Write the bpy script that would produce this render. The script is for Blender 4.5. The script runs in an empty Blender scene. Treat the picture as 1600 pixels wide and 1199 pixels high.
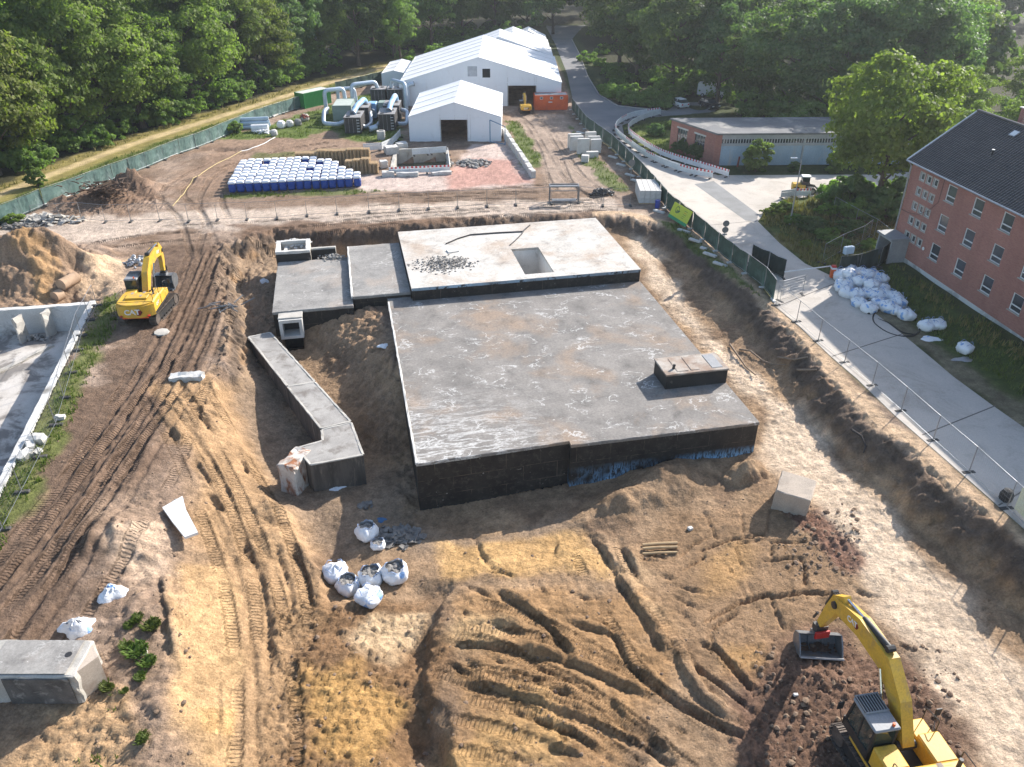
import bpy, bmesh, math, random
import numpy as np
from mathutils import Vector, Matrix, Euler

# ------------------------------------------------------------------ camera, sky, sun, exposure
scene = bpy.context.scene
CAM_H, FPX = 30.0, 1250.0
PITCH = math.atan(750.0 / FPX)
cam_data = bpy.data.cameras.new('camera')
cam_data.sensor_width = 36.0
cam_data.lens = 36.0 * FPX / 1600.0
cam_data.clip_end = 6000.0
cam = bpy.data.objects.new('camera', cam_data)
scene.collection.objects.link(cam)
cam.location = (0, 0, CAM_H)
cam.rotation_euler = (math.pi / 2 - PITCH, 0, 0)
scene.camera = cam

SUN_EL, SUN_AZ = math.radians(30.5), math.radians(44.5)      # azimuth clockwise from +Y
world = bpy.data.worlds.new('World')
scene.world = world
world.use_nodes = True
wn = world.node_tree
bg = wn.nodes['Background']
sky = wn.nodes.new('ShaderNodeTexSky')
sky.sky_type = 'NISHITA'
sky.sun_disc = False
sky.sun_elevation = SUN_EL
sky.sun_rotation = SUN_AZ
sky.air_density = 1.0
sky.dust_density = 1.2
wn.links.new(sky.outputs[0], bg.inputs[0])
bg.inputs[1].default_value = 0.135
sun_data = bpy.data.lights.new('sun', 'SUN')
sun_data.energy = 4.7
sun_data.angle = math.radians(0.53)
sun_data.color = (1.0, 0.945, 0.88)
sun = bpy.data.objects.new('sun', sun_data)
scene.collection.objects.link(sun)
SUN_DIR = Vector((math.sin(SUN_AZ) * math.cos(SUN_EL), math.cos(SUN_AZ) * math.cos(SUN_EL), math.sin(SUN_EL)))
sun.rotation_euler = SUN_DIR.to_track_quat('Z', 'Y').to_euler()
sun.location = (60, 60, 80)
scene.view_settings.view_transform = 'Standard'
scene.view_settings.look = 'None'
scene.view_settings.exposure = 1.0
scene.view_settings.gamma = 1.0
scene.view_settings.use_curve_mapping = False
scene.render.engine = 'CYCLES'

# ------------------------------------------------------------------ helpers
SP, CP = math.sin(PITCH), math.cos(PITCH)
def G(u, v, z=0.0):
    """position where the camera ray through image pixel u,v meets height z"""
    a, b = (u - 800) / FPX, (v - 599.5) / FPX
    t = (CAM_H - z) / (SP + b * CP)
    return Vector((a * t, (CP - b * SP) * t, z))
def G2(u, v, z=0.0):
    p = G(u, v, z); return (p.x, p.y)

col = scene.collection
def tag(o, label=None, cat=None, group=None, kind=None):
    if label: o['label'] = label
    if cat: o['category'] = cat
    if group: o['group'] = group
    if kind: o['kind'] = kind
    return o
def empty(name, loc=(0, 0, 0), rz=0.0, label=None, cat=None, group=None):
    o = bpy.data.objects.new(name, None)
    o.empty_display_size = 0.3
    col.objects.link(o)
    o.location = loc; o.rotation_euler = (0, 0, rz)
    return tag(o, label, cat, group)
def link(name, me, parent=None, loc=(0, 0, 0), rot=(0, 0, 0), scale=(1, 1, 1)):
    o = bpy.data.objects.new(name, me)
    col.objects.link(o)
    o.location = loc; o.rotation_euler = rot; o.scale = scale
    if parent is not None: o.parent = parent
    return o
def copy_tree(src, parent=None):
    c = src.copy(); col.objects.link(c); c.parent = parent
    for ch in list(src.children):
        copy_tree(ch, c)
    return c

class MB:
    """collects polygons of one mesh"""
    def __init__(s): s.v = []; s.f = []; s.mi = []; s.cur = 0
    def add(s, vs, fs):
        n = len(s.v); s.v += [tuple(p) for p in vs]
        for f in fs: s.f.append(tuple(i + n for i in f)); s.mi.append(s.cur)
        return s
    def box(s, x0, x1, y0, y1, z0, z1, M=None, ch=0.0):
        if ch <= 0:
            vs = [(x, y, z) for z in (z0, z1) for y in (y0, y1) for x in (x0, x1)]
            fs = [(0, 2, 3, 1), (4, 5, 7, 6), (0, 1, 5, 4), (2, 6, 7, 3), (0, 4, 6, 2), (1, 3, 7, 5)]
            if M is not None: vs = [M @ Vector(p) for p in vs]
            return s.add(vs, fs)
        bm = bmesh.new()
        bmesh.ops.create_cube(bm, size=1)
        for q in bm.verts:
            q.co = Vector(((x0 + x1) / 2 + q.co.x * (x1 - x0), (y0 + y1) / 2 + q.co.y * (y1 - y0), (z0 + z1) / 2 + q.co.z * (z1 - z0)))
        bmesh.ops.bevel(bm, geom=bm.edges[:], offset=ch, segments=1, affect='EDGES')
        return s.bm(bm, M)
    def bm(s, bm, M=None):
        bm.verts.index_update()
        vs = [(M @ q.co) if M is not None else q.co.copy() for q in bm.verts]
        fs = [tuple(q.index for q in f.verts) for f in bm.faces]
        bm.free(); return s.add(vs, fs)
    def prism(s, poly, z0, z1, M=None):
        n = len(poly)
        a = sum(poly[i][0] * poly[(i + 1) % n][1] - poly[(i + 1) % n][0] * poly[i][1] for i in range(n))
        if a < 0: poly = poly[::-1]
        vs = [(p[0], p[1], z0) for p in poly] + [(p[0], p[1], z1) for p in poly]
        if M is not None: vs = [M @ Vector(p) for p in vs]
        fs = [tuple(range(n))[::-1], tuple(range(n, 2 * n))] + [(i, (i + 1) % n, n + (i + 1) % n, n + i) for i in range(n)]
        return s.add(vs, fs)
    def cyl(s, p0, p1, r0, r1=None, n=10, cap=True):
        p0, p1 = Vector(p0), Vector(p1); r1 = r0 if r1 is None else r1
        d = (p1 - p0).normalized()
        a = d.orthogonal().normalized(); b = d.cross(a)
        vs = []
        for p, r in ((p0, r0), (p1, r1)):
            for i in range(n):
                t = 2 * math.pi * i / n
                vs.append(p + (a * math.cos(t) + b * math.sin(t)) * r)
        fs = [(i, (i + 1) % n, n + (i + 1) % n, n + i) for i in range(n)]
        if cap: fs += [tuple(range(n))[::-1], tuple(range(n, 2 * n))]
        return s.add(vs, fs)
    def tube(s, path, r, n=8, cap=True):
        path = [Vector(p) for p in path]
        rs = r if isinstance(r, (list, tuple)) else [r] * len(path)
        vs = []; prev = None
        for k, p in enumerate(path):
            d = (path[min(k + 1, len(path) - 1)] - path[max(k - 1, 0)]).normalized()
            if prev is None: a = d.orthogonal().normalized()
            else: a = (prev - d * prev.dot(d)).normalized()
            prev = a; b = d.cross(a)
            for i in range(n):
                t = 2 * math.pi * i / n
                vs.append(p + (a * math.cos(t) + b * math.sin(t)) * rs[k])
        fs = []
        for k in range(len(path) - 1):
            for i in range(n):
                fs.append((k * n + i, k * n + (i + 1) % n, (k + 1) * n + (i + 1) % n, (k + 1) * n + i))
        if cap: fs += [tuple(range(n))[::-1], tuple(range((len(path) - 1) * n, len(path) * n))]
        return s.add(vs, fs)
    def lathe(s, prof, n=20, c=(0, 0, 0), cap=True):
        vs = []
        for r, z in prof:
            for i in range(n):
                t = 2 * math.pi * i / n
                vs.append((c[0] + r * math.cos(t), c[1] + r * math.sin(t), c[2] + z))
        fs = []
        for k in range(len(prof) - 1):
            for i in range(n):
                fs.append((k * n + i, k * n + (i + 1) % n, (k + 1) * n + (i + 1) % n, (k + 1) * n + i))
        if cap: fs += [tuple(range(n))[::-1], tuple(range((len(prof) - 1) * n, len(prof) * n))]
        return s.add(vs, fs)
    def extrude_y(s, prof, y0, y1, M=None):
        """profile in x,z extruded along y"""
        n = len(prof)
        vs = [(p[0], y0, p[1]) for p in prof] + [(p[0], y1, p[1]) for p in prof]
        if M is not None: vs = [M @ Vector(p) for p in vs]
        fs = [tuple(range(n)), tuple(range(n, 2 * n))[::-1]] + [(i, n + i, n + (i + 1) % n, (i + 1) % n) for i in range(n)]
        return s.add(vs, fs)
    def mesh(s, name, mats):
        me = bpy.data.meshes.new(name)
        me.from_pydata([tuple(p) for p in s.v], [], s.f)
        if not isinstance(mats, (list, tuple)): mats = [mats]
        for m in mats: me.materials.append(m)
        if len(mats) > 1: me.polygons.foreach_set('material_index', s.mi)
        bm = bmesh.new(); bm.from_mesh(me)
        bmesh.ops.recalc_face_normals(bm, faces=bm.faces[:])
        bm.to_mesh(me); bm.free()
        return me
    def build(s, name, mats, parent=None, smooth=False, loc=(0, 0, 0), rot=(0, 0, 0)):
        me = s.mesh(name, mats)
        if smooth: smooth_mesh(me, smooth if not isinstance(smooth, bool) else 35)
        return link(name, me, parent, loc, rot)
def smooth_mesh(me, deg=35):
    me.polygons.foreach_set('use_smooth', [True] * len(me.polygons))
    bm = bmesh.new(); bm.from_mesh(me)
    c = math.radians(deg)
    for e in bm.edges:
        if len(e.link_faces) == 2 and e.calc_face_angle(0) > c: e.smooth = False
    bm.to_mesh(me); bm.free()
def RZ(a, loc=(0, 0, 0)): return Matrix.Translation(loc) @ Matrix.Rotation(a, 4, 'Z')

ONES = ['first', 'second', 'third', 'fourth', 'fifth', 'sixth', 'seventh', 'eighth', 'ninth', 'tenth', 'eleventh', 'twelfth',
        'thirteenth', 'fourteenth', 'fifteenth', 'sixteenth', 'seventeenth', 'eighteenth', 'nineteenth', 'twentieth']

# ------------------------------------------------------------------ materials
def nd(nt, t, **kw):
    n = nt.nodes.new(t)
    for k, v in kw.items():
        if k.startswith('i_'): n.inputs[k[2:].replace('_', ' ')].default_value = v
        else: setattr(n, k, v)
    return n
def rgba(c): return (c[0], c[1], c[2], 1.0)
def base_mat(name):
    m = bpy.data.materials.new(name); m.use_nodes = True
    nt = m.node_tree
    return m, nt, nt.nodes['Principled BSDF']
def noise(nt, co, scale, detail=5, rough=0.55, dist=0.0):
    n = nd(nt, 'ShaderNodeTexNoise'); n.inputs['Scale'].default_value = scale
    n.inputs['Detail'].default_value = detail; n.inputs['Roughness'].default_value = rough
    n.inputs['Distortion'].default_value = dist
    nt.links.new(co, n.inputs['Vector']); return n.outputs['Fac']
def ramp(nt, fac, a, b, c0=(0, 0, 0), c1=(1, 1, 1)):
    r = nd(nt, 'ShaderNodeValToRGB'); e = r.color_ramp.elements
    e[0].position = a; e[0].color = rgba(c0); e[1].position = b; e[1].color = rgba(c1)
    nt.links.new(fac, r.inputs[0]); return r.outputs[0]
def mixc(nt, fac, a, b, mode='MIX'):
    m = nd(nt, 'ShaderNodeMix', data_type='RGBA', blend_type=mode)
    for sock, val in ((m.inputs[0], fac), (m.inputs[6], a), (m.inputs[7], b)):
        if isinstance(val, (int, float)): sock.default_value = val
        elif isinstance(val, (tuple, list)): sock.default_value = rgba(val)
        else: nt.links.new(val, sock)
    return m.outputs[2]
def coords(nt, kind='Object'):
    return nd(nt, 'ShaderNodeTexCoord').outputs[kind]
def mapped(nt, co, scale=(1, 1, 1)):
    m = nd(nt, 'ShaderNodeMapping'); m.inputs['Scale'].default_value = scale
    nt.links.new(co, m.inputs['Vector']); return m.outputs[0]
def bump(nt, p, fac, strength, dist=0.05):
    b = nd(nt, 'ShaderNodeBump'); b.inputs['Strength'].default_value = strength
    b.inputs['Distance'].default_value = dist
    nt.links.new(fac, b.inputs['Height']); nt.links.new(b.outputs[0], p.inputs['Normal']); return b
def pmat(name, c, c2=None, scale=1.2, rough=0.8, metal=0.0, bmp=0.15, bscale=14.0, dirt=None, dscale=0.8, dlo=0.5, dhi=0.7, spec=0.4, stretch=(1, 1, 1)):
    """procedural paint/concrete/metal: two tones in clouds, grain, optional dirt stains"""
    m, nt, p = base_mat(name)
    co = mapped(nt, coords(nt), stretch)
    if c2 is None: c2 = tuple(x * 0.8 for x in c)
    k = ramp(nt, noise(nt, co, scale), 0.36, 0.64)
    cc = mixc(nt, k, c, c2)
    g = ramp(nt, noise(nt, co, bscale, 3), 0.25, 0.75, (0.82,) * 3, (1.12,) * 3)
    cc = mixc(nt, 1.0, cc, g, 'MULTIPLY')
    if dirt:
        d = ramp(nt, noise(nt, co, dscale, 8, 0.65, 0.4), dlo, dhi)
        cc = mixc(nt, d, cc, dirt)
    nt.links.new(cc, p.inputs['Base Color'])
    p.inputs['Roughness'].default_value = rough; p.inputs['Metallic'].default_value = metal
    p.inputs['Specular IOR Level'].default_value = spec
    if bmp > 0: bump(nt, p, noise(nt, co, bscale, 6), bmp, 0.03)
    return m

M = {}
M['concrete'] = pmat('concrete', (0.46, 0.43, 0.38), (0.36, 0.34, 0.30), 0.8, 0.9, bmp=0.3, dirt=(0.2, 0.17, 0.13), dlo=0.56, dhi=0.75)
M['concrete_light'] = pmat('concrete_light', (0.60, 0.58, 0.54), (0.48, 0.46, 0.42), 0.8, 0.9, bmp=0.3, dirt=(0.3, 0.26, 0.2), dlo=0.58, dhi=0.8)
M['concrete_dark'] = pmat('concrete_dark', (0.22, 0.215, 0.205), (0.30, 0.29, 0.27), 0.9, 0.9, bmp=0.3, dirt=(0.42, 0.41, 0.38), dlo=0.56, dhi=0.66, dscale=1.4)
M['whitewash'] = pmat('whitewash', (0.66, 0.65, 0.62), (0.5, 0.49, 0.46), 0.5, 0.9, bmp=0.3, dirt=(0.2, 0.19, 0.17), dscale=0.6, dlo=0.53, dhi=0.68)
M['bitumen'] = pmat('bitumen', (0.022, 0.021, 0.02), (0.035, 0.032, 0.03), 1.0, 0.6, bmp=0.3, dirt=(0.12, 0.11, 0.1), dscale=1.6, dlo=0.6, dhi=0.75, spec=0.25)
M['yellow'] = pmat('machine_yellow', (0.66, 0.40, 0.045), (0.60, 0.35, 0.04), 0.9, 0.42, bmp=0.03, dirt=(0.30, 0.2, 0.10), dscale=1.6, dlo=0.50, dhi=0.80)
M['black'] = pmat('black_paint', (0.025, 0.025, 0.027), (0.04, 0.038, 0.035), 2, 0.5, bmp=0.05)
M['greysteel'] = pmat('grey_steel', (0.17, 0.18, 0.19), (0.24, 0.24, 0.24), 2, 0.45, metal=0.5, bmp=0.08, dirt=(0.25, 0.19, 0.13), dlo=0.58, dhi=0.75)
M['cabroof'] = pmat('cab_roof', (0.22, 0.23, 0.24), (0.27, 0.27, 0.27), 2, 0.5, bmp=0.04)
M['tracksteel'] = pmat('track_steel', (0.17, 0.135, 0.11), (0.09, 0.075, 0.065), 3, 0.7, metal=0.3, bmp=0.3)
M['chrome'] = pmat('chrome_rod', (0.7, 0.7, 0.7), None, 1, 0.2, metal=1.0, bmp=0)
M['galv'] = pmat('galvanised', (0.42, 0.43, 0.44), (0.34, 0.35, 0.36), 3, 0.45, metal=0.6, bmp=0.03)
M['rubber'] = pmat('rubber', (0.02, 0.02, 0.02), (0.035, 0.033, 0.03), 3, 0.8, bmp=0.1)
M['red'] = pmat('red_paint', (0.55, 0.03, 0.02), (0.45, 0.025, 0.02), 2, 0.45, bmp=0.03)
M['orange'] = pmat('orange_paint', (0.72, 0.13, 0.03), (0.62, 0.10, 0.025), 0.8, 0.5, bmp=0.05, dirt=(0.4, 0.12, 0.06), dlo=0.62, dhi=0.85)
M['white'] = pmat('white_paint', (0.76, 0.76, 0.74), (0.68, 0.68, 0.66), 1.2, 0.55, bmp=0.04, dirt=(0.5, 0.46, 0.4), dlo=0.64, dhi=0.85)
M['wood'] = pmat('pale_wood', (0.50, 0.36, 0.20), (0.36, 0.24, 0.13), 2.5, 0.85, bmp=0.2, stretch=(1, 5, 5))
M['rustred'] = pmat('rust_red', (0.30, 0.07, 0.05), (0.2, 0.06, 0.04), 2, 0.8, bmp=0.2)
def glass_mat(name, c=(0.03, 0.035, 0.04), rough=0.06):
    m, nt, p = base_mat(name)
    co = coords(nt)
    cc = mixc(nt, ramp(nt, noise(nt, co, 0.7), 0.35, 0.7), c, tuple(x * 2.2 for x in c))
    nt.links.new(cc, p.inputs['Base Color'])
    p.inputs['Roughness'].default_value = rough; p.inputs['Specular IOR Level'].default_value = 0.8
    return m
M['glass'] = glass_mat('window_glass', (0.035, 0.04, 0.045))
M['cabglass'] = glass_mat('cab_glass', (0.02, 0.03, 0.028), 0.04)

def text_mesh(name, body, size, mat, depth=0.004, bold=0.0):
    cu = bpy.data.curves.new(name, 'FONT'); cu.body = body; cu.size = size
    cu.align_x = 'CENTER'; cu.align_y = 'CENTER'; cu.extrude = depth; cu.offset = bold
    cu.resolution_u = 3
    o = bpy.data.objects.new(name, cu); col.objects.link(o)
    dg = bpy.context.evaluated_depsgraph_get()
    me = bpy.data.meshes.new_from_object(o.evaluated_get(dg))
    bpy.data.objects.remove(o); bpy.data.curves.remove(cu)
    me.name = name; me.materials.clear(); me.materials.append(mat)
    return me
# ------------------------------------------------------------------ terrain: one sheet, fine where the dig is
rng = np.random.default_rng(7)
PERM = rng.permutation(256); PERM = np.concatenate([PERM, PERM, PERM])
ANG = rng.uniform(0, 2 * np.pi, 256); GX, GY = np.cos(ANG), np.sin(ANG)
def perlin(x, y, seed=0):
    x = x + seed * 17.31; y = y + seed * 9.77
    xi = np.floor(x).astype(np.int64); yi = np.floor(y).astype(np.int64)
    fx = x - xi; fy = y - yi; xi &= 255; yi &= 255
    u = fx * fx * fx * (fx * (fx * 6 - 15) + 10); v = fy * fy * fy * (fy * (fy * 6 - 15) + 10)
    def g(a, b, dx, dy):
        h = PERM[PERM[(xi + a) & 255] + ((yi + b) & 255)]
        return GX[h] * dx + GY[h] * dy
    n0 = g(0, 0, fx, fy) * (1 - u) + g(1, 0, fx - 1, fy) * u
    n1 = g(0, 1, fx, fy - 1) * (1 - u) + g(1, 1, fx - 1, fy - 1) * u
    return (n0 * (1 - v) + n1 * v) * 1.5
def fbm(x, y, sc, oct=4, seed=0, gain=0.5):
    a, s, f = 1.0, 0.0, 1.0 / sc
    for i in range(oct):
        s = s + a * perlin(x * f, y * f, seed + i); a *= gain; f *= 2.03
    return s
def sstep(a, b, x):
    t = np.clip((x - a) / (b - a), 0, 1); return t * t * (3 - 2 * t)

def axis(f0, f1, step, lo, hi, g0, g1, cap0, cap1, lim1):
    mid = list(np.arange(f0, f1, step)); right = [mid[-1]]; d = step
    while right[-1] < hi:
        d = min(d * g1, cap1) if right[-1] < lim1 else d * 1.07
        right.append(right[-1] + d)
    left = [mid[0]]; d = step
    while left[-1] > lo:
        d = min(d * g0, cap0) if left[-1] > -95 else d * 1.07
        left.append(left[-1] - d)
    return np.array(left[1:][::-1] + mid + right[1:])
xs = axis(-45.0, 33.0, 0.12, -2500, 2500, 1.035, 1.035, 0.6, 0.8, 70)
ys = axis(19.5, 66.0, 0.12, -400, 3500, 1.12, 1.012, 1e9, 0.6, 160)
XX, YY = np.meshgrid(xs, ys)
NY, NX = XX.shape
ZZ = np.zeros_like(XX)
TS = np.zeros_like(XX); TM = np.zeros_like(XX)

def win(x0, x1, y0, y1):
    i0, i1 = np.searchsorted(xs, [x0, x1]); j0, j1 = np.searchsorted(ys, [y0, y1])
    return slice(max(j0 - 1, 0), min(j1 + 1, NY)), slice(max(i0 - 1, 0), min(i1 + 1, NX))
def pdist(pts, X, Y):
    best = np.full(X.shape, 1e9); sb = np.zeros(X.shape); side = np.zeros(X.shape); acc = 0.0
    for (ax, ay), (bx, by) in zip(pts[:-1], pts[1:]):
        dx, dy = bx - ax, by - ay; L = math.hypot(dx, dy) + 1e-9
        t = np.clip(((X - ax) * dx + (Y - ay) * dy) / (L * L), 0, 1)
        d = np.hypot(X - ax - t * dx, Y - ay - t * dy)
        m = d < best
        best = np.where(m, d, best); sb = np.where(m, acc + t * L, sb)
        side = np.where(m, np.sign((X - ax) * dy - (Y - ay) * dx), side)     # + = right of the line
        acc += L
    return best, sb, side, acc
def inside(poly, X, Y):
    c = np.zeros(X.shape, bool); n = len(poly)
    for i in range(n):
        (ax, ay), (bx, by) = poly[i], poly[(i + 1) % n]
        if ay == by: continue
        c ^= ((ay > Y) != (by > Y)) & (X < (bx - ax) * (Y - ay) / (by - ay) + ax)
    return c
def sdf(poly, X, Y):
    d = pdist(list(poly) + [poly[0]], X, Y)[0]
    return np.where(inside(poly, X, Y), -d, d)
def smooth_line(pts, n=6):
    """Catmull-Rom through the points"""
    P = [np.array(p, float) for p in pts]; P = [2 * P[0] - P[1]] + P + [2 * P[-1] - P[-2]]
    out = []
    for i in range(1, len(P) - 2):
        for k in range(n):
            t = k / n
            out.append(0.5 * ((2 * P[i]) + (P[i + 1] - P[i - 1]) * t + (2 * P[i - 1] - 5 * P[i] + 4 * P[i + 1] - P[i + 2]) * t * t + (3 * P[i] - P[i - 1] - 3 * P[i + 1] + P[i + 2]) * t ** 3))
    out.append(P[-2]); return [tuple(p) for p in out]
def px(pts, z=0.0): return [G2(u, v, z) for u, v in pts]

# --- the dig: crest line at ground level, floor through image pixels at assumed heights
CREST = px([(354, 384), (345, 440), (358, 505), (352, 570), (300, 600), (230, 640), (100, 850), (-60, 1010), (-500, 1300), (-500, 2600), (2600, 2600),
            (2200, 1400), (1720, 945), (1583, 838), (1554, 815), (1517, 789), (1473, 757), (1446, 728), (1418, 697), (1363, 668), (1347, 650), (1292, 589), (1251, 537), (1205, 487),
            (1165, 452), (1125, 415), (1085, 378), (1035, 352), (965, 336), (800, 336), (625, 352), (520, 362), (430, 358), (400, 372)])
CTRL = [(370, 470, -2.2), (420, 560, -2.7), (400, 430, -2.0), (480, 640, -3.0), (500, 503, -1.2), (560, 505, -0.8), (598, 500, -0.45), (612, 560, -0.6), (620, 603, -1.1), (545, 535, -1.6), (582, 568, -1.4), (490, 548, -2.7), (530, 588, -2.9), (565, 628, -3.0), (600, 672, -3.1), (628, 682, -3.1), (642, 742, -3.3), (645, 795, -3.5), (620, 800, -3.4),
        (420, 640, -2.7), (430, 740, -2.7), (520, 790, -3.1), (560, 840, -3.3), (700, 815, -3.6), (760, 815, -3.6), (760, 865, -3.3), (850, 850, -3.2), (900, 800, -3.2), (1000, 760, -2.9), (1100, 740, -2.6), (1185, 715, -2.3), (1250, 830, -2.4), (1290, 740, -2.1), (1190, 620, -2.0),
        (1150, 560, -1.9), (1030, 410, -1.6), (1010, 380, -1.4), (1100, 900, -2.7), (1300, 1000, -2.8), (1450, 960, -2.3), (1560, 1080, -2.3), (1600, 1000, -2.2), (1400, 1190, -3.0), (1200, 1190, -3.0), (1000, 1000, -2.8), (1000, 1190, -3.1), (800, 900, -2.8),
        (720, 1000, -2.8), (740, 1150, -2.9), (600, 980, -3.2), (560, 960, -3.1), (540, 1100, -2.9), (450, 1100, -2.8), (430, 900, -2.5), (450, 990, -2.7), (380, 1000, -2.2), (390, 1190, -2.5), (330, 820, -1.2), (365, 760, -1.4), (395, 690, -2.3),
        (300, 720, -0.6), (330, 650, -0.6), (270, 660, 0.0), (300, 606, -0.05), (340, 590, -0.3), (300, 1000, -1.2), (300, 1190, -1.8), (220, 900, -0.5), (200, 780, 0.0), (100, 900, 0.0), (150, 1190, -1.4), (0, 1199, -1.3), (60, 1050, -0.6), (0, 930, 0.0),
        (-200, 1100, -0.4), (-200, 1400, -1.2), (400, 1400, -2.6), (900, 1500, -3.0), (1700, 1300, -2.6), (1900, 1200, -2.4), (800, 360, -1.0), (560, 420, -2.5), (800, 550, -3.2)]
cp = np.array([(*G2(u, v, z), z) for u, v, z in CTRL])
def tps(r2): return 0.5 * r2 * np.log(r2 + 1e-9)
n = len(cp)
A = np.zeros((n + 3, n + 3))
r2 = (cp[:, None, 0] - cp[None, :, 0]) ** 2 + (cp[:, None, 1] - cp[None, :, 1]) ** 2
A[:n, :n] = tps(r2) + np.eye(n) * 0.25
A[:n, n] = 1; A[:n, n + 1:] = cp[:, :2]; A[n, :n] = 1; A[n + 1:, :n] = cp[:, :2].T
wts = np.linalg.solve(A, np.concatenate([cp[:, 2], [0, 0, 0]]))
cx_ = [p[0] for p in CREST]; cy_ = [p[1] for p in CREST]
W = win(max(min(cx_), -45) - 1, min(max(cx_), 60) + 1, -6, max(cy_) + 1)
X, Y = XX[W], YY[W]
Fl = np.full(X.shape, wts[n]) + wts[n + 1] * X + wts[n + 2] * Y
for i in range(n): Fl += wts[i] * tps((X - cp[i, 0]) ** 2 + (Y - cp[i, 1]) ** 2)
Fl = np.clip(Fl, -3.9, 0.1)
dC = -sdf(CREST, X, Y)
dn = dC + 0.35 * fbm(X, Y, 2.6, 4, 3) + 0.12 * fbm(X, Y, 0.7, 2, 9)
bankw = np.where(X > 5, 2.3, 1.5)
bk = np.clip(dn / bankw, 0, 1)
bk = bk ** 1.15
ZZ[W] = Fl * bk
BANK = np.zeros_like(XX); BANK[W] = np.where(dC > -0.3, 1 - sstep(0.55, 1.0, bk), 0) * (dC > -2.5) * sstep(-0.4, -1.2, Fl)
CRESTD = np.full(XX.shape, -50.0); CRESTD[W] = dC

# --- feature brushes (image pixels at an assumed level)
def groove(pts, z, w, depth, berm=0.25, smooth=True, wob=0.25):
    P = px(pts, z)
    if smooth and len(P) > 2: P = smooth_line(P)
    w = w * 0.82
    r = w * 2.6 + 0.6
    a = np.array(P); Wn = win(a[:, 0].min() - r, a[:, 0].max() + r, a[:, 1].min() - r, a[:, 1].max() + r)
    X, Y = XX[Wn], YY[Wn]
    d, s, sd, L = pdist(P, X, Y)
    d = d + wob * w * fbm(X, Y, 1.2, 3, 5)
    e = np.clip(np.minimum(s, L - s) / (0.8 * w + 0.2), 0, 1)
    e = np.where((s <= 0) | (s >= L), np.clip(1 - d / w, 0, 1) * 0.5, 0.3 + 0.7 * e)
    k = np.clip(d / (0.5 * w), 0, 9)
    br = 0.55 + 0.9 * fbm(X, Y, 1.6, 2, 15)
    ZZ[Wn] += e * depth * (-np.exp(-(k ** 7) * 0.8) + berm * br * np.exp(-((k - 1.45) ** 2) * 5.0))
def scarp(pts, z, w, h):
    """pushed-up soil edge: crisp on one side, easing out on the other"""
    P = smooth_line(px(pts, z), 5) if len(pts) > 2 else px(pts, z)
    a = np.array(P); r = w * 4 + .5; Wn = win(a[:, 0].min() - r, a[:, 0].max() + r, a[:, 1].min() - r, a[:, 1].max() + r); X, Y = XX[Wn], YY[Wn]
    d, s, sd, L = pdist(P, X, Y); t = a[-1] - a[0]; o = 1.0 if (t[1] * .7 - t[0] * .71) > 0 else -1.0
    q = d * sd * o + .05 * fbm(X, Y, .7, 3, 17)
    e = np.where((s <= 0) | (s >= L), 0, sstep(0, min(1.4, L * .35), np.minimum(s, L - s))) * (0.75 + 0.5 * fbm(X, Y, 1.3, 2, 19))
    ZZ[Wn] += e * h * np.where(q > 0, sstep(0, .10, q) * np.exp(-np.maximum(q - .1, 0) / w), -.55 * np.exp(q / (w * .8)) * sstep(0, -.08, q))
def mound(u, v, z, rx, ry, h, a=0.0, pw=1.6, seed=1, rough=0.18):
    c = G(u, v, z); R = max(rx, ry) * 1.5
    Wn = win(c.x - R, c.x + R, c.y - R, c.y + R); X, Y = XX[Wn] - c.x, YY[Wn] - c.y
    ca, sa = math.cos(a), math.sin(a)
    q = np.hypot((X * ca + Y * sa) / rx, (-X * sa + Y * ca) / ry)
    q = q + rough * fbm(XX[Wn], YY[Wn], max(rx, ry) * 0.5, 4, seed)
    ZZ[Wn] += h * np.clip(1 - q, 0, 1) ** pw * (1.0 if pw != 1.6 else 1.15)
def step(pts, z, drop, w, side=1, fall=6.0):
    """land on one side of the line sinks by drop, fading out over fall"""
    P = smooth_line(px(pts, z)); a = np.array(P)
    Wn = win(a[:, 0].min() - fall, a[:, 0].max() + fall, a[:, 1].min() - fall, a[:, 1].max() + fall)
    X, Y = XX[Wn], YY[Wn]; d, s, sd, L = pdist(P, X, Y)
    sdv = d * sd * side + 0.25 * fbm(X, Y, 1.5, 3, 11)
    e = sstep(0, 1.5, np.minimum(s, L - s))
    ZZ[Wn] -= e * drop * sstep(0, w, sdv) * (1 - sstep(fall * 0.3, fall, d))
def tread(pts, z, gauge=2.6, shoe=0.62, depth=0.09, both=True):
    P = smooth_line(px(pts, z), 8); a = np.array(P)
    t = np.gradient(a, axis=0); t /= np.linalg.norm(t, axis=1)[:, None] + 1e-9
    nrm = np.stack([-t[:, 1], t[:, 0]], 1)
    for sg in ((-0.5, 0.5) if both else (0.0,)):
        Q = a + nrm * gauge * sg
        Wn = win(Q[:, 0].min() - 1.5, Q[:, 0].max() + 1.5, Q[:, 1].min() - 1.5, Q[:, 1].max() + 1.5)
        X, Y = XX[Wn], YY[Wn]
        d, s, sd, L = pdist([tuple(q) for q in Q], X, Y)
        ok = (s > 0) & (s < L)
        k = d / (0.5 * shoe)
        patch = sstep(-0.45, 0.1, fbm(X, Y, 5.0, 2, 21))
        ZZ[Wn] += np.where(ok, 0.8 * depth * (-(1 - sstep(0.75, 1.1, k)) + 0.4 * np.exp(-((k - 1.45) ** 2) * 5)), 0) * (0.4 + 0.6 * patch)
        m = np.where(ok, (1 - sstep(0.85, 1.05, k)) * patch, 0)
        big = m > 0.02
        TS[Wn] = np.where(big, s, TS[Wn]); TM[Wn] = np.where(big, m, TM[Wn] * (1 - np.where(ok, 1 - sstep(1.0, 1.6, k), 0)))
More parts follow.
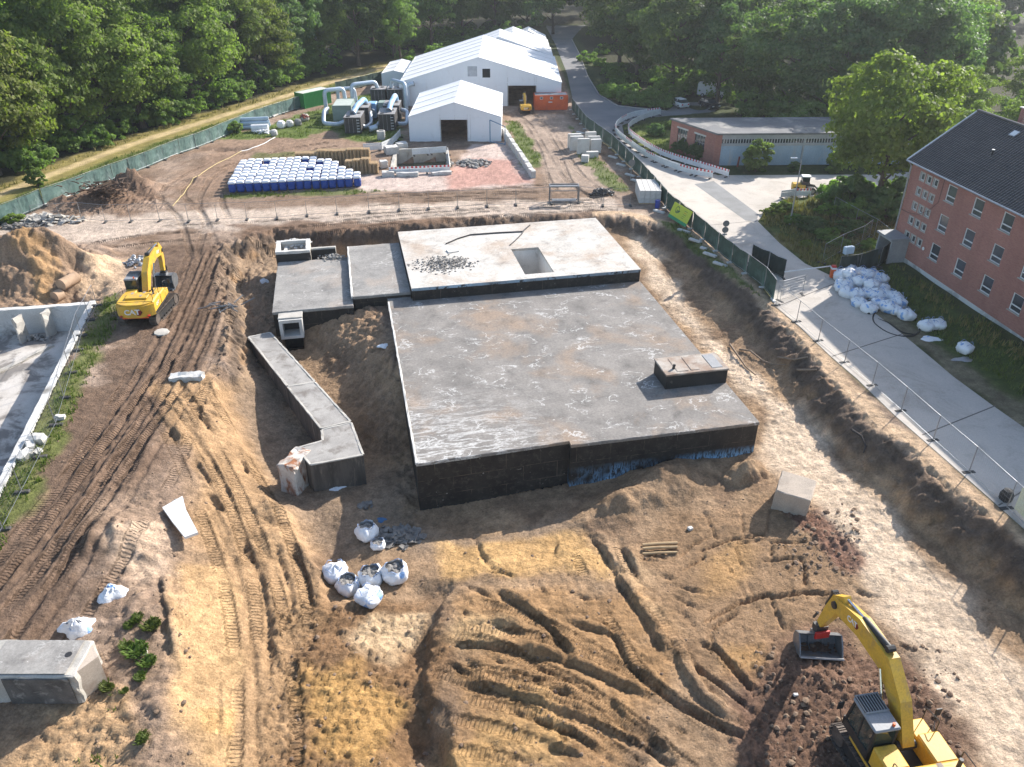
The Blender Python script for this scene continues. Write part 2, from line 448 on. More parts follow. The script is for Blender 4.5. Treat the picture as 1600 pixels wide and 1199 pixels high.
def rough_zone(pts, z, amp, sc, seed, soft=1.5, ridged=False):
    P = px(pts, z); a = np.array(P)
    Wn = win(a[:, 0].min() - 2, a[:, 0].max() + 2, a[:, 1].min() - 2, a[:, 1].max() + 2)
    X, Y = XX[Wn], YY[Wn]
    m = sstep(soft, -soft, sdf(P, X, Y) + 0.8 * fbm(X, Y, 3, 3, seed + 5))
    f = np.zeros_like(X); a_, q = 1.0, sc                     # billowed noise: rounded clods with sharp creases
    for k in range(4):
        f += a_ * (np.abs(perlin(X / q, Y / q, seed + k)) * 2.2 - 0.55); a_ *= 0.62; q *= 0.52
    ZZ[Wn] += amp * m * f

SITE = px([(-300, 480), (0, 345), (200, 268), (500, 152), (600, 128), (640, 86), (850, 60), (880, 120), (905, 190), (1000, 275), (1120, 378), (1210, 478), (1400, 650), (1600, 830), (1900, 1090), (2400, 1600), (2400, 2600), (-900, 2600), (-900, 700)])
sdS = sdf(SITE, XX, YY)
site = sstep(0.6, -0.6, sdS)
ZZ += site * (0.05 * fbm(XX, YY, 3.5, 4, 31) + 0.035 * fbm(XX, YY, 0.8, 3, 41))
# bank erosion gullies
ZZ += BANK * (0.35 * fbm(XX, YY, 1.7, 4, 51) - 0.25 * np.abs(fbm(XX, YY, 0.9, 3, 53)))

# piles, hollows
mound(85, 425, 0, 6.5, 5.0, 3.6, 0.2, seed=2); mound(20, 440, 0, 6.0, 5.0, 3.3, 0.0, seed=3); mound(140, 398, 0, 4.0, 2.5, 1.0, 0.1, seed=4)
mound(-60, 430, 0, 8.0, 6.0, 3.4, 0, seed=6); mound(207, 296, 0, 4.2, 3.6, 2.3, 0, seed=5); mound(165, 312, 0, 4.5, 3.0, 1.2, 0, seed=8); mound(100, 318, 0, 5.0, 2.5, 0.9, 0.2, seed=9)
mound(310, 283, 0, 2.5, 1.6, 0.6, 0, seed=12); mound(120, 462, 0, 4.5, 3.5, -1.5, 0.7, seed=13)
mound(1036, 752, -2.6, 5.0, 2.6, 1.5, 0.5, 1.3, seed=14); mound(965, 795, -2.9, 4.0, 2.2, 0.9, 0.4, seed=15); mound(1165, 742, -2.4, 1.7, 1.0, 1.2, 0.5, 0.7, seed=16)
mound(1290, 1070, -2.9, 5.5, 3.5, 0.45, 0, seed=17); mound(655, 1155, -3.0, 1.6, 2.2, -0.9, 0, 0.8, seed=18); mound(655, 1010, -3.0, 1.2, 2.0, -0.35, 0, 0.9, seed=19)
mound(190, 840, -0.3, 3.6, 2.6, 0.9, 0, seed=20); mound(225, 960, -0.6, 2.6, 3.2, 0.45, 0, seed=22); mound(250, 1110, -1.2, 1.8, 3.0, 0.4, 0, seed=23)
mound(440, 800, -2.6, 1.8, 1.6, 0.7, 0, 0.9, seed=24); mound(435, 850, -2.6, 1.6, 1.4, 0.5, 0.4, 0.9, seed=25); mound(400, 470, -2.2, 2.6, 2.0, 0.5, 0, seed=26); mound(540, 1040, -3.0, 4.0, 3.0, 0.4, 0, seed=27)
mound(355, 234, 0, 4.0, 1.2, -0.9, 0.1, seed=28); mound(300, 245, 0, 6.0, 3.0, 0.6, 0.2, seed=29)
step([(715, 900), (690, 960), (676, 1010), (668, 1080), (695, 1140), (715, 1199), (730, 1260)], -2.9, 0.5, 0.4, 1, 4.0)
step([(330, 610), (345, 650), (372, 690), (395, 745), (440, 800), (488, 870), (500, 930)], -1.8, 0.6, 0.7, -1, 4.0)
# ruts left by the machines in the wet soil
for P, w, d in [([(918, 827), (949, 867), (972, 915), (996, 952), (1020, 989), (1045, 1030)], 0.85, 0.62), ([(966, 838), (980, 868), (999, 911)], 0.7, 0.42), ([(767, 918), (804, 945), (854, 979), (885, 1016), (892, 1040)], 0.75, 0.55),
                ([(875, 975), (922, 986), (962, 999), (979, 1033), (1006, 1056), (1045, 1085), (1090, 1120)], 0.6, 0.42), ([(696, 1006), (780, 1013), (810, 1019), (861, 1029), (905, 1043), (956, 1063), (1026, 1094)], 0.65, 0.5),
                ([(716, 1070), (770, 1073), (821, 1090), (871, 1107), (939, 1131), (999, 1158), (1070, 1199)], 0.95, 0.55), ([(787, 1107), (837, 1124), (890, 1142), (950, 1175)], 0.6, 0.45), ([(845, 1160), (880, 1168), (920, 1178)], 0.7, 0.4), ([(763, 968), (800, 985), (827, 996)], 1.0, 0.4),
                ([(808, 1020), (862, 1032)], 0.9, 0.35), ([(1012, 1150), (1050, 1172)], 0.9, 0.45), ([(860, 1080), (905, 1085)], 0.5, 0.3), ([(950, 1090), (980, 1120)], 0.4, 0.3), ([(740, 815), (752, 850), (768, 885)], 0.6, 0.35), ([(872, 838), (868, 870)], 0.9, 0.35)]:
    groove(P, -2.9, w * 0.9, d * 0.22, 0.2); scarp(P, -2.9, w * 0.75, d * 0.72)
for P, w, d, z in [([(262, 664), (272, 676), (284, 692)], 0.75, 0.5, -0.3), ([(306, 640), (318, 652), (332, 664)], 0.7, 0.45, -0.3), ([(298, 708), (318, 732), (334, 757)], 0.85, 0.55, -0.6), ([(324, 762), (340, 780), (356, 797)], 0.8, 0.5, -0.9), ([(370, 703), (382, 718), (394, 738)], 0.7, 0.5, -1.4),
                   ([(255, 640), (290, 668), (330, 715), (372, 790)], 0.45, 0.22, -0.7), ([(270, 690), (310, 745), (345, 810), (375, 880)], 0.4, 0.2, -1.0), ([(371, 851), (402, 878), (415, 928), (420, 989), (424, 1040)], 0.7, 0.45, -2.0), ([(449, 844), (479, 888), (488, 942)], 0.8, 0.5, -2.4), ([(429, 851), (450, 905), (462, 969)], 0.5, 0.3, -2.3),
                   ([(324, 800), (351, 851), (381, 918), (391, 986), (398, 1070), (400, 1199)], 0.35, 0.2, -1.9), ([(278, 622), (310, 626), (345, 622)], 0.6, 0.35, -0.2), ([(290, 640), (330, 640), (352, 645)], 0.5, 0.3, -0.3), ([(150, 860), (162, 840), (180, 822), (172, 860)], 0.6, 0.45, -0.1),
                   ([(340, 1060), (343, 1110), (338, 1160)], 0.3, 0.15, -1.9), ([(258, 905), (268, 960), (275, 1020)], 0.5, -0.3, -1.0)]:
    groove(P, z, w * 1.0, d * (0.32 if d > 0 else 1), 0.25)
    if d > 0: scarp(P, z, w * .8, d * .55)
# bucket scrapes in the foreground: flat panels with raised edges
for P, w, d in [([(1067, 891), (1104, 869)], .26, .2), ([(1094, 861), (1141, 846), (1198, 839)], .26, .22), ([(1148, 852), (1198, 847)], .2, .14), ([(1202, 851), (1254, 853)], .32, .28), ([(1148, 856), (1161, 888)], .2, .15), ([(1205, 854), (1205, 874)], .2, .16),
                ([(1192, 878), (1249, 874), (1256, 884), (1259, 918)], .26, .22), ([(1149, 943), (1202, 928), (1208, 933), (1262, 927), (1300, 931)], .34, .32), ([(1100, 972), (1149, 945)], .26, .22), ([(1111, 981), (1153, 957)], .24, .2), ([(1153, 957), (1147, 946)], .2, .16), ([(1205, 935), (1225, 982)], .26, .2),
                ([(1094, 1002), (1117, 1009), (1138, 1030), (1181, 1080)], .4, .3), ([(1080, 1033), (1127, 1067), (1171, 1100)], .35, .25), ([(1060, 1002), (1080, 1050), (1100, 1080), (1144, 1114)], .7, -.3), ([(1060, 1094), (1111, 1121), (1158, 1144)], .5, .3), ([(1100, 800), (1121, 844)], .2, .14), ([(1158, 800), (1161, 840)], .2, .12),
                ([(1202, 800), (1198, 837)], .22, .16), ([(1112, 985), (1116, 1008)], .24, .18), ([(1335, 928), (1368, 940)], .26, .2), ([(1402, 1010), (1425, 1022)], .3, .2), ([(1130, 830), (1085, 850), (1060, 870)], .3, .15), ([(1000, 850), (1040, 852), (1060, 862)], .35, .2), ([(1000, 862), (1045, 872)], .3, .2), ([(1165, 905), (1180, 935)], .18, .1), ([(1225, 855), (1228, 872)], .18, .1)]:
    groove(P, -2.7, w, d, 0.35, False, 0.15)
for k in range(46):
    u, v = rng.uniform(1060, 1320), rng.uniform(800, 1000)
    groove([(u, v), (u + rng.uniform(-12, 12), v + rng.uniform(6, 22))], -2.7, 0.18, rng.uniform(0.04, 0.12), 0.3, False)
for k in range(60):
    u, v = rng.uniform(700, 1060), rng.uniform(870, 1190)
    groove([(u, v), (u + rng.uniform(10, 50), v + rng.uniform(2, 24))], -2.9, rng.uniform(0.16, 0.4), rng.uniform(0.05, 0.18), 0.3, False)
# clods and rubble in loosened ground
rough_zone([(420, 960), (500, 930), (620, 930), (690, 960), (660, 1199), (690, 1260), (400, 1260)], -2.9, 0.12, 0.42, 60, 1.0)
rough_zone([(1180, 1010), (1300, 1005), (1420, 1050), (1520, 1199), (1520, 1260), (1120, 1260), (1150, 1100)], -2.9, 0.13, 0.42, 64, 1.0)
rough_zone([(690, 870), (900, 880), (960, 960), (830, 990), (700, 980)], -2.9, 0.05, 0.6, 68, 1.0)
rough_zone([(1230, 800), (1300, 810), (1350, 880), (1320, 900), (1260, 850)], -2.6, 0.15, 0.5, 72, 0.6)
rough_zone([(160, 760), (270, 780), (260, 1199), (140, 1199), (100, 1100), (190, 930)], -0.8, 0.11, 0.9, 76, 1.0)
rough_zone([(340, 400), (430, 380), (430, 560), (360, 600), (345, 520)], -1.5, 0.2, 1.0, 80, 1.0)
rough_zone([(1000, 380), (1220, 480), (1600, 860), (1600, 1080), (1300, 760), (1100, 540)], -1.5, 0.05, 1.1, 84, 1.0)
rough_zone([(60, 1120), (160, 1080), (200, 1260), (0, 1260)], -1.2, 0.10, 0.8, 88, 1.0)
rough_zone([(700, 1040), (1060, 1060), (1100, 1260), (700, 1260)], -2.9, 0.035, 0.5, 92, 1.5)
rough_zone([(1280, 760), (1420, 880), (1600, 1100), (1600, 1199), (1480, 1110), (1300, 900)], -2.4, 0.02, 0.6, 96, 1.0)
rough_zone([(-80, 380), (80, 370), (150, 395), (150, 450), (60, 480), (-80, 480)], 0.5, 0.12, 1.1, 104, 1.0)
rough_zone([(-80, 385), (130, 375), (140, 440), (60, 470), (-80, 470)], 0.5, 0.07, 0.45, 108, 1.0)
rough_zone([(90, 290), (240, 270), (260, 320), (100, 335)], 0.5, 0.2, 0.8, 112, 1.0)
rough_zone([(480, 495), (600, 495), (630, 640), (640, 780), (590, 700), (520, 560)], -1.5, 0.22, 1.3, 116, 0.8)
# crawler tracks
for P, z in [([(352, 392), (322, 470), (285, 560), (215, 660), (140, 770), (55, 890), (-40, 1010)], 0), ([(335, 395), (300, 480), (255, 570), (180, 680), (90, 800), (-20, 940)], 0), ([(318, 395), (268, 500), (222, 600), (150, 720), (60, 850), (-40, 960)], 0), ([(360, 400), (318, 540), (275, 640), (240, 730), (180, 830), (110, 930), (0, 1060)], 0),
             ([(260, 640), (300, 700), (345, 790), (385, 890), (405, 990), (412, 1090), (408, 1210)], -1.6), ([(300, 640), (350, 710), (400, 800), (432, 900), (440, 1000)], -1.9), ([(700, 1012), (800, 1025), (900, 1055), (1010, 1105), (1110, 1170)], -2.9), ([(700, 1085), (800, 1105), (920, 1150), (1010, 1205)], -2.9), ([(690, 1020), (740, 1035), (800, 1060), (900, 1110), (1000, 1180)], -2.9),
             ([(120, 390), (250, 372), (420, 365), (600, 345), (800, 330), (960, 322)], 0), ([(240, 360), (420, 352), (620, 338), (800, 322), (960, 318)], 0), ([(330, 395), (340, 350), (330, 310), (360, 270), (440, 240), (520, 225)], 0), ([(320, 395), (300, 340), (270, 300), (330, 262), (420, 235)], 0), ([(960, 320), (900, 280), (870, 240), (845, 200), (818, 175)], 0), ([(930, 318), (880, 290), (855, 230), (830, 190)], 0),
             ([(600, 310), (760, 300), (900, 292)], 0), ([(560, 318), (700, 308), (860, 305)], 0)]:
    tread(P, z)
for P in [[(700, 960), (780, 985), (880, 1030), (980, 1085), (1080, 1160)], [(720, 1130), (820, 1150), (920, 1190), (980, 1230)], [(930, 860), (965, 930), (1010, 1000), (1060, 1070)]]: tread(P, -2.9, depth=.06)
for P in [[(345, 392), (312, 478), (268, 566), (196, 670), (112, 790), (20, 915)], [(328, 392), (284, 490), (236, 590), (160, 705), (70, 830), (-30, 950)], [(362, 395), (335, 490), (292, 590), (226, 690), (165, 790), (80, 910), (-20, 1030)], [(300, 400), (250, 520), (200, 612), (130, 715), (40, 845)]]:
    groove(P, 0, 0.5, 0.13, 0.5, True, 0.3)
    groove([(u + 14 * (1 + k * .25), v + 3) for k, (u, v) in enumerate(P)], 0, 0.42, 0.10, 0.5, True, 0.3)

# bunker frame (its edges run 11.7 degrees off the picture plane)
BO = Vector((-5.95, 39.98)); BA = math.radians(11.7)
BEX = Vector((math.cos(BA), math.sin(BA))); BEY = Vector((-math.sin(BA), math.cos(BA)))
def BW(lx, ly): p = BO + BEX * lx + BEY * ly; return (p.x, p.y)
def sink(poly, z):
    a = np.array(poly); Wn = win(a[:, 0].min(), a[:, 0].max(), a[:, 1].min(), a[:, 1].max())
    ZZ[Wn] = np.where(inside(poly, XX[Wn], YY[Wn]), np.minimum(ZZ[Wn], z), ZZ[Wn])
for x0, x1, y0, y1 in [(0.3, 22.7, 0.4, 24), (2.3, 22.7, 23.5, 37.6), (-2.7, 2.4, 25, 36.6), (-9.5, -2.6, 24.3, 34.8), (-9.6, -6.9, 34.5, 38.2), (-9.1, -7.5, 22.3, 24.6)]:
    sink([BW(x0, y0), BW(x1, y0), BW(x1, y1), BW(x0, y1)], -3.95)
# cellar ruin at the left: sunken floor inside its walls
RUIN = px([(150, 471), (-6, 788), (-330, 830), (-330, 505)], 0)
sink([RUIN[0], RUIN[1], RUIN[2], RUIN[3]], -2.5)
# basin by the tents
BASIN = px([(612, 266), (702, 262), (698, 236), (618, 240)], 0)
sink(BASIN, -1.6)
ZZ += rng.normal(0, 1, ZZ.shape) * site * (0.008 + 0.016 * sstep(0.3, 1.5, CRESTD) * sstep(-0.3, -1.0, ZZ)) * (np.abs(XX) < 46) * (YY < 70)     # crumbs
# flat beds for the paved areas
ROAD = px([(852, 40), (868, 70), (886, 115), (897, 165), (915, 200), (955, 228), (1003, 275), (1062, 330), (1130, 388), (1190, 432), (1212, 479), (1251, 512), (1297, 556), (1339, 592), (1399, 650), (1500, 738), (1600, 826), (1900, 1080), (2500, 1580),
           (3000, 1500), (2400, 1180), (1900, 860), (1600, 668), (1550, 633), (1490, 589), (1451, 556), (1407, 520), (1352, 478), (1305, 434), (1258, 412), (1218, 380), (1184, 346), (1196, 330), (1222, 313), (1290, 304), (1330, 303), (1440, 303), (1440, 268), (1360, 273), (1122, 274),
           (1085, 262), (1040, 248), (1000, 232), (975, 210), (972, 196), (1000, 184), (1060, 180), (1120, 176), (1125, 160), (1060, 160), (1040, 174), (965, 166), (935, 148), (918, 120), (905, 85), (893, 62), (905, 48), (915, 40)], 0)
sdR = sdf(ROAD, XX, YY)
ZZ = np.where(sdR < 0.6, ZZ * sstep(0, 0.6, sdR) - 0.10 * sstep(0.3, -0.5, sdR), ZZ)
# bed of the big house: grass bank a metre up
HOUSE0 = Vector((36.95, 73.6)); HDIR = Vector((0.141, -0.99)).normalized(); HN = Vector((0.99, 0.141)).normalized()
hs = (XX - HOUSE0.x) * HN.x + (YY - HOUSE0.y) * HN.y
hl = (XX - HOUSE0.x) * HDIR.x + (YY - HOUSE0.y) * HDIR.y
ZZ += 0.85 * sstep(-5.0, -0.8, hs) * sstep(-4, 4, hl) * (hs < 30) * sstep(0.5, 2.0, sdR)
# wood ground rises a little beyond the path on the left, rolls on the right
far = sstep(0, 30, sdS)
ZZ += far * 0.25 * fbm(XX, YY, 14, 3, 101)

def hz(x, y):
    i = int(np.clip(np.searchsorted(xs, x) - 1, 0, NX - 2)); j = int(np.clip(np.searchsorted(ys, y) - 1, 0, NY - 2))
    a = min(max((x - xs[i]) / (xs[i + 1] - xs[i]), 0), 1); b = min(max((y - ys[j]) / (ys[j + 1] - ys[j]), 0), 1)
    return float((ZZ[j, i] * (1 - a) + ZZ[j, i + 1] * a) * (1 - b) + (ZZ[j + 1, i] * (1 - a) + ZZ[j + 1, i + 1] * a) * b)
def GH(u, v, z=0.0):
    """site point seen at u,v, dropped on the terrain"""
    for _ in range(6):
        p = G(u, v, z); z = 0.5 * z + 0.5 * hz(p.x, p.y)
    p = G(u, v, z); p.z = hz(p.x, p.y); return p

# --- soil colours (dry earth tones, mapped by zones outlined in image pixels)
CC = np.zeros((NY, NX, 3)); CC[:] = (0.060, 0.075, 0.028)
def paint(mask, c, k=1.0, W=None):
    W = W or (slice(None), slice(None)); m = (mask * k)[..., None]
    CC[W] = CC[W] * (1 - m) + np.array(c) * m
def zone(pts, z, c, soft=0.8, na=1.2, k=1.0, seed=200, sc=4.0):
    P = px(pts, z); a = np.array(P); r = soft + na * 2
    Wn = win(a[:, 0].min() - r, a[:, 0].max() + r, a[:, 1].min() - r, a[:, 1].max() + r)
    X, Y = XX[Wn], YY[Wn]
    d = sdf(P, X, Y) + na * fbm(X, Y, sc, 4, seed)
    paint(sstep(soft, -soft, d), c, k, Wn)
paint(sstep(2.0, 6.0, sdS) * (XX < 0), (0.045, 0.042, 0.022), 0.95); paint((XX > 18) * sstep(2, 5, sdR) * sstep(112, 122, YY), (0.045, 0.045, 0.022), 0.9); paint(sstep(200, 206, YY) * sstep(1, 3, sdR), (0.04, 0.038, 0.02), 0.95)
SAND, PALE, GOLD, ORNG = (0.44, 0.335, 0.235), (0.54, 0.44, 0.33), (0.40, 0.255, 0.125), (0.42, 0.225, 0.085)
BROWN, DARK, DUST, RED = (0.185, 0.125, 0.083), (0.105, 0.075, 0.054), (0.36, 0.285, 0.22), (0.27, 0.135, 0.095)
GRASS, DRY = (0.085, 0.13, 0.03), (0.30, 0.25, 0.10)
paint(site, (0.245, 0.182, 0.135))
paint(site * sstep(-0.1, 0.5, fbm(XX, YY, 9, 4, 210)), (0.335, 0.265, 0.208), 0.7)
paint(site * sstep(0.0, 0.5, fbm(XX, YY, 4, 4, 215)), BROWN, 0.6)
zone([(-300, 420), (0, 358), (150, 338), (430, 324), (960, 308), (985, 335), (700, 340), (430, 356), (250, 362), (0, 400), (-300, 470)], 0, (0.46, 0.39, 0.32), 0.8, 1.2, 0.85, 220)
zone([(560, 275), (710, 268), (735, 225), (800, 222), (830, 262), (830, 290), (690, 298), (560, 300)], 0, (0.50, 0.42, 0.37), 0.6, 0.8, 0.8, 222)
zone([(690, 275), (740, 248), (800, 250), (830, 285), (700, 296)], 0, (0.40, 0.235, 0.19), 0.8, 0.8, 0.85, 224)
zone([(800, 180), (880, 178), (900, 200), (905, 240), (960, 300), (860, 300), (830, 230)], 0, (0.33, 0.265, 0.21), 0.8, 0.8, 0.8, 226)
zone([(430, 305), (960, 296), (960, 308), (430, 322)], 0, (0.21, 0.15, 0.105), 0.8, 1.0, 0.8, 228)
zone([(360, 352), (960, 330), (960, 338), (620, 356), (400, 380)], 0, (0.165, 0.11, 0.075), 0.6, 1.0, 0.85, 230)
zone([(330, 200), (480, 195), (600, 220), (560, 240), (430, 245), (340, 300), (240, 300), (330, 240)], 0, (0.27, 0.19, 0.135), 1.0, 1.4, 0.7, 232)
zone([(235, 385), (360, 375), (345, 480), (330, 560), (280, 640), (200, 830), (40, 1010), (-80, 1010), (-80, 900), (60, 700), (150, 600), (200, 520)], 0, (0.15, 0.105, 0.075), 0.9, 1.2, 0.93, 234)
zone([(-60, 380), (80, 372), (150, 395), (140, 450), (60, 470), (-60, 470)], 1, (0.27, 0.195, 0.135), 0.8, 1.2, 0.9, 236)
zone([(140, 420), (200, 405), (195, 450), (165, 470), (110, 470)], 0, (0.48, 0.36, 0.245), 0.5, 0.6, 0.85, 238)
zone([(25, 405), (60, 390), (85, 415), (50, 430)], 2, GOLD, 0.6, 1.4, 0.6, 240, 2.0)
zone([(160, 280), (240, 275), (250, 310), (150, 330), (90, 325)], 0, (0.17, 0.115, 0.08), 0.6, 1.0, 0.8, 241)
# the dig
CD = CRESTD; pit = sstep(0.2, 1.2, CD)
paint(pit * sstep(-0.3, -1.2, ZZ), (0.29, 0.205, 0.13), 0.9)
paint(pit * sstep(-0.3, -1.2, ZZ) * sstep(0.05, 0.6, fbm(XX, YY, 5, 5, 250)), (0.40, 0.285, 0.18), 0.6)
paint(pit * sstep(-0.3, -1.2, ZZ) * sstep(0.1, 0.6, fbm(XX, YY, 3, 5, 252)), BROWN, 0.55)
zone([(350, 420), (430, 400), (440, 520), (400, 540), (500, 700), (640, 720), (660, 800), (720, 830), (880, 800), (880, 830), (640, 850), (500, 830), (400, 740), (370, 620)], -2.6, (0.27, 0.205, 0.145), 0.8, 1.0, 0.8, 254)
zone([(545, 490), (600, 500), (625, 640), (600, 680), (560, 590), (500, 510)], -1.2, (0.31, 0.22, 0.145), 0.8, 1.2, 0.8, 256)
zone([(975, 372), (1000, 365), (1040, 430), (1120, 540), (1215, 625), (1300, 700), (1420, 840), (1520, 960), (1640, 1090), (1640, 1240), (1540, 1170), (1480, 1100), (1390, 960), (1300, 840), (1200, 725), (1190, 640), (1000, 425)], -2.2, PALE, 0.8, 1.0, 0.92, 258)
zone([(1060, 800), (1230, 800), (1300, 900), (1350, 960), (1250, 1000), (1130, 1110), (1040, 1000), (990, 880)], -2.7, (0.265, 0.18, 0.11), 0.9, 1.4, 0.9, 260)
zone([(1095, 860), (1150, 855), (1160, 900), (1100, 930)], -2.7, GOLD, 0.8, 1.0, 0.7, 262); zone([(1150, 1010), (1200, 1000), (1190, 1060), (1140, 1050)], -2.7, GOLD, 0.5, 0.8, 0.8, 264)
zone([(1180, 1005), (1290, 1000), (1420, 1045), (1520, 1180), (1540, 1300), (1100, 1300), (1140, 1110)], -2.9, (0.165, 0.105, 0.075), 0.7, 1.2, 0.92, 266)
zone([(1235, 800), (1290, 805), (1345, 875), (1330, 900), (1270, 850)], -2.6, (0.20, 0.115, 0.085), 0.5, 0.9, 0.85, 268)
zone([(690, 835), (880, 835), (950, 860), (960, 900), (880, 880), (800, 910), (700, 890)], -2.9, (0.47, 0.31, 0.15), 0.7, 1.0, 0.85, 270)
zone([(700, 930), (1000, 930), (1060, 1060), (980, 1199), (700, 1199)], -2.9, (0.30, 0.19, 0.10), 1.2, 1.8, 0.8, 272); zone([(1000, 900), (1050, 980), (1010, 960), (960, 900)], -2.9, (0.42, 0.30, 0.18), 0.8, 1.0, 0.8, 273)
zone([(720, 1110), (830, 1110), (870, 1199), (700, 1199)], -2.9, (0.44, 0.29, 0.14), 0.8, 1.4, 0.7, 274); zone([(730, 950), (800, 970), (780, 1010), (700, 1000)], -2.9, (0.42, 0.30, 0.17), 0.6, 0.9, 0.7, 275)
zone([(420, 930), (520, 935), (660, 930), (690, 1000), (660, 1199), (690, 1260), (400, 1260), (420, 1080)], -2.9, (0.20, 0.125, 0.07), 0.8, 1.2, 0.9, 276); zone([(470, 1040), (560, 1010), (600, 1100), (560, 1199), (460, 1199)], -2.9, (0.44, 0.28, 0.12), 0.9, 2.0, 0.75, 277)
zone([(590, 960), (660, 950), (650, 1000), (560, 1020)], -3.0, (0.52, 0.40, 0.26), 0.6, 1.2, 0.8, 278)
zone([(240, 640), (340, 600), (400, 690), (450, 790), (495, 880), (480, 990), (420, 1199), (300, 1199), (320, 900), (300, 760)], -1.5, (0.345, 0.235, 0.138), 0.9, 1.2, 0.9, 280)
zone([(268, 890), (350, 880), (372, 960), (372, 1199), (275, 1199)], -1.6, (0.46, 0.315, 0.175), 0.4, 0.6, 0.85, 282); zone([(310, 1110), (362, 1100), (360, 1140), (318, 1140)], -1.8, (0.52, 0.34, 0.17), 0.15, 0.15, 0.9, 283)
zone([(150, 800), (270, 780), (275, 1199), (130, 1199), (90, 1120), (200, 930)], -0.8, (0.28, 0.21, 0.155), 0.8, 1.0, 0.85, 284); zone([(170, 840), (260, 800), (280, 880), (200, 900)], 0, (0.42, 0.325, 0.24), 0.5, 1.0, 0.8, 285)
zone([(60, 1100), (200, 1080), (230, 1260), (0, 1260)], -1.2, (0.42, 0.29, 0.17), 0.6, 1.0, 0.85, 286)
# humus layer along the top of the cut, orange subsoil below
hum = BANK * sstep(-1.75, -0.7, ZZ + 0.5 * fbm(XX, YY, 2.2, 4, 290)) * sstep(-0.1, 0.4, CD)
paint(hum, (0.12, 0.092, 0.07), 0.9)
paint(BANK * sstep(-0.1, 0.4, CD) * (1 - hum) * sstep(-0.1, 0.4, fbm(XX, YY, 3.0, 4, 292)), (0.36, 0.225, 0.12), 0.7)
paint(sstep(-1.9, -1.3, CD) * sstep(0.25, -0.25, CD + 0.2 * fbm(XX, YY, 1.4, 3, 294)) * (XX > 9) * site, (0.47, 0.35, 0.235), 0.9)
# grass, verge, path
gn = fbm(XX, YY, 3.0, 4, 300)
zone([(-300, 420), (0, 300), (200, 225), (500, 130), (640, 92), (640, 105), (500, 152), (200, 268), (0, 345), (-300, 480)], 0, (0.115, 0.14, 0.04), 0.8, 1.0, 0.9, 302)
zone([(-300, 405), (0, 288), (200, 213), (500, 123), (640, 86), (640, 98), (500, 139), (200, 240), (0, 318), (-300, 445)], 0, DRY, 0.7, 1.0, 0.85, 304)
zone([(-300, 417), (0, 300), (200, 224), (500, 131), (640, 92), (640, 95.5), (500, 136), (200, 231), (0, 308), (-300, 430)], 0, (0.47, 0.37, 0.22), 0.4, 0.35, 0.95, 306)
zone([(340, 215), (440, 190), (560, 150), (625, 140), (625, 225), (560, 222), (520, 205), (470, 215), (400, 218)], 0, (0.10, 0.15, 0.035), 0.6, 1.4, 0.9, 308)
zone([(790, 190), (810, 190), (845, 245), (840, 262), (815, 258)], 0, GRASS, 0.3, 0.8, 0.8, 310); zone([(890, 195), (930, 240), (985, 300), (960, 300), (905, 250)], 0, GRASS, 0.3, 1.2, 0.75, 312)
zone([(350, 303), (560, 296), (620, 298), (560, 303), (350, 310)], 0, GRASS, 0.3, 0.7, 0.7, 314); zone([(400, 240), (560, 232), (560, 238), (400, 250)], 0, GRASS, 0.4, 0.8, 0.6, 315)
zone([(150, 480), (180, 455), (190, 500), (150, 560), (120, 640), (70, 740), (20, 830), (-60, 960), (-60, 830), (60, 640), (120, 540)], 0, (0.13, 0.155, 0.05), 0.4, 0.9, 0.85, 316)
zone([(1030, 345), (1060, 350), (1120, 400), (1200, 470), (1180, 460), (1110, 405), (1050, 362)], 0, GRASS, 0.3, 0.5, 0.75, 318)
zone([(1185, 346), (1225, 312), (1300, 300), (1440, 300), (1440, 400), (1310, 430), (1260, 412)], 0, (0.10, 0.12, 0.04), 0.5, 0.8, 0.9, 320); zone([(1195, 350), (1240, 380), (1290, 410), (1260, 410), (1215, 378)], 0, (0.24, 0.19, 0.09), 0.5, 0.8, 0.7, 322)
zone([(1380, 470), (1480, 545), (1600, 620), (1800, 760), (1800, 800), (1600, 672), (1450, 558), (1350, 480)], 0, (0.22, 0.19, 0.13), 0.5, 0.7, 0.9, 324); zone([(1390, 420), (1600, 560), (1600, 620), (1480, 540), (1380, 465)], 0.5, (0.07, 0.10, 0.03), 0.5, 0.6, 0.9, 326)
zone([(975, 200), (1055, 186), (1055, 235), (1110, 262), (1040, 245), (1000, 230)], 0, (0.16, 0.19, 0.05), 0.3, 0.6, 0.9, 328)
fine = 1.0 + 0.24 * fbm(XX, YY, 0.55, 3, 340) + 0.2 * fbm(XX, YY, 2.2, 4, 344)
lum = CC.mean(-1, keepdims=True); CC = lum + (CC - lum) * 1.12
CC *= (0.86 + 0.14 * sstep(0.17, 0.40, lum)) * fine[..., None] * np.where(site[..., None] > .5, np.array([1.13, 1.10, 1.10]), 1.0); CC = np.clip(CC, 0.01, 0.75)

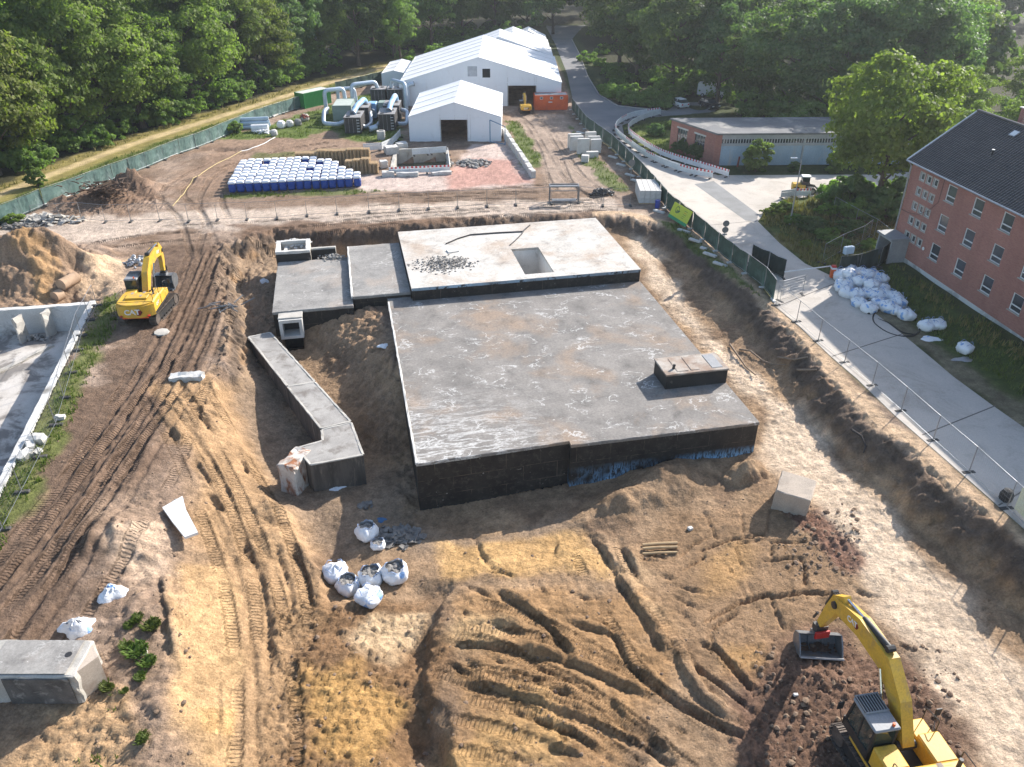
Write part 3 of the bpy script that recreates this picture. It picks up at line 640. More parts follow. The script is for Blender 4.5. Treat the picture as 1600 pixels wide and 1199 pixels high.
def grid_mesh(name):
    me = bpy.data.meshes.new(name)
    nv = NX * NY
    co = np.stack([XX, YY, ZZ], -1).reshape(-1).astype(np.float32)
    idx = np.arange(nv).reshape(NY, NX)
    q = np.stack([idx[:-1, :-1], idx[:-1, 1:], idx[1:, 1:], idx[1:, :-1]], -1).reshape(-1).astype(np.int32)
    nf = len(q) // 4
    me.vertices.add(nv); me.vertices.foreach_set('co', co)
    me.loops.add(nf * 4); me.loops.foreach_set('vertex_index', q)
    me.polygons.add(nf); me.polygons.foreach_set('loop_start', np.arange(0, nf * 4, 4, dtype=np.int32))
    me.polygons.foreach_set('use_smooth', np.ones(nf, bool))
    me.update(calc_edges=True)
    a = me.attributes.new('soil', 'FLOAT_COLOR', 'POINT')
    a.data.foreach_set('color', np.concatenate([CC, np.ones((NY, NX, 1))], -1).reshape(-1).astype(np.float32))
    for nm, arr in (('tread_s', TS), ('tread_m', TM)):
        a = me.attributes.new(nm, 'FLOAT', 'POINT'); a.data.foreach_set('value', arr.reshape(-1).astype(np.float32))
    return me
def soil_mat():
    m, nt, p = base_mat('soil')
    co = coords(nt)
    a = nd(nt, 'ShaderNodeAttribute', attribute_name='soil')
    g1 = ramp(nt, noise(nt, co, 7.0, 8, 0.75), 0.3, 0.7, (0.60,) * 3, (1.36,) * 3)
    g2 = ramp(nt, noise(nt, co, 1.7, 6, 0.6), 0.3, 0.7, (0.84,) * 3, (1.14,) * 3)
    c = mixc(nt, 1.0, mixc(nt, 1.0, a.outputs['Color'], g1, 'MULTIPLY'), g2, 'MULTIPLY')
    # scattered pale crumbs and pebbles
    v = nd(nt, 'ShaderNodeTexVoronoi'); v.inputs['Scale'].default_value = 2.6; nt.links.new(co, v.inputs['Vector'])
    peb = ramp(nt, v.outputs['Distance'], 0.035, 0.06, (1, 1, 1), (0, 0, 0))
    c = mixc(nt, nd_mul(nt, peb, 0.55), c, (0.5, 0.46, 0.40))
    nt.links.new(c, p.inputs['Base Color'])
    p.inputs['Roughness'].default_value = 0.95; p.inputs['Specular IOR Level'].default_value = 0.15
    ts = nd(nt, 'ShaderNodeAttribute', attribute_name='tread_s'); tm = nd(nt, 'ShaderNodeAttribute', attribute_name='tread_m')
    mu = nd(nt, 'ShaderNodeMath', operation='MULTIPLY'); nt.links.new(ts.outputs['Fac'], mu.inputs[0]); mu.inputs[1].default_value = 2 * math.pi / 0.21
    sn = nd(nt, 'ShaderNodeMath', operation='SINE'); nt.links.new(mu.outputs[0], sn.inputs[0])
    tr = nd(nt, 'ShaderNodeMath', operation='MULTIPLY'); nt.links.new(sn.outputs[0], tr.inputs[0]); nt.links.new(tm.outputs['Fac'], tr.inputs[1])
    b1 = nd(nt, 'ShaderNodeBump'); b1.inputs['Strength'].default_value = 0.9; b1.inputs['Distance'].default_value = 0.05; nt.links.new(tr.outputs[0], b1.inputs['Height'])
    b2 = nd(nt, 'ShaderNodeBump'); b2.inputs['Strength'].default_value = 1.0; b2.inputs['Distance'].default_value = 0.16
    nt.links.new(noise(nt, co, 4.2, 10, 0.72), b2.inputs['Height']); nt.links.new(b1.outputs[0], b2.inputs['Normal'])
    nt.links.new(b2.outputs[0], p.inputs['Normal'])
    return m
def nd_mul(nt, a, k):
    n = nd(nt, 'ShaderNodeMath', operation='MULTIPLY'); nt.links.new(a, n.inputs[0]); n.inputs[1].default_value = k; return n.outputs[0]
ground_me = grid_mesh('ground'); ground_me.materials.append(soil_mat())
ground = link('ground', ground_me); tag(ground, kind='structure')

# paved road and yard: flat sheet with a kerb edge
def paving_mat():
    m, nt, p = base_mat('paving')
    co = coords(nt)
    k = ramp(nt, noise(nt, co, 0.16, 7, 0.6), 0.38, 0.62)
    c = mixc(nt, k, (0.52, 0.465, 0.40), (0.44, 0.40, 0.35))
    k2 = ramp(nt, noise(nt, co, 0.26, 10, 0.74, 1.2), 0.49, 0.66)
    c = mixc(nt, nd_mul(nt, k2, 0.6), c, (0.30, 0.26, 0.215))
    g = ramp(nt, noise(nt, co, 7, 6, 0.7), 0.25, 0.75, (0.85,) * 3, (1.12,) * 3)
    c = mixc(nt, 1.0, c, g, 'MULTIPLY')
    # tree shade painted into the paving colour: darker, blue-grey towards the rear
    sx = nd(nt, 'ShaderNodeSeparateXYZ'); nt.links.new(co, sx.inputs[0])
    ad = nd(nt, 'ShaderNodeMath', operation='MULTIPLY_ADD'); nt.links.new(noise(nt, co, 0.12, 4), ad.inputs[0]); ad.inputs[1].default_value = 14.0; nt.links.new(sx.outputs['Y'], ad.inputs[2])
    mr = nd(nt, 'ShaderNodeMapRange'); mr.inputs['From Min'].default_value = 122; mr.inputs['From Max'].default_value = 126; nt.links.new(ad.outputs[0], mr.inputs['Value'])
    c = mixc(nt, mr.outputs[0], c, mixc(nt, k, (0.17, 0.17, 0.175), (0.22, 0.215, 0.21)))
    nt.links.new(c, p.inputs['Base Color']); p.inputs['Roughness'].default_value = 0.9; p.inputs['Specular IOR Level'].default_value = 0.25
    bump(nt, p, noise(nt, co, 9, 6, 0.7), 0.25, 0.02)
    return m
b = bmesh.new()
f = b.faces.new([b.verts.new((x, y, 0.0)) for x, y in ROAD])
bmesh.ops.triangulate(b, faces=[f])
mb = MB().bm(b)
nR = len(ROAD)
mb.add([(x, y, 0.0) for x, y in ROAD] + [(x, y, -0.25) for x, y in ROAD], [(i, (i + 1) % nR, nR + (i + 1) % nR, nR + i) for i in range(nR)])
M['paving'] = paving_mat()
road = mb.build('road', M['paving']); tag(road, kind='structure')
M['joint'] = pmat('joint_tar', (0.10, 0.09, 0.08), (0.16, 0.14, 0.12), 3, 0.9)
# tarred slab joints across the concrete drive, and the kerb strip by the fence
jt = MB()
for a, b_ in [((1212, 480), (1312, 440)), ((1300, 557), (1410, 522)), ((1441, 680), (1556, 634)), ((1110, 352), (1185, 345)), ((1560, 790), (1680, 720))]:
    p, q = G(*a), G(*b_); d = (q - p).normalized(); nn = Vector((-d.y, d.x, 0)) * 0.05
    jt.add([p - nn + Vector((0, 0, .004)), q - nn + Vector((0, 0, .004)), q + nn + Vector((0, 0, .004)), p + nn + Vector((0, 0, .004))], [(0, 1, 2, 3)])
j = jt.build('slab_joint', M['joint'], road)
# asphalt trench patch across the yard
tp = px([(1085, 288), (1115, 283), (1185, 335), (1182, 347), (1165, 345)])
pa = MB(); pa.add([(x, y, 0.005) for x, y in tp], [tuple(range(len(tp)))])
pa.build('trench_patch', pmat('asphalt_patch', (0.24, 0.24, 0.235), (0.19, 0.19, 0.185), 0.6, 0.9, bmp=0.2), road)
# roadside kerb of the drive towards the wood
kp = px([(893, 62), (905, 85), (918, 120), (935, 148), (965, 166), (1040, 174)])
for (x0, y0), (x1, y1) in zip(kp[:-1], kp[1:]):
    L = math.hypot(x1 - x0, y1 - y0); a = math.atan2(y1 - y0, x1 - x0); nK = max(1, int(L / 3))
    for k in range(nK):
        MB().box(k * L / nK + .01, (k + 1) * L / nK - .01, 0.0, 0.15, -0.2, 0.12, RZ(a, (x0, y0, 0))).build('kerb_stone', M['concrete'], road)
# ------------------------------------------------------------------ bunker
def roof_mat(name, ca, cb, brown, kb, streak, ks, corner=False):
    m, nt, p = base_mat(name)
    co = coords(nt)
    c = mixc(nt, ramp(nt, noise(nt, co, 0.35, 8, 0.62), 0.36, 0.64), ca, cb)
    c = mixc(nt, nd_mul(nt, ramp(nt, noise(nt, co, 0.17, 6, 0.6, 0.4), 0.50, 0.64), kb), c, brown)
    sp = ramp(nt, noise(nt, co, 0.5, 3, 0.5), 0.47, 0.60)
    def ridge(sc, dist, w, st):
        n_ = noise(nt, mapped(nt, co, st), sc, 5, 0.6, dist)
        a = nd(nt, 'ShaderNodeMath', operation='SUBTRACT'); nt.links.new(n_, a.inputs[0]); a.inputs[1].default_value = 0.5
        b_ = nd(nt, 'ShaderNodeMath', operation='ABSOLUTE'); nt.links.new(a.outputs[0], b_.inputs[0])
        return ramp(nt, b_.outputs[0], 0.0, w, (1, 1, 1), (0, 0, 0))
    r1 = mixc(nt, 1.0, ridge(0.5, 0.5, 0.016, (0.8, 1.3, 1)), sp, 'MULTIPLY')
    c = mixc(nt, nd_mul(nt, r1, ks), c, streak)
    if corner:
        sx = nd(nt, 'ShaderNodeSeparateXYZ'); nt.links.new(co, sx.inputs[0])
        def mr(sock, a, b_):
            n_ = nd(nt, 'ShaderNodeMapRange'); n_.inputs['From Min'].default_value = a; n_.inputs['From Max'].default_value = b_
            nt.links.new(sock, n_.inputs['Value']); return n_.outputs[0]
        mk = mixc(nt, 1.0, mr(sx.outputs['Y'], 9.0, 1.5), mr(sx.outputs['X'], 10.5, 4.0), 'MULTIPLY')
        mp = nd(nt, 'ShaderNodeMapping'); mp.inputs['Rotation'].default_value = (0, 0, -0.55); mp.inputs['Scale'].default_value = (0.42, 1.5, 1); nt.links.new(co, mp.inputs['Vector'])
        n2 = noise(nt, mp.outputs[0], 0.9, 7, 0.68, 0.5)
        sb = nd(nt, 'ShaderNodeMath', operation='SUBTRACT'); nt.links.new(n2, sb.inputs[0]); sb.inputs[1].default_value = 0.5
        ab = nd(nt, 'ShaderNodeMath', operation='ABSOLUTE'); nt.links.new(sb.outputs[0], ab.inputs[0])
        r2 = mixc(nt, 1.0, ramp(nt, ab.outputs[0], 0.005, 0.05, (1, 1, 1), (0, 0, 0)), mk, 'MULTIPLY')
        c = mixc(nt, nd_mul(nt, r2, 0.7), c, streak)
    bl = ramp(nt, noise(nt, co, 1.5, 7, 0.72), 0.665, 0.70)
    c = mixc(nt, nd_mul(nt, bl, 0.8), c, streak)
    dk = ramp(nt, noise(nt, co, 0.7, 9, 0.75, 0.3), 0.53, 0.68)
    c = mixc(nt, nd_mul(nt, dk, 0.45), c, (0.07, 0.065, 0.06))
    g = ramp(nt, noise(nt, co, 6, 9, 0.78), 0.28, 0.72, (0.66,) * 3, (1.28,) * 3)
    c = mixc(nt, 1.0, c, g, 'MULTIPLY')
    nt.links.new(c, p.inputs['Base Color']); p.inputs['Roughness'].default_value = 0.88; p.inputs['Specular IOR Level'].default_value = 0.3
    bump(nt, p, noise(nt, co, 5, 8, 0.7), 0.3, 0.04)
    return m
M['roof_grey'] = roof_mat('bitumen_roof', (0.248, 0.228, 0.205), (0.172, 0.16, 0.146), (0.29, 0.215, 0.155), 0.85, (0.62, 0.61, 0.58), 0.8, True)
M['roof_mid'] = roof_mat('worn_roof', (0.30, 0.285, 0.262), (0.22, 0.21, 0.195), (0.38, 0.31, 0.25), 0.6, (0.62, 0.6, 0.56), 0.5)
M['roof_white'] = roof_mat('bare_concrete_roof', (0.55, 0.52, 0.47), (0.44, 0.41, 0.365), (0.40, 0.32, 0.25), 0.9, (0.72, 0.71, 0.68), 0.4)
def coat_mat(name, blue):
    """black bitumen coat on the walls: seams, scraped white marks, blue primer showing"""
    m, nt, p = base_mat(name); co = coords(nt)
    c = mixc(nt, ramp(nt, noise(nt, co, 0.9, 6), 0.35, 0.65), (0.020, 0.018, 0.017), (0.036, 0.032, 0.028))
    br = nd(nt, 'ShaderNodeTexBrick'); br.inputs['Scale'].default_value = 1.0; br.inputs['Mortar Size'].default_value = 0.012; br.inputs['Brick Width'].default_value = 2.3; br.inputs['Row Height'].default_value = 1.25
    rt = nd(nt, 'ShaderNodeMapping'); rt.inputs['Rotation'].default_value = (math.pi / 2, 0, 0); nt.links.new(co, rt.inputs['Vector']); nt.links.new(rt.outputs[0], br.inputs['Vector'])
    sm = mixc(nt, 1.0, br.outputs['Fac'], ramp(nt, noise(nt, co, 1.2, 3), 0.42, 0.6), 'MULTIPLY')
    c = mixc(nt, nd_mul(nt, sm, 0.8), c, (0.20, 0.15, 0.11))
    c = mixc(nt, nd_mul(nt, ramp(nt, noise(nt, co, 2.6, 8, 0.75), 0.52, 0.66), 0.5), c, (0.10, 0.085, 0.07))
    w = ramp(nt, noise(nt, mapped(nt, co, (1, 1, 1.6)), 2.0, 8, 0.75), 0.645, 0.68)
    c = mixc(nt, nd_mul(nt, w, 0.7), c, (0.45, 0.43, 0.40))
    if blue:
        sx = nd(nt, 'ShaderNodeSeparateXYZ'); nt.links.new(co, sx.inputs[0])
        mz = nd(nt, 'ShaderNodeMapRange'); mz.inputs['From Min'].default_value = blue[0]; mz.inputs['From Max'].default_value = blue[1]; nt.links.new(sx.outputs['Z'], mz.inputs['Value'])
        sc_ = ramp(nt, noise(nt, mapped(nt, co, (5, 5, 1.2)), 1.2, 6, 0.75), 0.44, 0.53)
        lo = ramp(nt, noise(nt, co, 0.25, 3), 0.40, 0.55)
        k = mixc(nt, 1.0, mixc(nt, 1.0, mz.outputs[0], sc_, 'MULTIPLY'), lo, 'MULTIPLY')
        c = mixc(nt, k, c, (0.26, 0.50, 0.74))
    nt.links.new(c, p.inputs['Base Color']); p.inputs['Roughness'].default_value = 0.55; p.inputs['Specular IOR Level'].default_value = 0.2
    bump(nt, p, noise(nt, co, 4, 7, 0.65), 0.35, 0.05)
    return m
M['coat'] = coat_mat('bitumen_coat', None); M['coat_blue'] = coat_mat('bitumen_coat_blue', (-1.6, -2.4)); M['coat_sky'] = coat_mat('bitumen_edge_blue', (1.12, 1.36))

def worn_box(x0, x1, y0, y1, z0, z1, seg=0.5, amp=0.03, seed=0, ch=0.03, M4=None, cap=24):
    """box whose edges and faces are slightly broken up"""
    bm = bmesh.new(); bmesh.ops.create_cube(bm, size=1)
    for q in bm.verts: q.co = Vector(((x0 + x1) / 2 + q.co.x * (x1 - x0), (y0 + y1) / 2 + q.co.y * (y1 - y0), (z0 + z1) / 2 + q.co.z * (z1 - z0)))
    for ax, L in ((0, x1 - x0), (1, y1 - y0), (2, z1 - z0)):
        nseg = min(cap, int(L / seg))
        for k in range(1, nseg):
            pl = Vector(((x0, y0, z0)[ax] if ax == 0 else 0, y0 if ax == 1 else 0, z0 if ax == 2 else 0)); pl[ax] += L * k / nseg
            no = Vector((0, 0, 0)); no[ax] = 1
            bmesh.ops.bisect_plane(bm, geom=bm.verts[:] + bm.edges[:] + bm.faces[:], plane_co=pl, plane_no=no)
    if ch > 0:
        ed = [e for e in bm.edges if len(e.link_faces) == 2 and e.calc_face_angle(0) > 0.5]
        bmesh.ops.bevel(bm, geom=ed, offset=ch, segments=1, affect='EDGES')
    r = random.Random(seed)
    for q in bm.verts: q.co += Vector((r.uniform(-1, 1), r.uniform(-1, 1), r.uniform(-1, 1))) * amp
    return MB().bm(bm, M4)

bunker = empty('bunker', (BO.x, BO.y, 0), BA, 'excavated flat concrete bunker with grey roof and black coated walls', 'bunker')
def bpart(name, mb, mat, **k): return mb.build(name, mat, bunker, **k)
zr = 0.2
mb = MB(); mb.prism([(0, 0), (5.0, 0.2), (9.95, 0.45), (9.95, -0.02), (23, -0.03), (23.02, 24.3), (0, 24.3)], zr - 0.22, zr)
o = bpart('roof_slab', mb, M['roof_grey']); tag(o, 'large grey streaked lower roof of the bunker')
mb = MB(); mb.prism([(0.03, 0.03), (5.0, 0.23), (9.95, 0.48), (9.95, 3), (0.03, 3)], -4.2, zr - 0.22); bpart('front_wall', mb, M['coat'])
mb = MB(); mb.prism([(9.96, 0.01), (22.97, 0.0), (22.97, 3), (9.96, 3)], -4.2, zr - 0.22); tag(bpart('front_wall', mb, M['coat_blue']), 'black wall with blue primer streaks')
bpart('side_wall', MB().box(0.03, 0.6, 3.0, 24.2, -4.2, zr - 0.22), M['coat']); bpart('side_wall', MB().box(22.4, 22.97, 3.0, 24.2, -4.2, zr - 0.22), M['coat'])
# white scuff line along the left roof edge
bpart('roof_edging', worn_box(-0.03, 0.12, 0.05, 24.0, zr - 0.1, zr + 0.03, 0.6, 0.025, 3, 0.02, cap=60), M['concrete_light'])
for k, (xa, ya, xb, yb) in enumerate([(0.1, 0.0, 9.9, 0.44), (10.0, -.02, 22.95, -.03)]):
    L = math.hypot(xb - xa, yb - ya); bpart('roof_edging', worn_box(0, L, -0.025, 0.14, zr - 0.13, zr + 0.012, 0.32, 0.022, 21 + k, 0.03, RZ(math.atan2(yb - ya, xb - xa), (xa, ya, 0)), cap=50), M['roof_grey'])
# upper block with its open shaft
zu = 1.4; U0, U1, V0, V1 = 2.1, 23.0, 23.75, 38.0; A0, A1, B0, B1 = 12.4, 15.1, 24.75, 31.0
for k, (x0, x1, y0, y1) in enumerate([(U0, A0, V0, V1), (A1, U1, V0, V1), (A0, A1, V0, B0), (A0, A1, B1, V1)]):
    bpart('upper_roof_slab', MB().box(x0, x1, y0, y1, zu - 0.24, zu), M['roof_white'])
bpart('upper_front_wall', MB().box(U0 + .04, U1 - .04, V0 + 0.05, V0 + 0.5, zr, zu - 0.24), M['coat_sky'])
bpart('upper_edge_band', worn_box(U0 + .02, U1 - .02, V0 - 0.02, V0 + 0.05, zu - 0.26, zu - 0.02, 0.5, 0.012, 5, 0.0, cap=46), pmat('blue_edge', (0.36, 0.50, 0.62), (0.16, 0.17, 0.18), 0.25, 0.8, bmp=0.2, dirt=(0.04, 0.04, 0.04), dscale=1.5, dlo=0.55, dhi=0.62))
bpart('upper_side_wall', MB().box(U1 - 0.5, U1 - .04, V0 + .5, V1, -3.5, zu - 0.24), M['coat']); bpart('upper_side_wall', MB().box(U0 + .04, U0 + 0.5, V0 + .5, V1, -1.5, zu - 0.24), M['coat'])
bpart('upper_rear_wall', MB().box(U0 + .5, U1 - .5, V1 - 0.45, V1 - .03, -1.5, zu - 0.24), M['coat'])
M['shaftwall'] = pmat('shaft_plaster', (0.66, 0.65, 0.62), (0.55, 0.54, 0.51), 0.8, 0.9, bmp=0.2, dirt=(0.25, 0.22, 0.18), dlo=0.56, dhi=0.72)
for (x0, x1, y0, y1) in [(A0 - .25, A0, B0 - .25, B1 + .25), (A1, A1 + .25, B0 - .25, B1 + .25), (A0, A1, B0 - .25, B0), (A0, A1, B1, B1 + .25)]:
    bpart('shaft_wall', MB().box(x0, x1, y0, y1, -2.2, zu - 0.245), M['shaftwall'])
bpart('shaft_floor', MB().box(A0, A1, B0, B1, -2.3, -2.1), M['concrete'])
bpart('shaft_door', MB().box(A0 + 0.002, A0 + 0.04, B1 - 2.0, B1 - 1.1, -2.1, -0.1), M['rustred'])
# stepped slabs on the left and the ramp piece between
bpart('step_slab', worn_box(-2.95, 2.08, 24.6, 36.8, 0.45, 0.7, 0.8, 0.02, 6, 0.03), M['roof_mid']); bpart('step_wall', MB().box(-2.9, 2.06, 24.7, 36.5, -3.0, 0.455), M['coat'])
bpart('ramp_slab', MB().prism([(0.0, 24.31), (2.06, 24.31), (2.06, 24.66), (0.0, 24.66)], zr - .2, zr + .02), M['roof_mid'])
bpart('low_slab', worn_box(-9.8, -2.97, 23.9, 35.2, -0.05, 0.2, 0.8, 0.02, 7, 0.03), M['roof_mid']); bpart('low_wall', MB().box(-9.75, -3.0, 24.0, 35.0, -3.4, -0.045), M['coat'])
bpart('step_edge', worn_box(-3.1, -2.93, 24.6, 36.7, 0.55, 0.73, 0.7, 0.03, 8, 0.02, cap=40), M['concrete_light'])
# open brick shaft at the rear corner
for (x0, x1, y0, y1) in [(-9.9, -6.65, 35.2, 35.6), (-9.9, -9.5, 35.6, 38.4), (-7.05, -6.65, 35.6, 38.4), (-9.5, -7.05, 38.0, 38.4)]:
    bpart('shaft_rim', worn_box(x0, x1, y0, y1, 0.95, 1.22, 0.5, 0.025, int(x0 * 7 + y0), 0.02), M['concrete_light'])
    bpart('shaft_side', MB().box(x0 + .01, x1 - .01, y0 + .01, y1 - .01, -2.5, 0.95), M['bitumen'] if y0 < 35.3 else M['concrete'])
bpart('shaft_bottom', MB().box(-9.5, -7.05, 35.6, 38.0, -0.6, -0.5), M['concrete_dark'])
bpart('shaft_partition', MB().box(-9.2, -8.9, 35.6, 38.0, -0.5, 0.7), M['concrete_light'])
bpart('wing_wall', worn_box(-6.6, -4.2, 36.2, 36.6, -0.3, 0.95, 0.6, 0.02, 12, 0.03), M['concrete']); bpart('wing_wall_coat', MB().box(-6.62, -4.25, 36.14, 36.2, -0.3, 0.8), M['bitumen'])
# square duct mouth
dm = [(-9.25, -8.98, -1.75, 0.0), (-7.62, -7.35, -1.75, 0.0), (-8.98, -7.62, -0.27, 0.0), (-8.98, -7.62, -1.75, -1.5)]
for x0, x1, z0, z1 in dm: bpart('duct_frame', MB().box(x0, x1, 22.5, 23.95, z0, z1), M['concrete_light'])
bpart('duct_back', MB().box(-8.98, -7.62, 23.8, 23.9, -1.5, -0.27), M['black'])
bpart('duct_roof', worn_box(-9.3, -7.3, 22.75, 23.95, 0.0, 0.1, 0.5, 0.02, 15, 0.02), M['concrete'])
# stair head with its lid on the lower roof
M['lid'] = pmat('rusty_lid', (0.40, 0.36, 0.31), (0.27, 0.19, 0.14), 0.9, 0.85, bmp=0.2, dirt=(0.17, 0.12, 0.09), dscale=1.2, dlo=0.52, dhi=0.7)
hx0, hx1, hy0, hy1 = 18.35, 23.0, 5.25, 7.6
h = bpart('stair_head', MB().box(hx0, hx1, hy0, hy1, zr, 1.28), M['bitumen']); bpart('stair_head_lid', worn_box(hx0 - .06, hx1 + .06, hy0 - .06, hy1 + .06, 1.28, 1.42, 0.7, 0.012, 18, 0.02), M['lid'])
for k, (a, b_, cc) in enumerate([(0.9, 1.75, 'rustred'), (1.95, 2.6, 'rustred'), (3.55, 4.35, 'cabroof')]): bpart('lid_plate', MB().box(hx0 + a, hx0 + b_, hy0 + .25, hy1 - .2, 1.421, 1.45), M['lid'] if k < 2 else M['cabroof'])
bpart('vent_stub', MB().cyl((hx0 + 0.75, hy0 + 0.7, 1.42), (hx0 + 0.85, hy0 + 0.75, 1.75), 0.1, n=8), M['black'])

def chunk(r, s, flat=0.5):
    bm = bmesh.new(); bmesh.ops.create_icosphere(bm, subdivisions=1, radius=1)
    for q in bm.verts:
        q.co *= r.uniform(0.65, 1.1)
        q.co = Vector((q.co.x * s * r.uniform(0.8, 1.3), q.co.y * s, q.co.z * s * flat))
    return bm
def rubble(name, pts, mat, seed, s0, s1, label, cat='rubble', flat=0.5, lift=0.4, parent=None, plates=0.0):
    r = random.Random(seed); mb = MB()
    for p in pts:
        s = r.uniform(s0, s1)
        R = Euler((r.uniform(-.5, .5), r.uniform(-.5, .5), r.uniform(0, 6.3))).to_matrix().to_4x4()
        T = Matrix.Translation((p[0], p[1], p[2] + s * flat * lift)) @ R
        if r.random() < plates:
            mb.box(-s, s, -s * .7, s * .7, -s * .14, s * .14, T)
        else: mb.bm(chunk(r, s, flat), T)
    o = mb.build(name, mat, parent); tag(o, label if parent is None else None, cat if parent is None else None, kind='stuff'); return o
def cluster(c, rx, ry, n, seed, hgt=0.0, zf=None):
    r = random.Random(seed); out = []
    while len(out) < n:
        x, y = r.gauss(0, .45), r.gauss(0, .45); q = math.hypot(x, y)
        if q > 1: continue
        X, Y = c[0] + x * rx, c[1] + y * ry
        z = (zf if zf is not None else hz(X, Y)) + hgt * (1 - q) * r.random()
        out.append((X, Y, z))
    return out
M['debris_dark'] = pmat('dark_debris', (0.13, 0.12, 0.11), (0.22, 0.205, 0.185), 3, 0.9, bmp=0.3)
M['debris_grey'] = pmat('grey_debris', (0.30, 0.285, 0.26), (0.2, 0.19, 0.175), 2, 0.9, bmp=0.3)
c = BW(5.6, 28.6); rubble('roof_debris', cluster(c, 3.4, 2.4, 420, 5, 0.12, zu), M['debris_dark'], 4, 0.03, 0.13, 'dark broken roofing scraps strewn on the pale upper roof', flat=0.4, plates=0.5)
c = BW(6.0, 29.0); rubble('roof_grit', cluster(c, 2.6, 1.8, 260, 8, 0.1, zu), M['debris_grey'], 7, 0.02, 0.09, 'fine grey grit among the scraps on the upper roof')
c = BW(-8.3, 38.8); rubble('shaft_rubble', cluster(c, 2.0, 1.3, 160, 6, 0.6, 0.5), M['concrete_light'], 5, 0.1, 0.3, 'pale rubble heaped behind the open shaft at the bunker corner')
c = BW(-4.6, 35.4); rubble('edge_rubble', cluster(c, 1.8, 1.1, 110, 7, 0.3, 0.15), M['debris_grey'], 6, 0.06, 0.2, 'small grey rubble by the stub wall on the low slab')
c = BW(-6.4, 38.0); 
# bent cable and a pulled-up strip on the upper roof
def on_roof(pts, z): return [(*G2(u, v, z), z) for u, v in pts]
o = MB().tube([(a, b, c_) for a, b, c_ in on_roof([(697, 381), (715, 373), (735, 367), (775, 364), (816, 362), (822, 357), (828, 352)], zu + 0.07)], 0.07, 6).build('roof_cable', M['black'])
tag(o, 'long black bent cable lying across the pale upper roof', 'cable')
o = MB().tube([(a, b, c_) for a, b, c_ in on_roof([(797, 383), (806, 375), (815, 366), (819, 360)], zu + 0.06)], 0.06, 6).build('cable_stub', M['black'])
tag(o, 'short black cable stub running towards the roof opening', 'cable')
p = G(707, 393, zu); o = worn_box(-0.5, 0.55, -0.35, 0.35, 0.02, 0.1, 0.3, 0.02, 30, 0.01).build('loose_plate', M['concrete_light'], loc=(p.x, p.y, zu), rot=(0.05, 0, 0.4)); tag(o, 'loose pale concrete plate beside roofing scraps on the roof', 'plate')

# ------------------------------------------------------------------ severed duct: three cast pieces and a broken foot
duct = empty('concrete_duct', (-15, 50, 0), 0, 'long angled concrete duct lying severed in the trench beside the bunker', 'duct')
def dseg(poly, z0, z1, seed, broken=False):
    poly = [(x + 15, y - 50) for x, y in poly]
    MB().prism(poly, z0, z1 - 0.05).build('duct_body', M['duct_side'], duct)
    cx = sum(p[0] for p in poly) / len(poly); cy = sum(p[1] for p in poly) / len(poly)
    q = [(cx + (x - cx) * 0.985, cy + (y - cy) * 0.985) for x, y in poly]
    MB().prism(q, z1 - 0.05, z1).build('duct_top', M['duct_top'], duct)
    for i in range(len(q)):
        (x0, y0), (x1, y1) = poly[i], poly[(i + 1) % len(poly)]; L = math.hypot(x1 - x0, y1 - y0)
        worn_box(0.03, L - .03, -0.06, 0.10, z1 - 0.07, z1 + 0.03, 0.4, 0.02, seed + i, 0.02, RZ(math.atan2(y1 - y0, x1 - x0), (x0, y0, 0))).build('duct_rim', M['concrete'], duct)
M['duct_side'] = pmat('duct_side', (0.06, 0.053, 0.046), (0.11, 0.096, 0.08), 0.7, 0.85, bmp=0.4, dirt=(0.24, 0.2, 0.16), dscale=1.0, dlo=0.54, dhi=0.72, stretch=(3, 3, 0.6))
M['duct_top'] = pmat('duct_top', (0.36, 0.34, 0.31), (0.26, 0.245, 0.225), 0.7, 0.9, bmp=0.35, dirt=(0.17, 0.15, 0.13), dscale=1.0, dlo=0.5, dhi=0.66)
zd = -1.0
dseg([(-22.0, 59.2), (-16.85, 51.3), (-14.9, 51.95), (-20.4, 60.05)], -3.4, zd, 40)
dseg([(-16.8, 51.2), (-13.15, 45.6), (-11.25, 46.5), (-14.86, 51.85)], -3.4, zd + .02, 50)
dseg([(-13.1, 45.5), (-12.75, 44.2), (-14.3, 43.35), (-13.0, 41.5), (-9.75, 42.6), (-11.2, 46.4)], -3.6, zd, 60)
fo = worn_box(-0.62, 0.62, -1.1, 1.1, -2.45, 0.05, 0.35, 0.06, 71, 0.08).build('broken_foot', pmat('rust_stained', (0.58, 0.54, 0.48), (0.47, 0.42, 0.36), 0.7, 0.9, bmp=0.3, dirt=(0.27, 0.11, 0.05), dscale=1.1, dlo=0.47, dhi=0.58, stretch=(1, 1, .5)), duct, loc=(-14.2 + 15, 42.3 - 50, zd), rot=(0, 0, -0.35)); tag(fo, 'rust stained broken end of the duct')

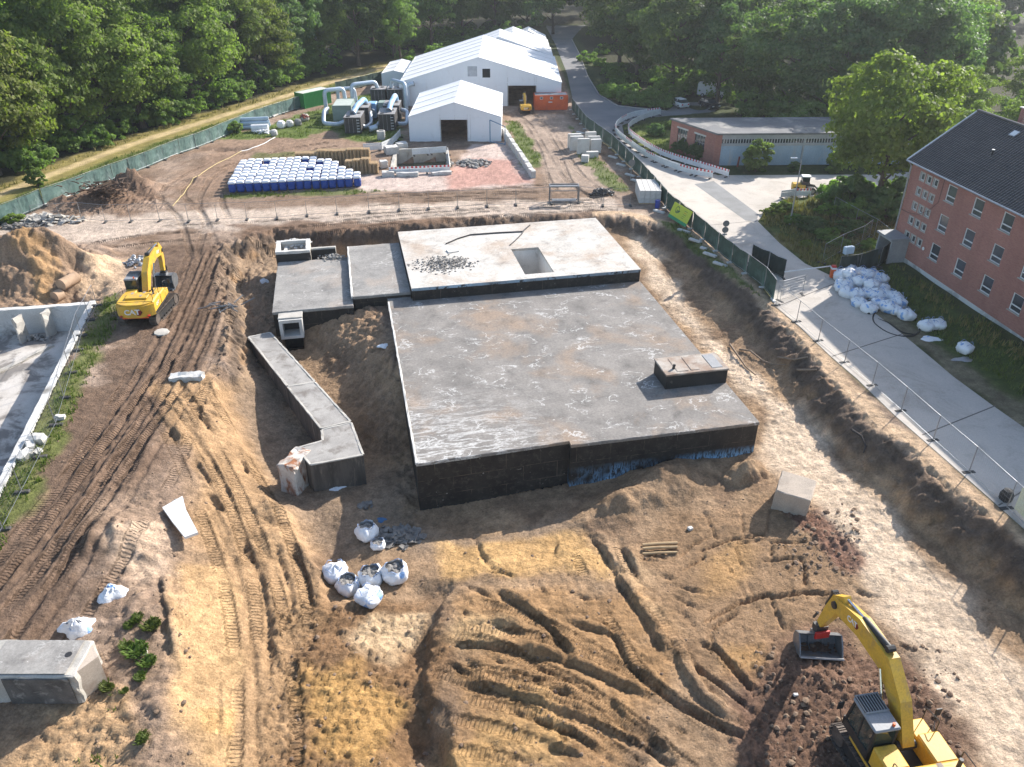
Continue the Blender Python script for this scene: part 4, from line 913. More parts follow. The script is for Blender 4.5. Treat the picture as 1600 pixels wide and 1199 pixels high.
# ------------------------------------------------------------------ loose concrete pieces
def piece(name, dims, loc, rot, mat, label, cat='concrete block', seed=0, amp=0.03, ch=0.05, seg=0.5):
    a, b_, c_ = dims
    o = worn_box(-a / 2, a / 2, -b_ / 2, b_ / 2, 0, c_, seg, amp, seed, ch).build(name, mat, loc=loc, rot=rot); tag(o, label, cat); return o
M['cube_c'] = pmat('nose_concrete', (0.48, 0.40, 0.32), (0.38, 0.32, 0.26), 0.8, 0.9, bmp=0.25, dirt=(0.25, 0.18, 0.13), dlo=0.56, dhi=0.75)
blk = empty('concrete_block', (-21.0, 24.55, -0.95), 0.0, 'big cut concrete block with black coated side at the lower left corner', 'concrete block')
worn_box(-3.2, 1.75, -1.05, 1.0, 0, 1.85, 0.45, 0.045, 81, 0.07).build('block_body', M['concrete'], blk)
MB().box(-1.45, 1.5, -1.13, -1.085, 0.12, 1.72).build('block_coat', pmat('worn_coat', (0.07, 0.066, 0.06), (0.13, 0.12, 0.11), 1.2, 0.8, bmp=0.3, dirt=(0.3, 0.28, 0.25), dscale=1.8, dlo=0.55, dhi=0.7), blk)
MB().box(-2.2, 1.35, -0.95, 0.92, 1.885, 1.91).build('block_top_felt', M['roof_mid'], blk)
MB().prism([(1.6, -0.95), (2.3, 0.1), (1.6, 0.92)], 0.1, 1.78).build('block_nose', M['cube_c'], blk)
MB().cyl((1.0, 0.1, 1.91), (1.0, 0.1, 1.92), 0.16, n=9).build('block_hole', M['black'], blk)
MB().box(-3.0, -2.6, 0.0, 0.5, 1.88, 1.89).build('block_slot', M['black'], blk)
cube = piece('concrete_cube', (2.1, 2.0, 1.95), (17.55, 39.35, -2.75), (0.10, 0.06, -0.45), pmat('cube_concrete', (0.46, 0.38, 0.30), (0.36, 0.30, 0.24), 0.8, 0.9, bmp=0.25, dirt=(0.25, 0.18, 0.13), dlo=0.56, dhi=0.75), 'weathered concrete cube standing tilted on the pale sand by the bunker', seed=91, amp=0.03)
s1 = MB(); s1.prism([(-20.4, 36.3), (-19.6, 37.35), (-18.95, 36.1), (-17.6, 34.15), (-18.2, 33.75), (-19.4, 35.1)], 0, 0.16)
p = GH(280, 800, 0); o = s1.build('broken_slab', M['white'], loc=(0, 0, p.z + 0.28), rot=(0, 0, 0)); tag(o, 'bright white wedge shaped slab on the sand by the ramp', 'slab')
rubble('slab_end_rubble', cluster(G2(276, 770, 0.1), 0.5, 0.3, 9, 95, 0.1), M['debris_grey'], 9, 0.08, 0.2, 'few grey crumbs at the top end of the white slab')
p = GH(293, 594); o = piece('broken_beam', (2.5, 0.75, 0.55), (p.x, p.y, p.z - 0.05), (0.12, -0.04, 0.04), M['concrete_light'], 'split pale concrete beam lying at the head of the ramp', 'beam', 97, 0.07, 0.05, 0.3)
p = GH(253, 521); o = MB().lathe([(0.55, 0), (0.62, 0.08), (0.58, 0.16), (0.2, 0.19)], 9).build('flat_stone', M['concrete'], loc=p, rot=(0.05, 0.03, 0.4)); tag(o, 'small flat pale stone behind the far excavator', 'stone')
p = GH(1078, 827); o = piece('small_block', (0.3, 0.24, 0.18), p, (0, 0.1, 0.5), M['concrete_light'], 'tiny pale block on the scraped brown soil', 'stone', 98, 0.01, 0.02, 0.5)
p = GH(1243, 1087); o = piece('small_stone', (0.24, 0.16, 0.12), p, (0, 0.1, 0.1), M['concrete_light'], 'tiny pale stone in the dark clods near the machine', 'stone', 99, 0.01, 0.02, 0.5)
p = GH(216, 1022); o = piece('splintered_stone', (0.8, 0.35, 0.2), p, (0.1, 0.1, 0.5), M['concrete'], 'grey splintered stone lying in the green weeds', 'stone', 100, 0.05, 0.03, 0.25)
# timber logs and scattered roofing piles by the front wall
for k in range(3):
    a, b_ = GH(1004, 852 + k * 7), GH(1058, 850 + k * 7)
    o = MB().tube([a + Vector((0, 0, .1)), (a + b_) / 2 + Vector((0, 0, .13)), b_ + Vector((0, 0, .1))], 0.10 - .015 * k, 8).build('timber_log', M['wood']); tag(o, 'pale round timber, %s of three lying by the deep rut' % ['uppermost', 'middle', 'lowest'][k], 'log', 'timbers by the rut')
c = G2(622, 834, -3.2); rubble('felt_heap', cluster(c, 1.7, 1.1, 190, 11, 0.35), M['debris_dark'], 12, 0.08, 0.26, 'heap of dark roofing felt scraps by the bunker front corner', 'debris', 0.25, 0.6, plates=0.7)
c = G2(568, 788, -3.2); rubble('felt_scraps', cluster(c, 0.7, 0.4, 16, 13, 0.1), M['debris_dark'], 14, 0.1, 0.24, 'few dark felt scraps lying in the shaded trench', 'debris', 0.25, 0.6, plates=0.6)
# broken concrete along the cross road, roots, and small stones all over the dig
c = G2(72, 346, 0); rubble('slab_rubble', cluster(c, 4.2, 1.6, 150, 15, 0.7), M['concrete'], 16, 0.18, 0.5, 'grey broken paving slabs heaped beside the cross road', 'rubble', 0.4, 0.5, plates=0.6)
c = G2(28, 356, 0); rubble('dark_rubble', cluster(c, 2.6, 1.0, 60, 17, 0.4), M['debris_dark'], 18, 0.15, 0.4, 'dark rubble at the left end of the broken paving', 'rubble', 0.4, 0.5, plates=0.5)
c = G2(698, 262, 0); rubble('gravel_heap', cluster((G2(738, 256)[0], G2(738, 256)[1]), 3.0, 2.2, 170, 19, 0.5), M['debris_grey'], 20, 0.12, 0.4, 'grey rubble heap between basin and tent forecourt', 'rubble')
r = random.Random(5); mb = MB(); c = GH(162, 310)
for k in range(150):
    a0 = r.uniform(0, 6.3); q = c + Vector((r.gauss(0, 1.7), r.gauss(0, .9), r.uniform(0.1, 1.6)))
    d = Vector((math.cos(a0), math.sin(a0), r.uniform(-.4, .5))); L = r.uniform(.5, 1.5)
    mb.tube([q, q + d * L * .5 + Vector((0, 0, r.uniform(-.2, .2))), q + d * L], [.09, .06, .02], 5)
o = mb.build('root_heap', pmat('roots', (0.12, 0.075, 0.05), (0.07, 0.045, 0.032), 3, 0.9, bmp=0.4)); tag(o, 'tangled heap of dark tree roots by the green fence', 'root heap', kind='stuff')
o = MB().cyl(c + Vector((0.2, 1.0, 0.6)), c + Vector((0.9, 0.1, 1.1)), 0.8, 0.7, 12).build('root_stump', pmat('stump_wood', (0.22, 0.14, 0.085), (0.12, 0.08, 0.05), 2, 0.9, bmp=.3)); tag(o, 'cut brown tree stump on top of the root heap', 'stump')
# stones and clods
mb = MB(); r = random.Random(8)
for (u0, u1, v0, v1, nn, s0, s1) in [(420, 680, 900, 1199, 170, .04, .15), (1180, 1500, 1000, 1199, 420, .05, .17), (690, 1060, 850, 1199, 260, .04, .12), (1060, 1320, 780, 1000, 130, .03, .08), (1230, 1345, 795, 900, 200, .06, .18), (150, 300, 760, 1199, 190, .04, .13), (340, 440, 390, 600, 160, .05, .2),
                                       (60, 340, 400, 800, 140, .03, .10)]:
    for k in range(nn):
        p = GH(r.uniform(u0, u1), r.uniform(v0, v1), -1.5)
        if sdf(ROAD, np.array([p.x]), np.array([p.y]))[0] < 0: continue
        s = s0 * .7 + (s1 * 1.25 - s0 * .7) * r.random() ** 3.2
        mb.bm(chunk(r, s, 0.6), Matrix.Translation((p.x, p.y, p.z + s * .05)) @ Matrix.Rotation(r.uniform(0, 6), 4, 'Z'))
o = mb.build('soil_clods', pmat('clod_soil', (0.24, 0.165, 0.105), (0.15, 0.10, 0.07), 0.6, 0.95, bmp=0.3)); tag(o, 'loose brown soil clods scattered over the excavation floor', 'clods', kind='stuff')

# ------------------------------------------------------------------ cellar ruin at the left
ruin = empty('cellar_ruin', (-40, 55, 0), 0, 'roofless white walled cellar ruin dug open at the left edge', 'cellar ruin')
def rw(p, q, z0, z1, th, name, mat, seed, out=0.0):
    (x0, y0), (x1, y1) = p, q; L = math.hypot(x1 - x0, y1 - y0); a = math.atan2(y1 - y0, x1 - x0)
    o = worn_box(0, L, out, out + th, z0, z1, 0.7, 0.035, seed, 0.03, RZ(a, (x0 + 40, y0 - 55, 0)), cap=40).build(name, mat, ruin); return o
rA, rB = G2(150, 471), G2(-6, 788); rC = G2(-320, 505)
rw(rA, rB, -2.6, 0.12, -0.5, 'side_wall', M['whitewash'], 1)
rw(rA, rC, -2.6, 0.06, 0.6, 'rear_wall', M['whitewash'], 2, 0.1)
for k, (u, v) in enumerate([(37, 488), (80, 480)]):
    p = G(u, v); worn_box(-0.12, 0.12, -1.5, -0.4, -2.6, 0.05, 0.4, 0.05, 5 + k, 0.03, RZ(-0.12, (p.x + 40, p.y - 55, 0))).build('buttress', M['concrete'], ruin)
fl = MB(); fl.prism([(rA[0] + 40, rA[1] - 55), (rB[0] + 40, rB[1] - 55), (-70 + 40, 34 - 55), (-75 + 40, 60 - 55)], -2.45, -2.3)
fl.build('cellar_floor', pmat('cellar_floor_mat', (0.54, 0.50, 0.45), (0.40, 0.36, 0.31), 0.4, 0.9, bmp=0.2, dirt=(0.20, 0.18, 0.16), dscale=0.35, dlo=0.47, dhi=0.56), ruin)
worn_box(-0.5, 8.0, -0.2, 0.2, -2.3, -2.12, 0.6, 0.04, 9, 0.02, RZ(-2.0, (G2(75, 545, -2.3)[0] + 40, G2(75, 545, -2.3)[1] - 55, 0))).build('floor_kerb', M['concrete'], ruin)
c = (G2(55, 530, -2.3)); rubble('cellar_rubble', cluster(c, 1.6, 0.7, 60, 25, 0.4, -2.3), M['debris_grey'], 26, 0.08, 0.28, 'grey rubble heaped between the cellar buttresses')
for k, (u, v, s) in enumerate([(60, 690, 1.0), (40, 715, .9), (48, 700, .7), (95, 655, .6), (60, 708, .5)]):
    p = GH(u, v); o = piece('rubble_block', (s, s * .7, s * .5), p, (0.15, -0.1, k * 1.1), M['concrete_light'], ['pale block of rubble on the grass by the cellar wall, largest', 'grey lump of rubble nearest the cellar wall', 'broken pale lump between two rubble blocks on the grass', 'small pale rubble block farthest up the grassy strip', 'smallest pale lump on the grass by the cellar'][k], 'rubble block', 110 + k, .06, .05, .3)
# old clay pipes in the cut behind the cellar
for k, (a, b_, rr) in enumerate([((100, 462), (120, 436), 0.52), ((86, 469), (97, 463), 0.5)]):
    p, q = GH(*a, -1), GH(*b_, -1); z = max(p.z, q.z) + rr * .35
    o = MB().cyl((p.x, p.y, z), (q.x, q.y, z), rr, n=18).build('clay_pipe', pmat('clay%d' % k, (0.42, 0.29, 0.19), (0.33, 0.22, 0.14), 1.2, 0.85, bmp=.2), smooth=True)
    tag(o, ['long buried sand coloured pipe in the cut behind the cellar', 'short pipe piece below the long buried pipe'][k], 'pipe')
# ------------------------------------------------------------------ white tents
def fabric_mat(name, c, c2):
    m, nt, p = base_mat(name); co = coords(nt)
    k = mixc(nt, ramp(nt, noise(nt, co, 0.25, 5), 0.35, 0.65), c, c2)
    k = mixc(nt, nd_mul(nt, ramp(nt, noise(nt, mapped(nt, co, (1, .25, 1)), 0.8, 6, 0.7), 0.58, 0.75), 0.35), k, (0.45, 0.43, 0.38))
    nt.links.new(k, p.inputs['Base Color']); p.inputs['Roughness'].default_value = 0.6
    tr = nd(nt, 'ShaderNodeBsdfTranslucent'); tr.inputs[0].default_value = (0.8, 0.8, 0.8, 1)
    mx = nd(nt, 'ShaderNodeMixShader'); mx.inputs[0].default_value = 0.12
    nt.links.new(p.outputs[0], mx.inputs[1]); nt.links.new(tr.outputs[0], mx.inputs[2])
    nt.links.new(mx.outputs[0], nt.nodes['Material Output'].inputs[0])
    bump(nt, p, noise(nt, mapped(nt, co, (1, 1, .3)), 1.2, 4), 0.35, 0.12)
    return m
M['canvas'] = fabric_mat('tent_canvas', (0.84, 0.84, 0.83), (0.79, 0.79, 0.78)); M['canvas_wall'] = fabric_mat('tent_wall_canvas', (0.84, 0.85, 0.87), (0.79, 0.80, 0.82))
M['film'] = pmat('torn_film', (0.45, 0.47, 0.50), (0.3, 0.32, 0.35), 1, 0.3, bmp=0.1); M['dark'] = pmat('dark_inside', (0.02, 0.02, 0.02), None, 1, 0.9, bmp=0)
def roof_sheet(p0, p1, p2, p3, sag=0.10, n=5, th=0.03):
    """taut canvas panel between four corners, slightly sagging; solid sheet"""
    P = [Vector(p) for p in (p0, p1, p2, p3)]; vs = []
    for j in range(n + 1):
        for i in range(n + 1):
            a, b_ = i / n, j / n
            q = (P[0] * (1 - a) + P[1] * a) * (1 - b_) + (P[3] * (1 - a) + P[2] * a) * b_
            q.z -= sag * 4 * a * (1 - a) * (0.4 + 0.6 * 4 * b_ * (1 - b_)); vs.append(q)
    N = (n + 1) ** 2
    vs2 = [v - Vector((0, 0, th)) for v in vs]
    fs = []
    for j in range(n):
        for i in range(n):
            a = j * (n + 1) + i; fs.append((a, a + 1, a + n + 2, a + n + 1)); fs.append((N + a, N + a + n + 1, N + a + n + 2, N + a + 1))
    rim = [i for i in range(n + 1)] + [j * (n + 1) + n for j in range(1, n + 1)] + [n * (n + 1) + i for i in range(n - 1, -1, -1)] + [j * (n + 1) for j in range(n - 1, 0, -1)]
    for a, b_ in zip(rim, rim[1:] + rim[:1]): fs.append((a, N + a, N + b_, b_))
    return MB().add(vs + vs2, fs)
def tent(name, x0, x1, xr, y0, y1, he, hr, bays, label, doors=(), panes=(), ang=0.0, rear=True, he2=None):
    c = ((x0 + x1) / 2, y0); he2 = he if he2 is None else he2
    T = empty(name, (c[0], c[1], 0), ang, label, 'tent')
    ox, oy = -c[0], -c[1]; L = y1 - y0
    for k in range(bays):
        a, b_ = k * L / bays + 0.03, (k + 1) * L / bays - 0.03
        roof_sheet((xr + ox, a, hr), (xr + ox, b_, hr), (x0 + ox - .12, b_, he - .04), (x0 + ox - .12, a, he - .04)).build('roof_panel', M['canvas'], T, smooth=True)
        roof_sheet((xr + ox, b_, hr), (xr + ox, a, hr), (x1 + ox + .12, a, he2 - .04), (x1 + ox + .12, b_, he2 - .04)).build('roof_panel', M['canvas'], T, smooth=True)
        for X in (x0, x1):
            MB().box(X + ox - .03, X + ox + .03, a, b_, -0.1, he if X == x0 else he2).build('side_panel', M['canvas_wall'], T)
    for k in range(bays + 1):
        y = min(max(k * L / bays, 0.05), L - .05)
        r_ = MB(); r_.tube([(x0 + ox - .1, y, he - .02), (xr + ox, y, hr + .02), (x1 + ox + .1, y, he2 - .02)], 0.04, 5); r_.build('roof_rail', M['canvas'], T)
    def hroof(X): return he + (hr - he) * (X - x0) / (xr - x0) if X < xr else he2 + (hr - he2) * (x1 - X) / (x1 - xr)
    for face, yy, dd in (('front', 0.0, doors),) + ((('rear', L - .1, ()),) if rear else ()):
        cuts = sorted(set([x0, x1, xr] + [q for d in dd for q in d[:2]] + [x0 + (x1 - x0) * i / max(2, round((x1 - x0) / 4.6)) for i in range(1, max(2, round((x1 - x0) / 4.6)))]))
        cuts = [q for i, q in enumerate(cuts) if i == 0 or q - cuts[i - 1] > 0.35 or q in (x1, xr) or any(abs(q - e) < 1e-6 for d in dd for e in d[:2])]
        for a, b_ in zip(cuts[:-1], cuts[1:]):
            zb = -0.1
            for d in dd:
                if a >= d[0] - 1e-6 and b_ <= d[1] + 1e-6: zb = d[2]
            e = 0.012
            MB().extrude_y([(a + ox + e, zb), (b_ + ox - e, zb), (b_ + ox - e, hroof(b_) - .06), (a + ox + e, hroof(a) - .06)], yy, yy + 0.08).build('gable_panel', M['canvas_wall'], T)
        if face == 'front': MB().box(x0 + ox, x1 + ox, yy - .025, yy - .002, he - .06, he + .06).build('gable_beam', M['canvas_wall'], T) if not dd or max(d[2] for d in dd) < he - .07 else None
    for d in doors:
        MB().box(d[0] + ox - .06, d[0] + ox + .06, -0.05, -.003, 0, d[2]).build('door_post', M['galv'], T); MB().box(d[1] + ox - .06, d[1] + ox + .06, -0.05, -.003, 0, d[2]).build('door_post', M['galv'], T)
        if len(d) > 3:
            cv = []; n_ = 14
            for i in range(n_ + 1): cv.append((d[1] + ox - d[3] + d[3] * i / n_ * 1.0, -0.12 + 0.09 * math.sin(i * 1.9)))
            mb = MB(); mb.add([(x, y, 0.02) for x, y in cv] + [(x, y, d[2]) for x, y in cv], [(i, i + 1, n_ + 2 + i, n_ + 1 + i) for i in range(n_)])
            mb.build('door_curtain', M['canvas_wall'], T, smooth=60)
    for (a, b_, z0, z1, mt) in panes: MB().box(a + ox, b_ + ox, -.05, -.004, z0, z1).build('gable_window', M[mt], T)
    return T
tent('large_tent', -19.2, 8.4, -5.6, 143, 170, 3.9, 7.9, 6, 'largest white tent with broad gable and dark machine doorway', [(-0.7, 4.1, 3.4)], [(-7.5, -5.9, 4.9, 6.5, 'film'), (-5.0, -3.7, 4.7, 6.1, 'dark')], rear=True)
tent('rear_tent', -13.0, 8.1, -2.5, 170.2, 182, 3.9, 7.5, 3, 'white tent directly behind the largest tent, its ridge just visible')
tent('back_tent', -7.6, 7.9, 0.2, 182.2, 194, 3.8, 6.5, 3, 'second last white tent in the row behind the largest')
tent('end_tent', -0.4, 7.7, 3.8, 194.2, 202, 3.7, 5.5, 2, 'farthest and smallest white tent at the end of the row')
tent('small_tent', -15.0, -1.6, -8.3, 119.2, 136.5, 3.5, 5.5, 4, 'white gabled tent with open dark doorway standing before the largest', [(-10.4, -6.5, 3.1)], (), rear=True)
T = tent('side_tent', -24.1, -19.5, -21.8, 156, 169, 3.1, 3.6, 3, 'small flat white tent at the left flank of the largest')
# boarded stair gate leaning at the small tent's corner
g = empty('stair_gate', (-1.9, 118.6, 0), 0.0, 'blue steel frame gate at the right corner of the small tent', 'gate'); bm_ = pmat('blue_steel', (0.10, 0.20, 0.32), (0.14, 0.25, 0.36), 2, 0.5, bmp=.05)
for a, b_ in [((-1.3, 0, 0), (-1.3, 0, 3.2)), ((0.9, -1.4, 0), (0.9, -1.4, 2.6)), ((-1.3, 0, 3.2), (0.9, -1.4, 2.6)), ((-1.3, 0, 0.1), (0.9, -1.4, 0.1))]: MB().cyl(a, b_, 0.07, n=6).build('frame_tube', bm_, g)

# ------------------------------------------------------------------ wall helper
def wall_holes(L, z0, z1, holes, th, mat, name, parent, M4):
    xs_ = sorted(set([0, L] + [h[0] for h in holes] + [h[1] for h in holes])); zs_ = sorted(set([z0, z1] + [h[2] for h in holes] + [h[3] for h in holes]))
    mb = MB()
    for a, b_ in zip(xs_[:-1], xs_[1:]):
        for c_, d in zip(zs_[:-1], zs_[1:]):
            if any(h[0] <= a and b_ <= h[1] and h[2] <= c_ and d <= h[3] for h in holes): continue
            mb.add([M4 @ Vector(p) for p in ((a, 0, c_), (b_, 0, c_), (b_, 0, d), (a, 0, d))], [(0, 1, 2, 3)])
    for a, b_, c_, d in holes:
        q = [(a, c_), (b_, c_), (b_, d), (a, d)]
        for (x0, y0), (x1, y1) in zip(q, q[1:] + q[:1]): mb.add([M4 @ Vector(p) for p in ((x0, 0, y0), (x1, 0, y1), (x1, th, y1), (x0, th, y0))], [(0, 1, 2, 3)])
    return mb.build(name, mat, parent)
# ------------------------------------------------------------------ brick house on the right
def brick_mat(name, c1, c2, mortar):
    m, nt, p = base_mat(name); co = coords(nt)
    rt = nd(nt, 'ShaderNodeMapping'); rt.inputs['Rotation'].default_value = (math.pi / 2, 0, 0); nt.links.new(co, rt.inputs['Vector'])
    br = nd(nt, 'ShaderNodeTexBrick'); br.inputs['Scale'].default_value = 1.0; br.inputs['Mortar Size'].default_value = 0.006; br.inputs['Brick Width'].default_value = 0.25; br.inputs['Row Height'].default_value = 0.08
    br.inputs['Color1'].default_value = rgba(c1); br.inputs['Color2'].default_value = rgba(c2); br.inputs['Mortar'].default_value = rgba(mortar); nt.links.new(rt.outputs[0], br.inputs['Vector'])
    c = mixc(nt, 1.0, br.outputs['Color'], ramp(nt, noise(nt, mapped(nt, co, (1, 1, .5)), 0.35, 7, 0.65), 0.3, 0.7, (0.78,) * 3, (1.18,) * 3), 'MULTIPLY')
    c = mixc(nt, nd_mul(nt, ramp(nt, noise(nt, co, 0.8, 6, 0.7), 0.6, 0.75), 0.25), c, (0.2, 0.16, 0.13))
    nt.links.new(c, p.inputs['Base Color']); p.inputs['Roughness'].default_value = 0.85; p.inputs['Specular IOR Level'].default_value = 0.25
    bump(nt, p, br.outputs['Fac'], -0.3, 0.01); return m
M['brick'] = brick_mat('red_brick', (0.37, 0.155, 0.118), (0.30, 0.12, 0.092), (0.34, 0.25, 0.21))
M['tiles'] = pmat('roof_tile', (0.055, 0.052, 0.052), (0.075, 0.07, 0.068), 0.6, 0.55, bmp=0.1, dirt=(0.11, 0.10, 0.09), dlo=0.58, dhi=0.8, spec=0.5)
HL, HD, HE, HR = 34.0, 10.4, 9.85, 13.95
house = empty('brick_house', (HOUSE0.x, HOUSE0.y, 0), math.atan2(HDIR.y, HDIR.x), 'three storey red brick house with dark tiled roof on the right', 'house')
I4 = Matrix.Identity(4)                                # local x along the facade, y into the house
wins = [(5.55 + 3.62 * k, zt) for k in range(8) for zt in (9.25, 6.62, 3.95)]
smalls = [(1.5 + 1.0 * k, zt) for zt in (9.1, 7.73, 6.36, 5.0, 3.55) for k in range(3)]
holes = [(s, s + 1.27, z - 1.45, z) for s, z in wins] + [(s, s + .62, z - .66, z) for s, z in smalls]
wall_holes(HL, 1.15, HE, holes, 0.22, M['brick'], 'facade_wall', house, I4)
MB().add([(0, 0, 1.15), (0, HD, 1.15), (0, HD, HE), (0, HD / 2, HR - .1), (0, 0, HE)], [(0, 1, 2, 3, 4)]).build('gable_wall', M['brick'], house)
MB().add([(HL, 0, 1.15), (HL, HD, 1.15), (HL, HD, HE), (HL, HD / 2, HR - .1), (HL, 0, HE)], [(0, 1, 2, 3, 4)]).build('gable_wall', M['brick'], house)
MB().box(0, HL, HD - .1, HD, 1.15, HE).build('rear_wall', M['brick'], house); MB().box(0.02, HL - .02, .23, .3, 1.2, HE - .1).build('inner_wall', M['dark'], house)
M['plinth'] = pmat('plinth', (0.45, 0.43, 0.40), (0.36, 0.35, 0.33), 0.5, 0.9, bmp=.2, dirt=(0.6, 0.59, 0.56), dscale=0.25, dlo=.5, dhi=.55)
MB().box(-.05, HL + .05, -.05, HD + .05, -0.3, 1.15).build('plinth', M['plinth'], house)
M['sash'] = pmat('window_sash', (0.72, 0.72, 0.70), (0.64, 0.64, 0.62), 2, 0.5, bmp=0.02)
def window_mesh(w, h, bar):
    f = MB(); t = 0.075
    for (x0, x1, z0, z1) in [(0, w, 0, t), (0, w, h - t, h), (0, t, t, h - t), (w - t, w, t, h - t)] + ([(t, w - t, h * .30, h * .30 + .085)] if bar else []): f.box(x0, x1, 0.06, 0.14, z0, z1)
    return f.mesh('frame', M['sash'])
wf, wf2 = window_mesh(1.27, 1.45, True), window_mesh(.62, .66, False)
blind = pmat('pale_curtain', (0.42, 0.43, 0.42), (0.28, 0.29, 0.29), 1.5, 0.8, bmp=0)
pn = MB().box(0.07, 1.2, 0.115, 0.125, 0.07, 1.38).mesh('pane', M['glass']); pn2 = MB().box(0.07, .55, 0.115, 0.125, 0.07, .59).mesh('pane', M['glass'])
sl = MB().box(-.08, 1.35, -.09, 0.06, -.07, 0.0).mesh('sill', M['concrete']); sur = MB()
for (x0, x1, z0, z1) in [(-.09, .0, -.09, .75), (.62, .71, -.09, .75), (0, .62, .66, .75), (0, .62, -.09, 0)]: sur.box(x0, x1, -.03, .06, z0, z1)
sur = sur.mesh('surround', M['concrete']); rr = random.Random(3)
for s, z in wins:
    w = empty('window', (s, 0, z - 1.45)); w.parent = house
    link('frame', wf, w); link('pane', pn, w); link('sill', sl, w)
    if rr.random() < .35:
        MB().box(0.1, 1.17, 0.15, 0.17, 0.5 + rr.random() * .5, 1.38).build('curtain', blind, w)
for s, z in smalls:
    w = empty('stair_window', (s, 0, z - .66)); w.parent = house
    link('frame', wf2, w); link('pane', pn2, w); link('surround', sur, w)
# tiled roof: every course lapped over the one below
def tile_field(x0, x1, yl, zl, yh, zh, name):
    """courses from the eave (yl,zl) up to the ridge (yh,zh)"""
    sl_ = Vector((0, yh - yl, zh - zl)); Ls = sl_.length; sl_.normalize(); nn = Vector((0, -sl_.z, sl_.y)) if yh > yl else Vector((0, sl_.z, -sl_.y))
    rows = int(Ls / 0.34); cols = int((x1 - x0) / 0.30); mb = MB(); r_ = random.Random(2)
    for j in range(rows):
        for i in range(cols):
            a = x0 + i * (x1 - x0) / cols; w = (x1 - x0) / cols - 0.012; o0 = Vector((0, yl, zl)) + sl_ * (j * Ls / rows); o1 = o0 + sl_ * (Ls / rows + .03)
            h = 0.055 + r_.uniform(-.008, .008)
            P = [Vector((a, 0, 0)) + o0 + nn * h * .5, Vector((a + w * .35, 0, 0)) + o0 + nn * h * .6, Vector((a + w * .7, 0, 0)) + o0 + nn * (h + .03), Vector((a + w, 0, 0)) + o0 + nn * (h + .005)]
            Q = [p + (o1 - o0) - nn * h * .5 for p in P]; B = [p - nn * .05 for p in P]
            mb.add(P + Q + B, [(0, 1, 5, 4), (1, 2, 6, 5), (2, 3, 7, 6), (8, 9, 1, 0), (9, 10, 2, 1), (10, 11, 3, 2)])
    o = mb.build(name, M['tiles'], house); tag(o, kind='stuff'); return o
MB().add([(-.25, -.45, HE - .12), (HL + .25, -.45, HE - .12), (HL + .25, HD / 2, HR - .06), (-.25, HD / 2, HR - .06)], [(0, 1, 2, 3)]).build('roof_deck', M['dark'], house)
MB().add([(-.25, HD + .45, HE - .12), (HL + .25, HD + .45, HE - .12), (HL + .25, HD / 2, HR - .06), (-.25, HD / 2, HR - .06)], [(0, 1, 2, 3)]).build('roof_deck', M['dark'], house)
tile_field(-.22, HL + .2, -.45, HE - .08, HD / 2, HR, 'roof_tiles'); tile_field(-.22, HL + .2, HD + .45, HE - .08, HD / 2, HR, 'roof_tiles')
MB().tube([(-.25, HD / 2, HR + .05), (HL + .25, HD / 2, HR + .05)], 0.14, 8).build('ridge', M['tiles'], house)
MB().tube([(-.3, -.52, HE - .13), (HL + .3, -.52, HE - .13)], 0.085, 8).build('gutter', M['galv'], house)
MB().box(-.2, HL + .2, -.46, -.02, HE - .16, HE - .10).build('eave_board', M['white'], house)
for k, (ya, yb) in enumerate([(-.5, HD / 2), (HD + .5, HD / 2)]):
    MB().add([(-.33, ya, HE - .2), (-.33, yb, HR - .12), (-.33, yb, HR + .1), (-.33, ya, HE + .02), (-.24, ya, HE - .2), (-.24, yb, HR - .12), (-.24, yb, HR + .1), (-.24, ya, HE + .02)],
             [(0, 1, 2, 3), (7, 6, 5, 4), (3, 2, 6, 7), (0, 4, 5, 1), (0, 3, 7, 4), (1, 5, 6, 2)]).build('verge_board', M['white'], house)
MB().tube([(.05, -.5, HE - .15), (0.0, -.12, HE - .6), (0.0, -.12, 1.0)], 0.075, 8).build('downpipe', M['galv'], house)
def rz_(y): return HE - .08 + (HR - HE + .08) * (y + .45) / (HD / 2 + .45)
for k, (x, y, w, h_) in enumerate([(8.6, 3.9, .55, .95), (3.2, 6.6, .55, 2.0)]):
    z = rz_(y if y < HD / 2 else HD - y); c_ = MB().box(x, x + w, y, y + w, z - .6, z + h_).build('chimney', M['brick'], house); MB().box(x - .12, x + w + .12, y - .12, y + w + .12, z + h_, z + h_ + .07).build('chimney_cap', M['concrete_light'], c_)
for k, (x, y) in enumerate([(6.6, 2.4), (12.6, 3.0), (10.6, 4.6)]):
    z = rz_(y); v = MB().cyl((x, y, z - .1), (x, y, z + .45), .075, n=8).build('vent_pipe', M['black'], house); MB().cyl((x, y, z + .45), (x, y, z + .5), .12, n=8).build('vent_cap', M['white'], v)
y = 4.4; z = rz_(y); th = math.atan2(HR - HE, HD / 2)
sk = MB().box(-.35, .35, -.3, .3, 0, .1).build('skylight', M['galv'], house, loc=(6.0, y, z + .06), rot=(th, 0, 0)); MB().box(-.28, .28, -.23, .23, .1, .112).build('pane', M['sash'], sk)
# draped cable on the facade
MB().tube([(4.9, -.03, HE - .2), (4.9, -.03, 7.4), (3.9, -.04, 6.3), (2.6, -.05, 5.5), (1.2, -.05, 5.2), (0.05, -.05, 5.15)], 0.018, 5).build('facade_cable', M['black'], house)
MB().lathe([(.0, 0), (.16, 0.02), (.16, .05), (0, .07)], 12).build('wall_lamp', M['white'], house, loc=(4.7, -.06, 3.0), rot=(math.pi / 2, 0, 0))
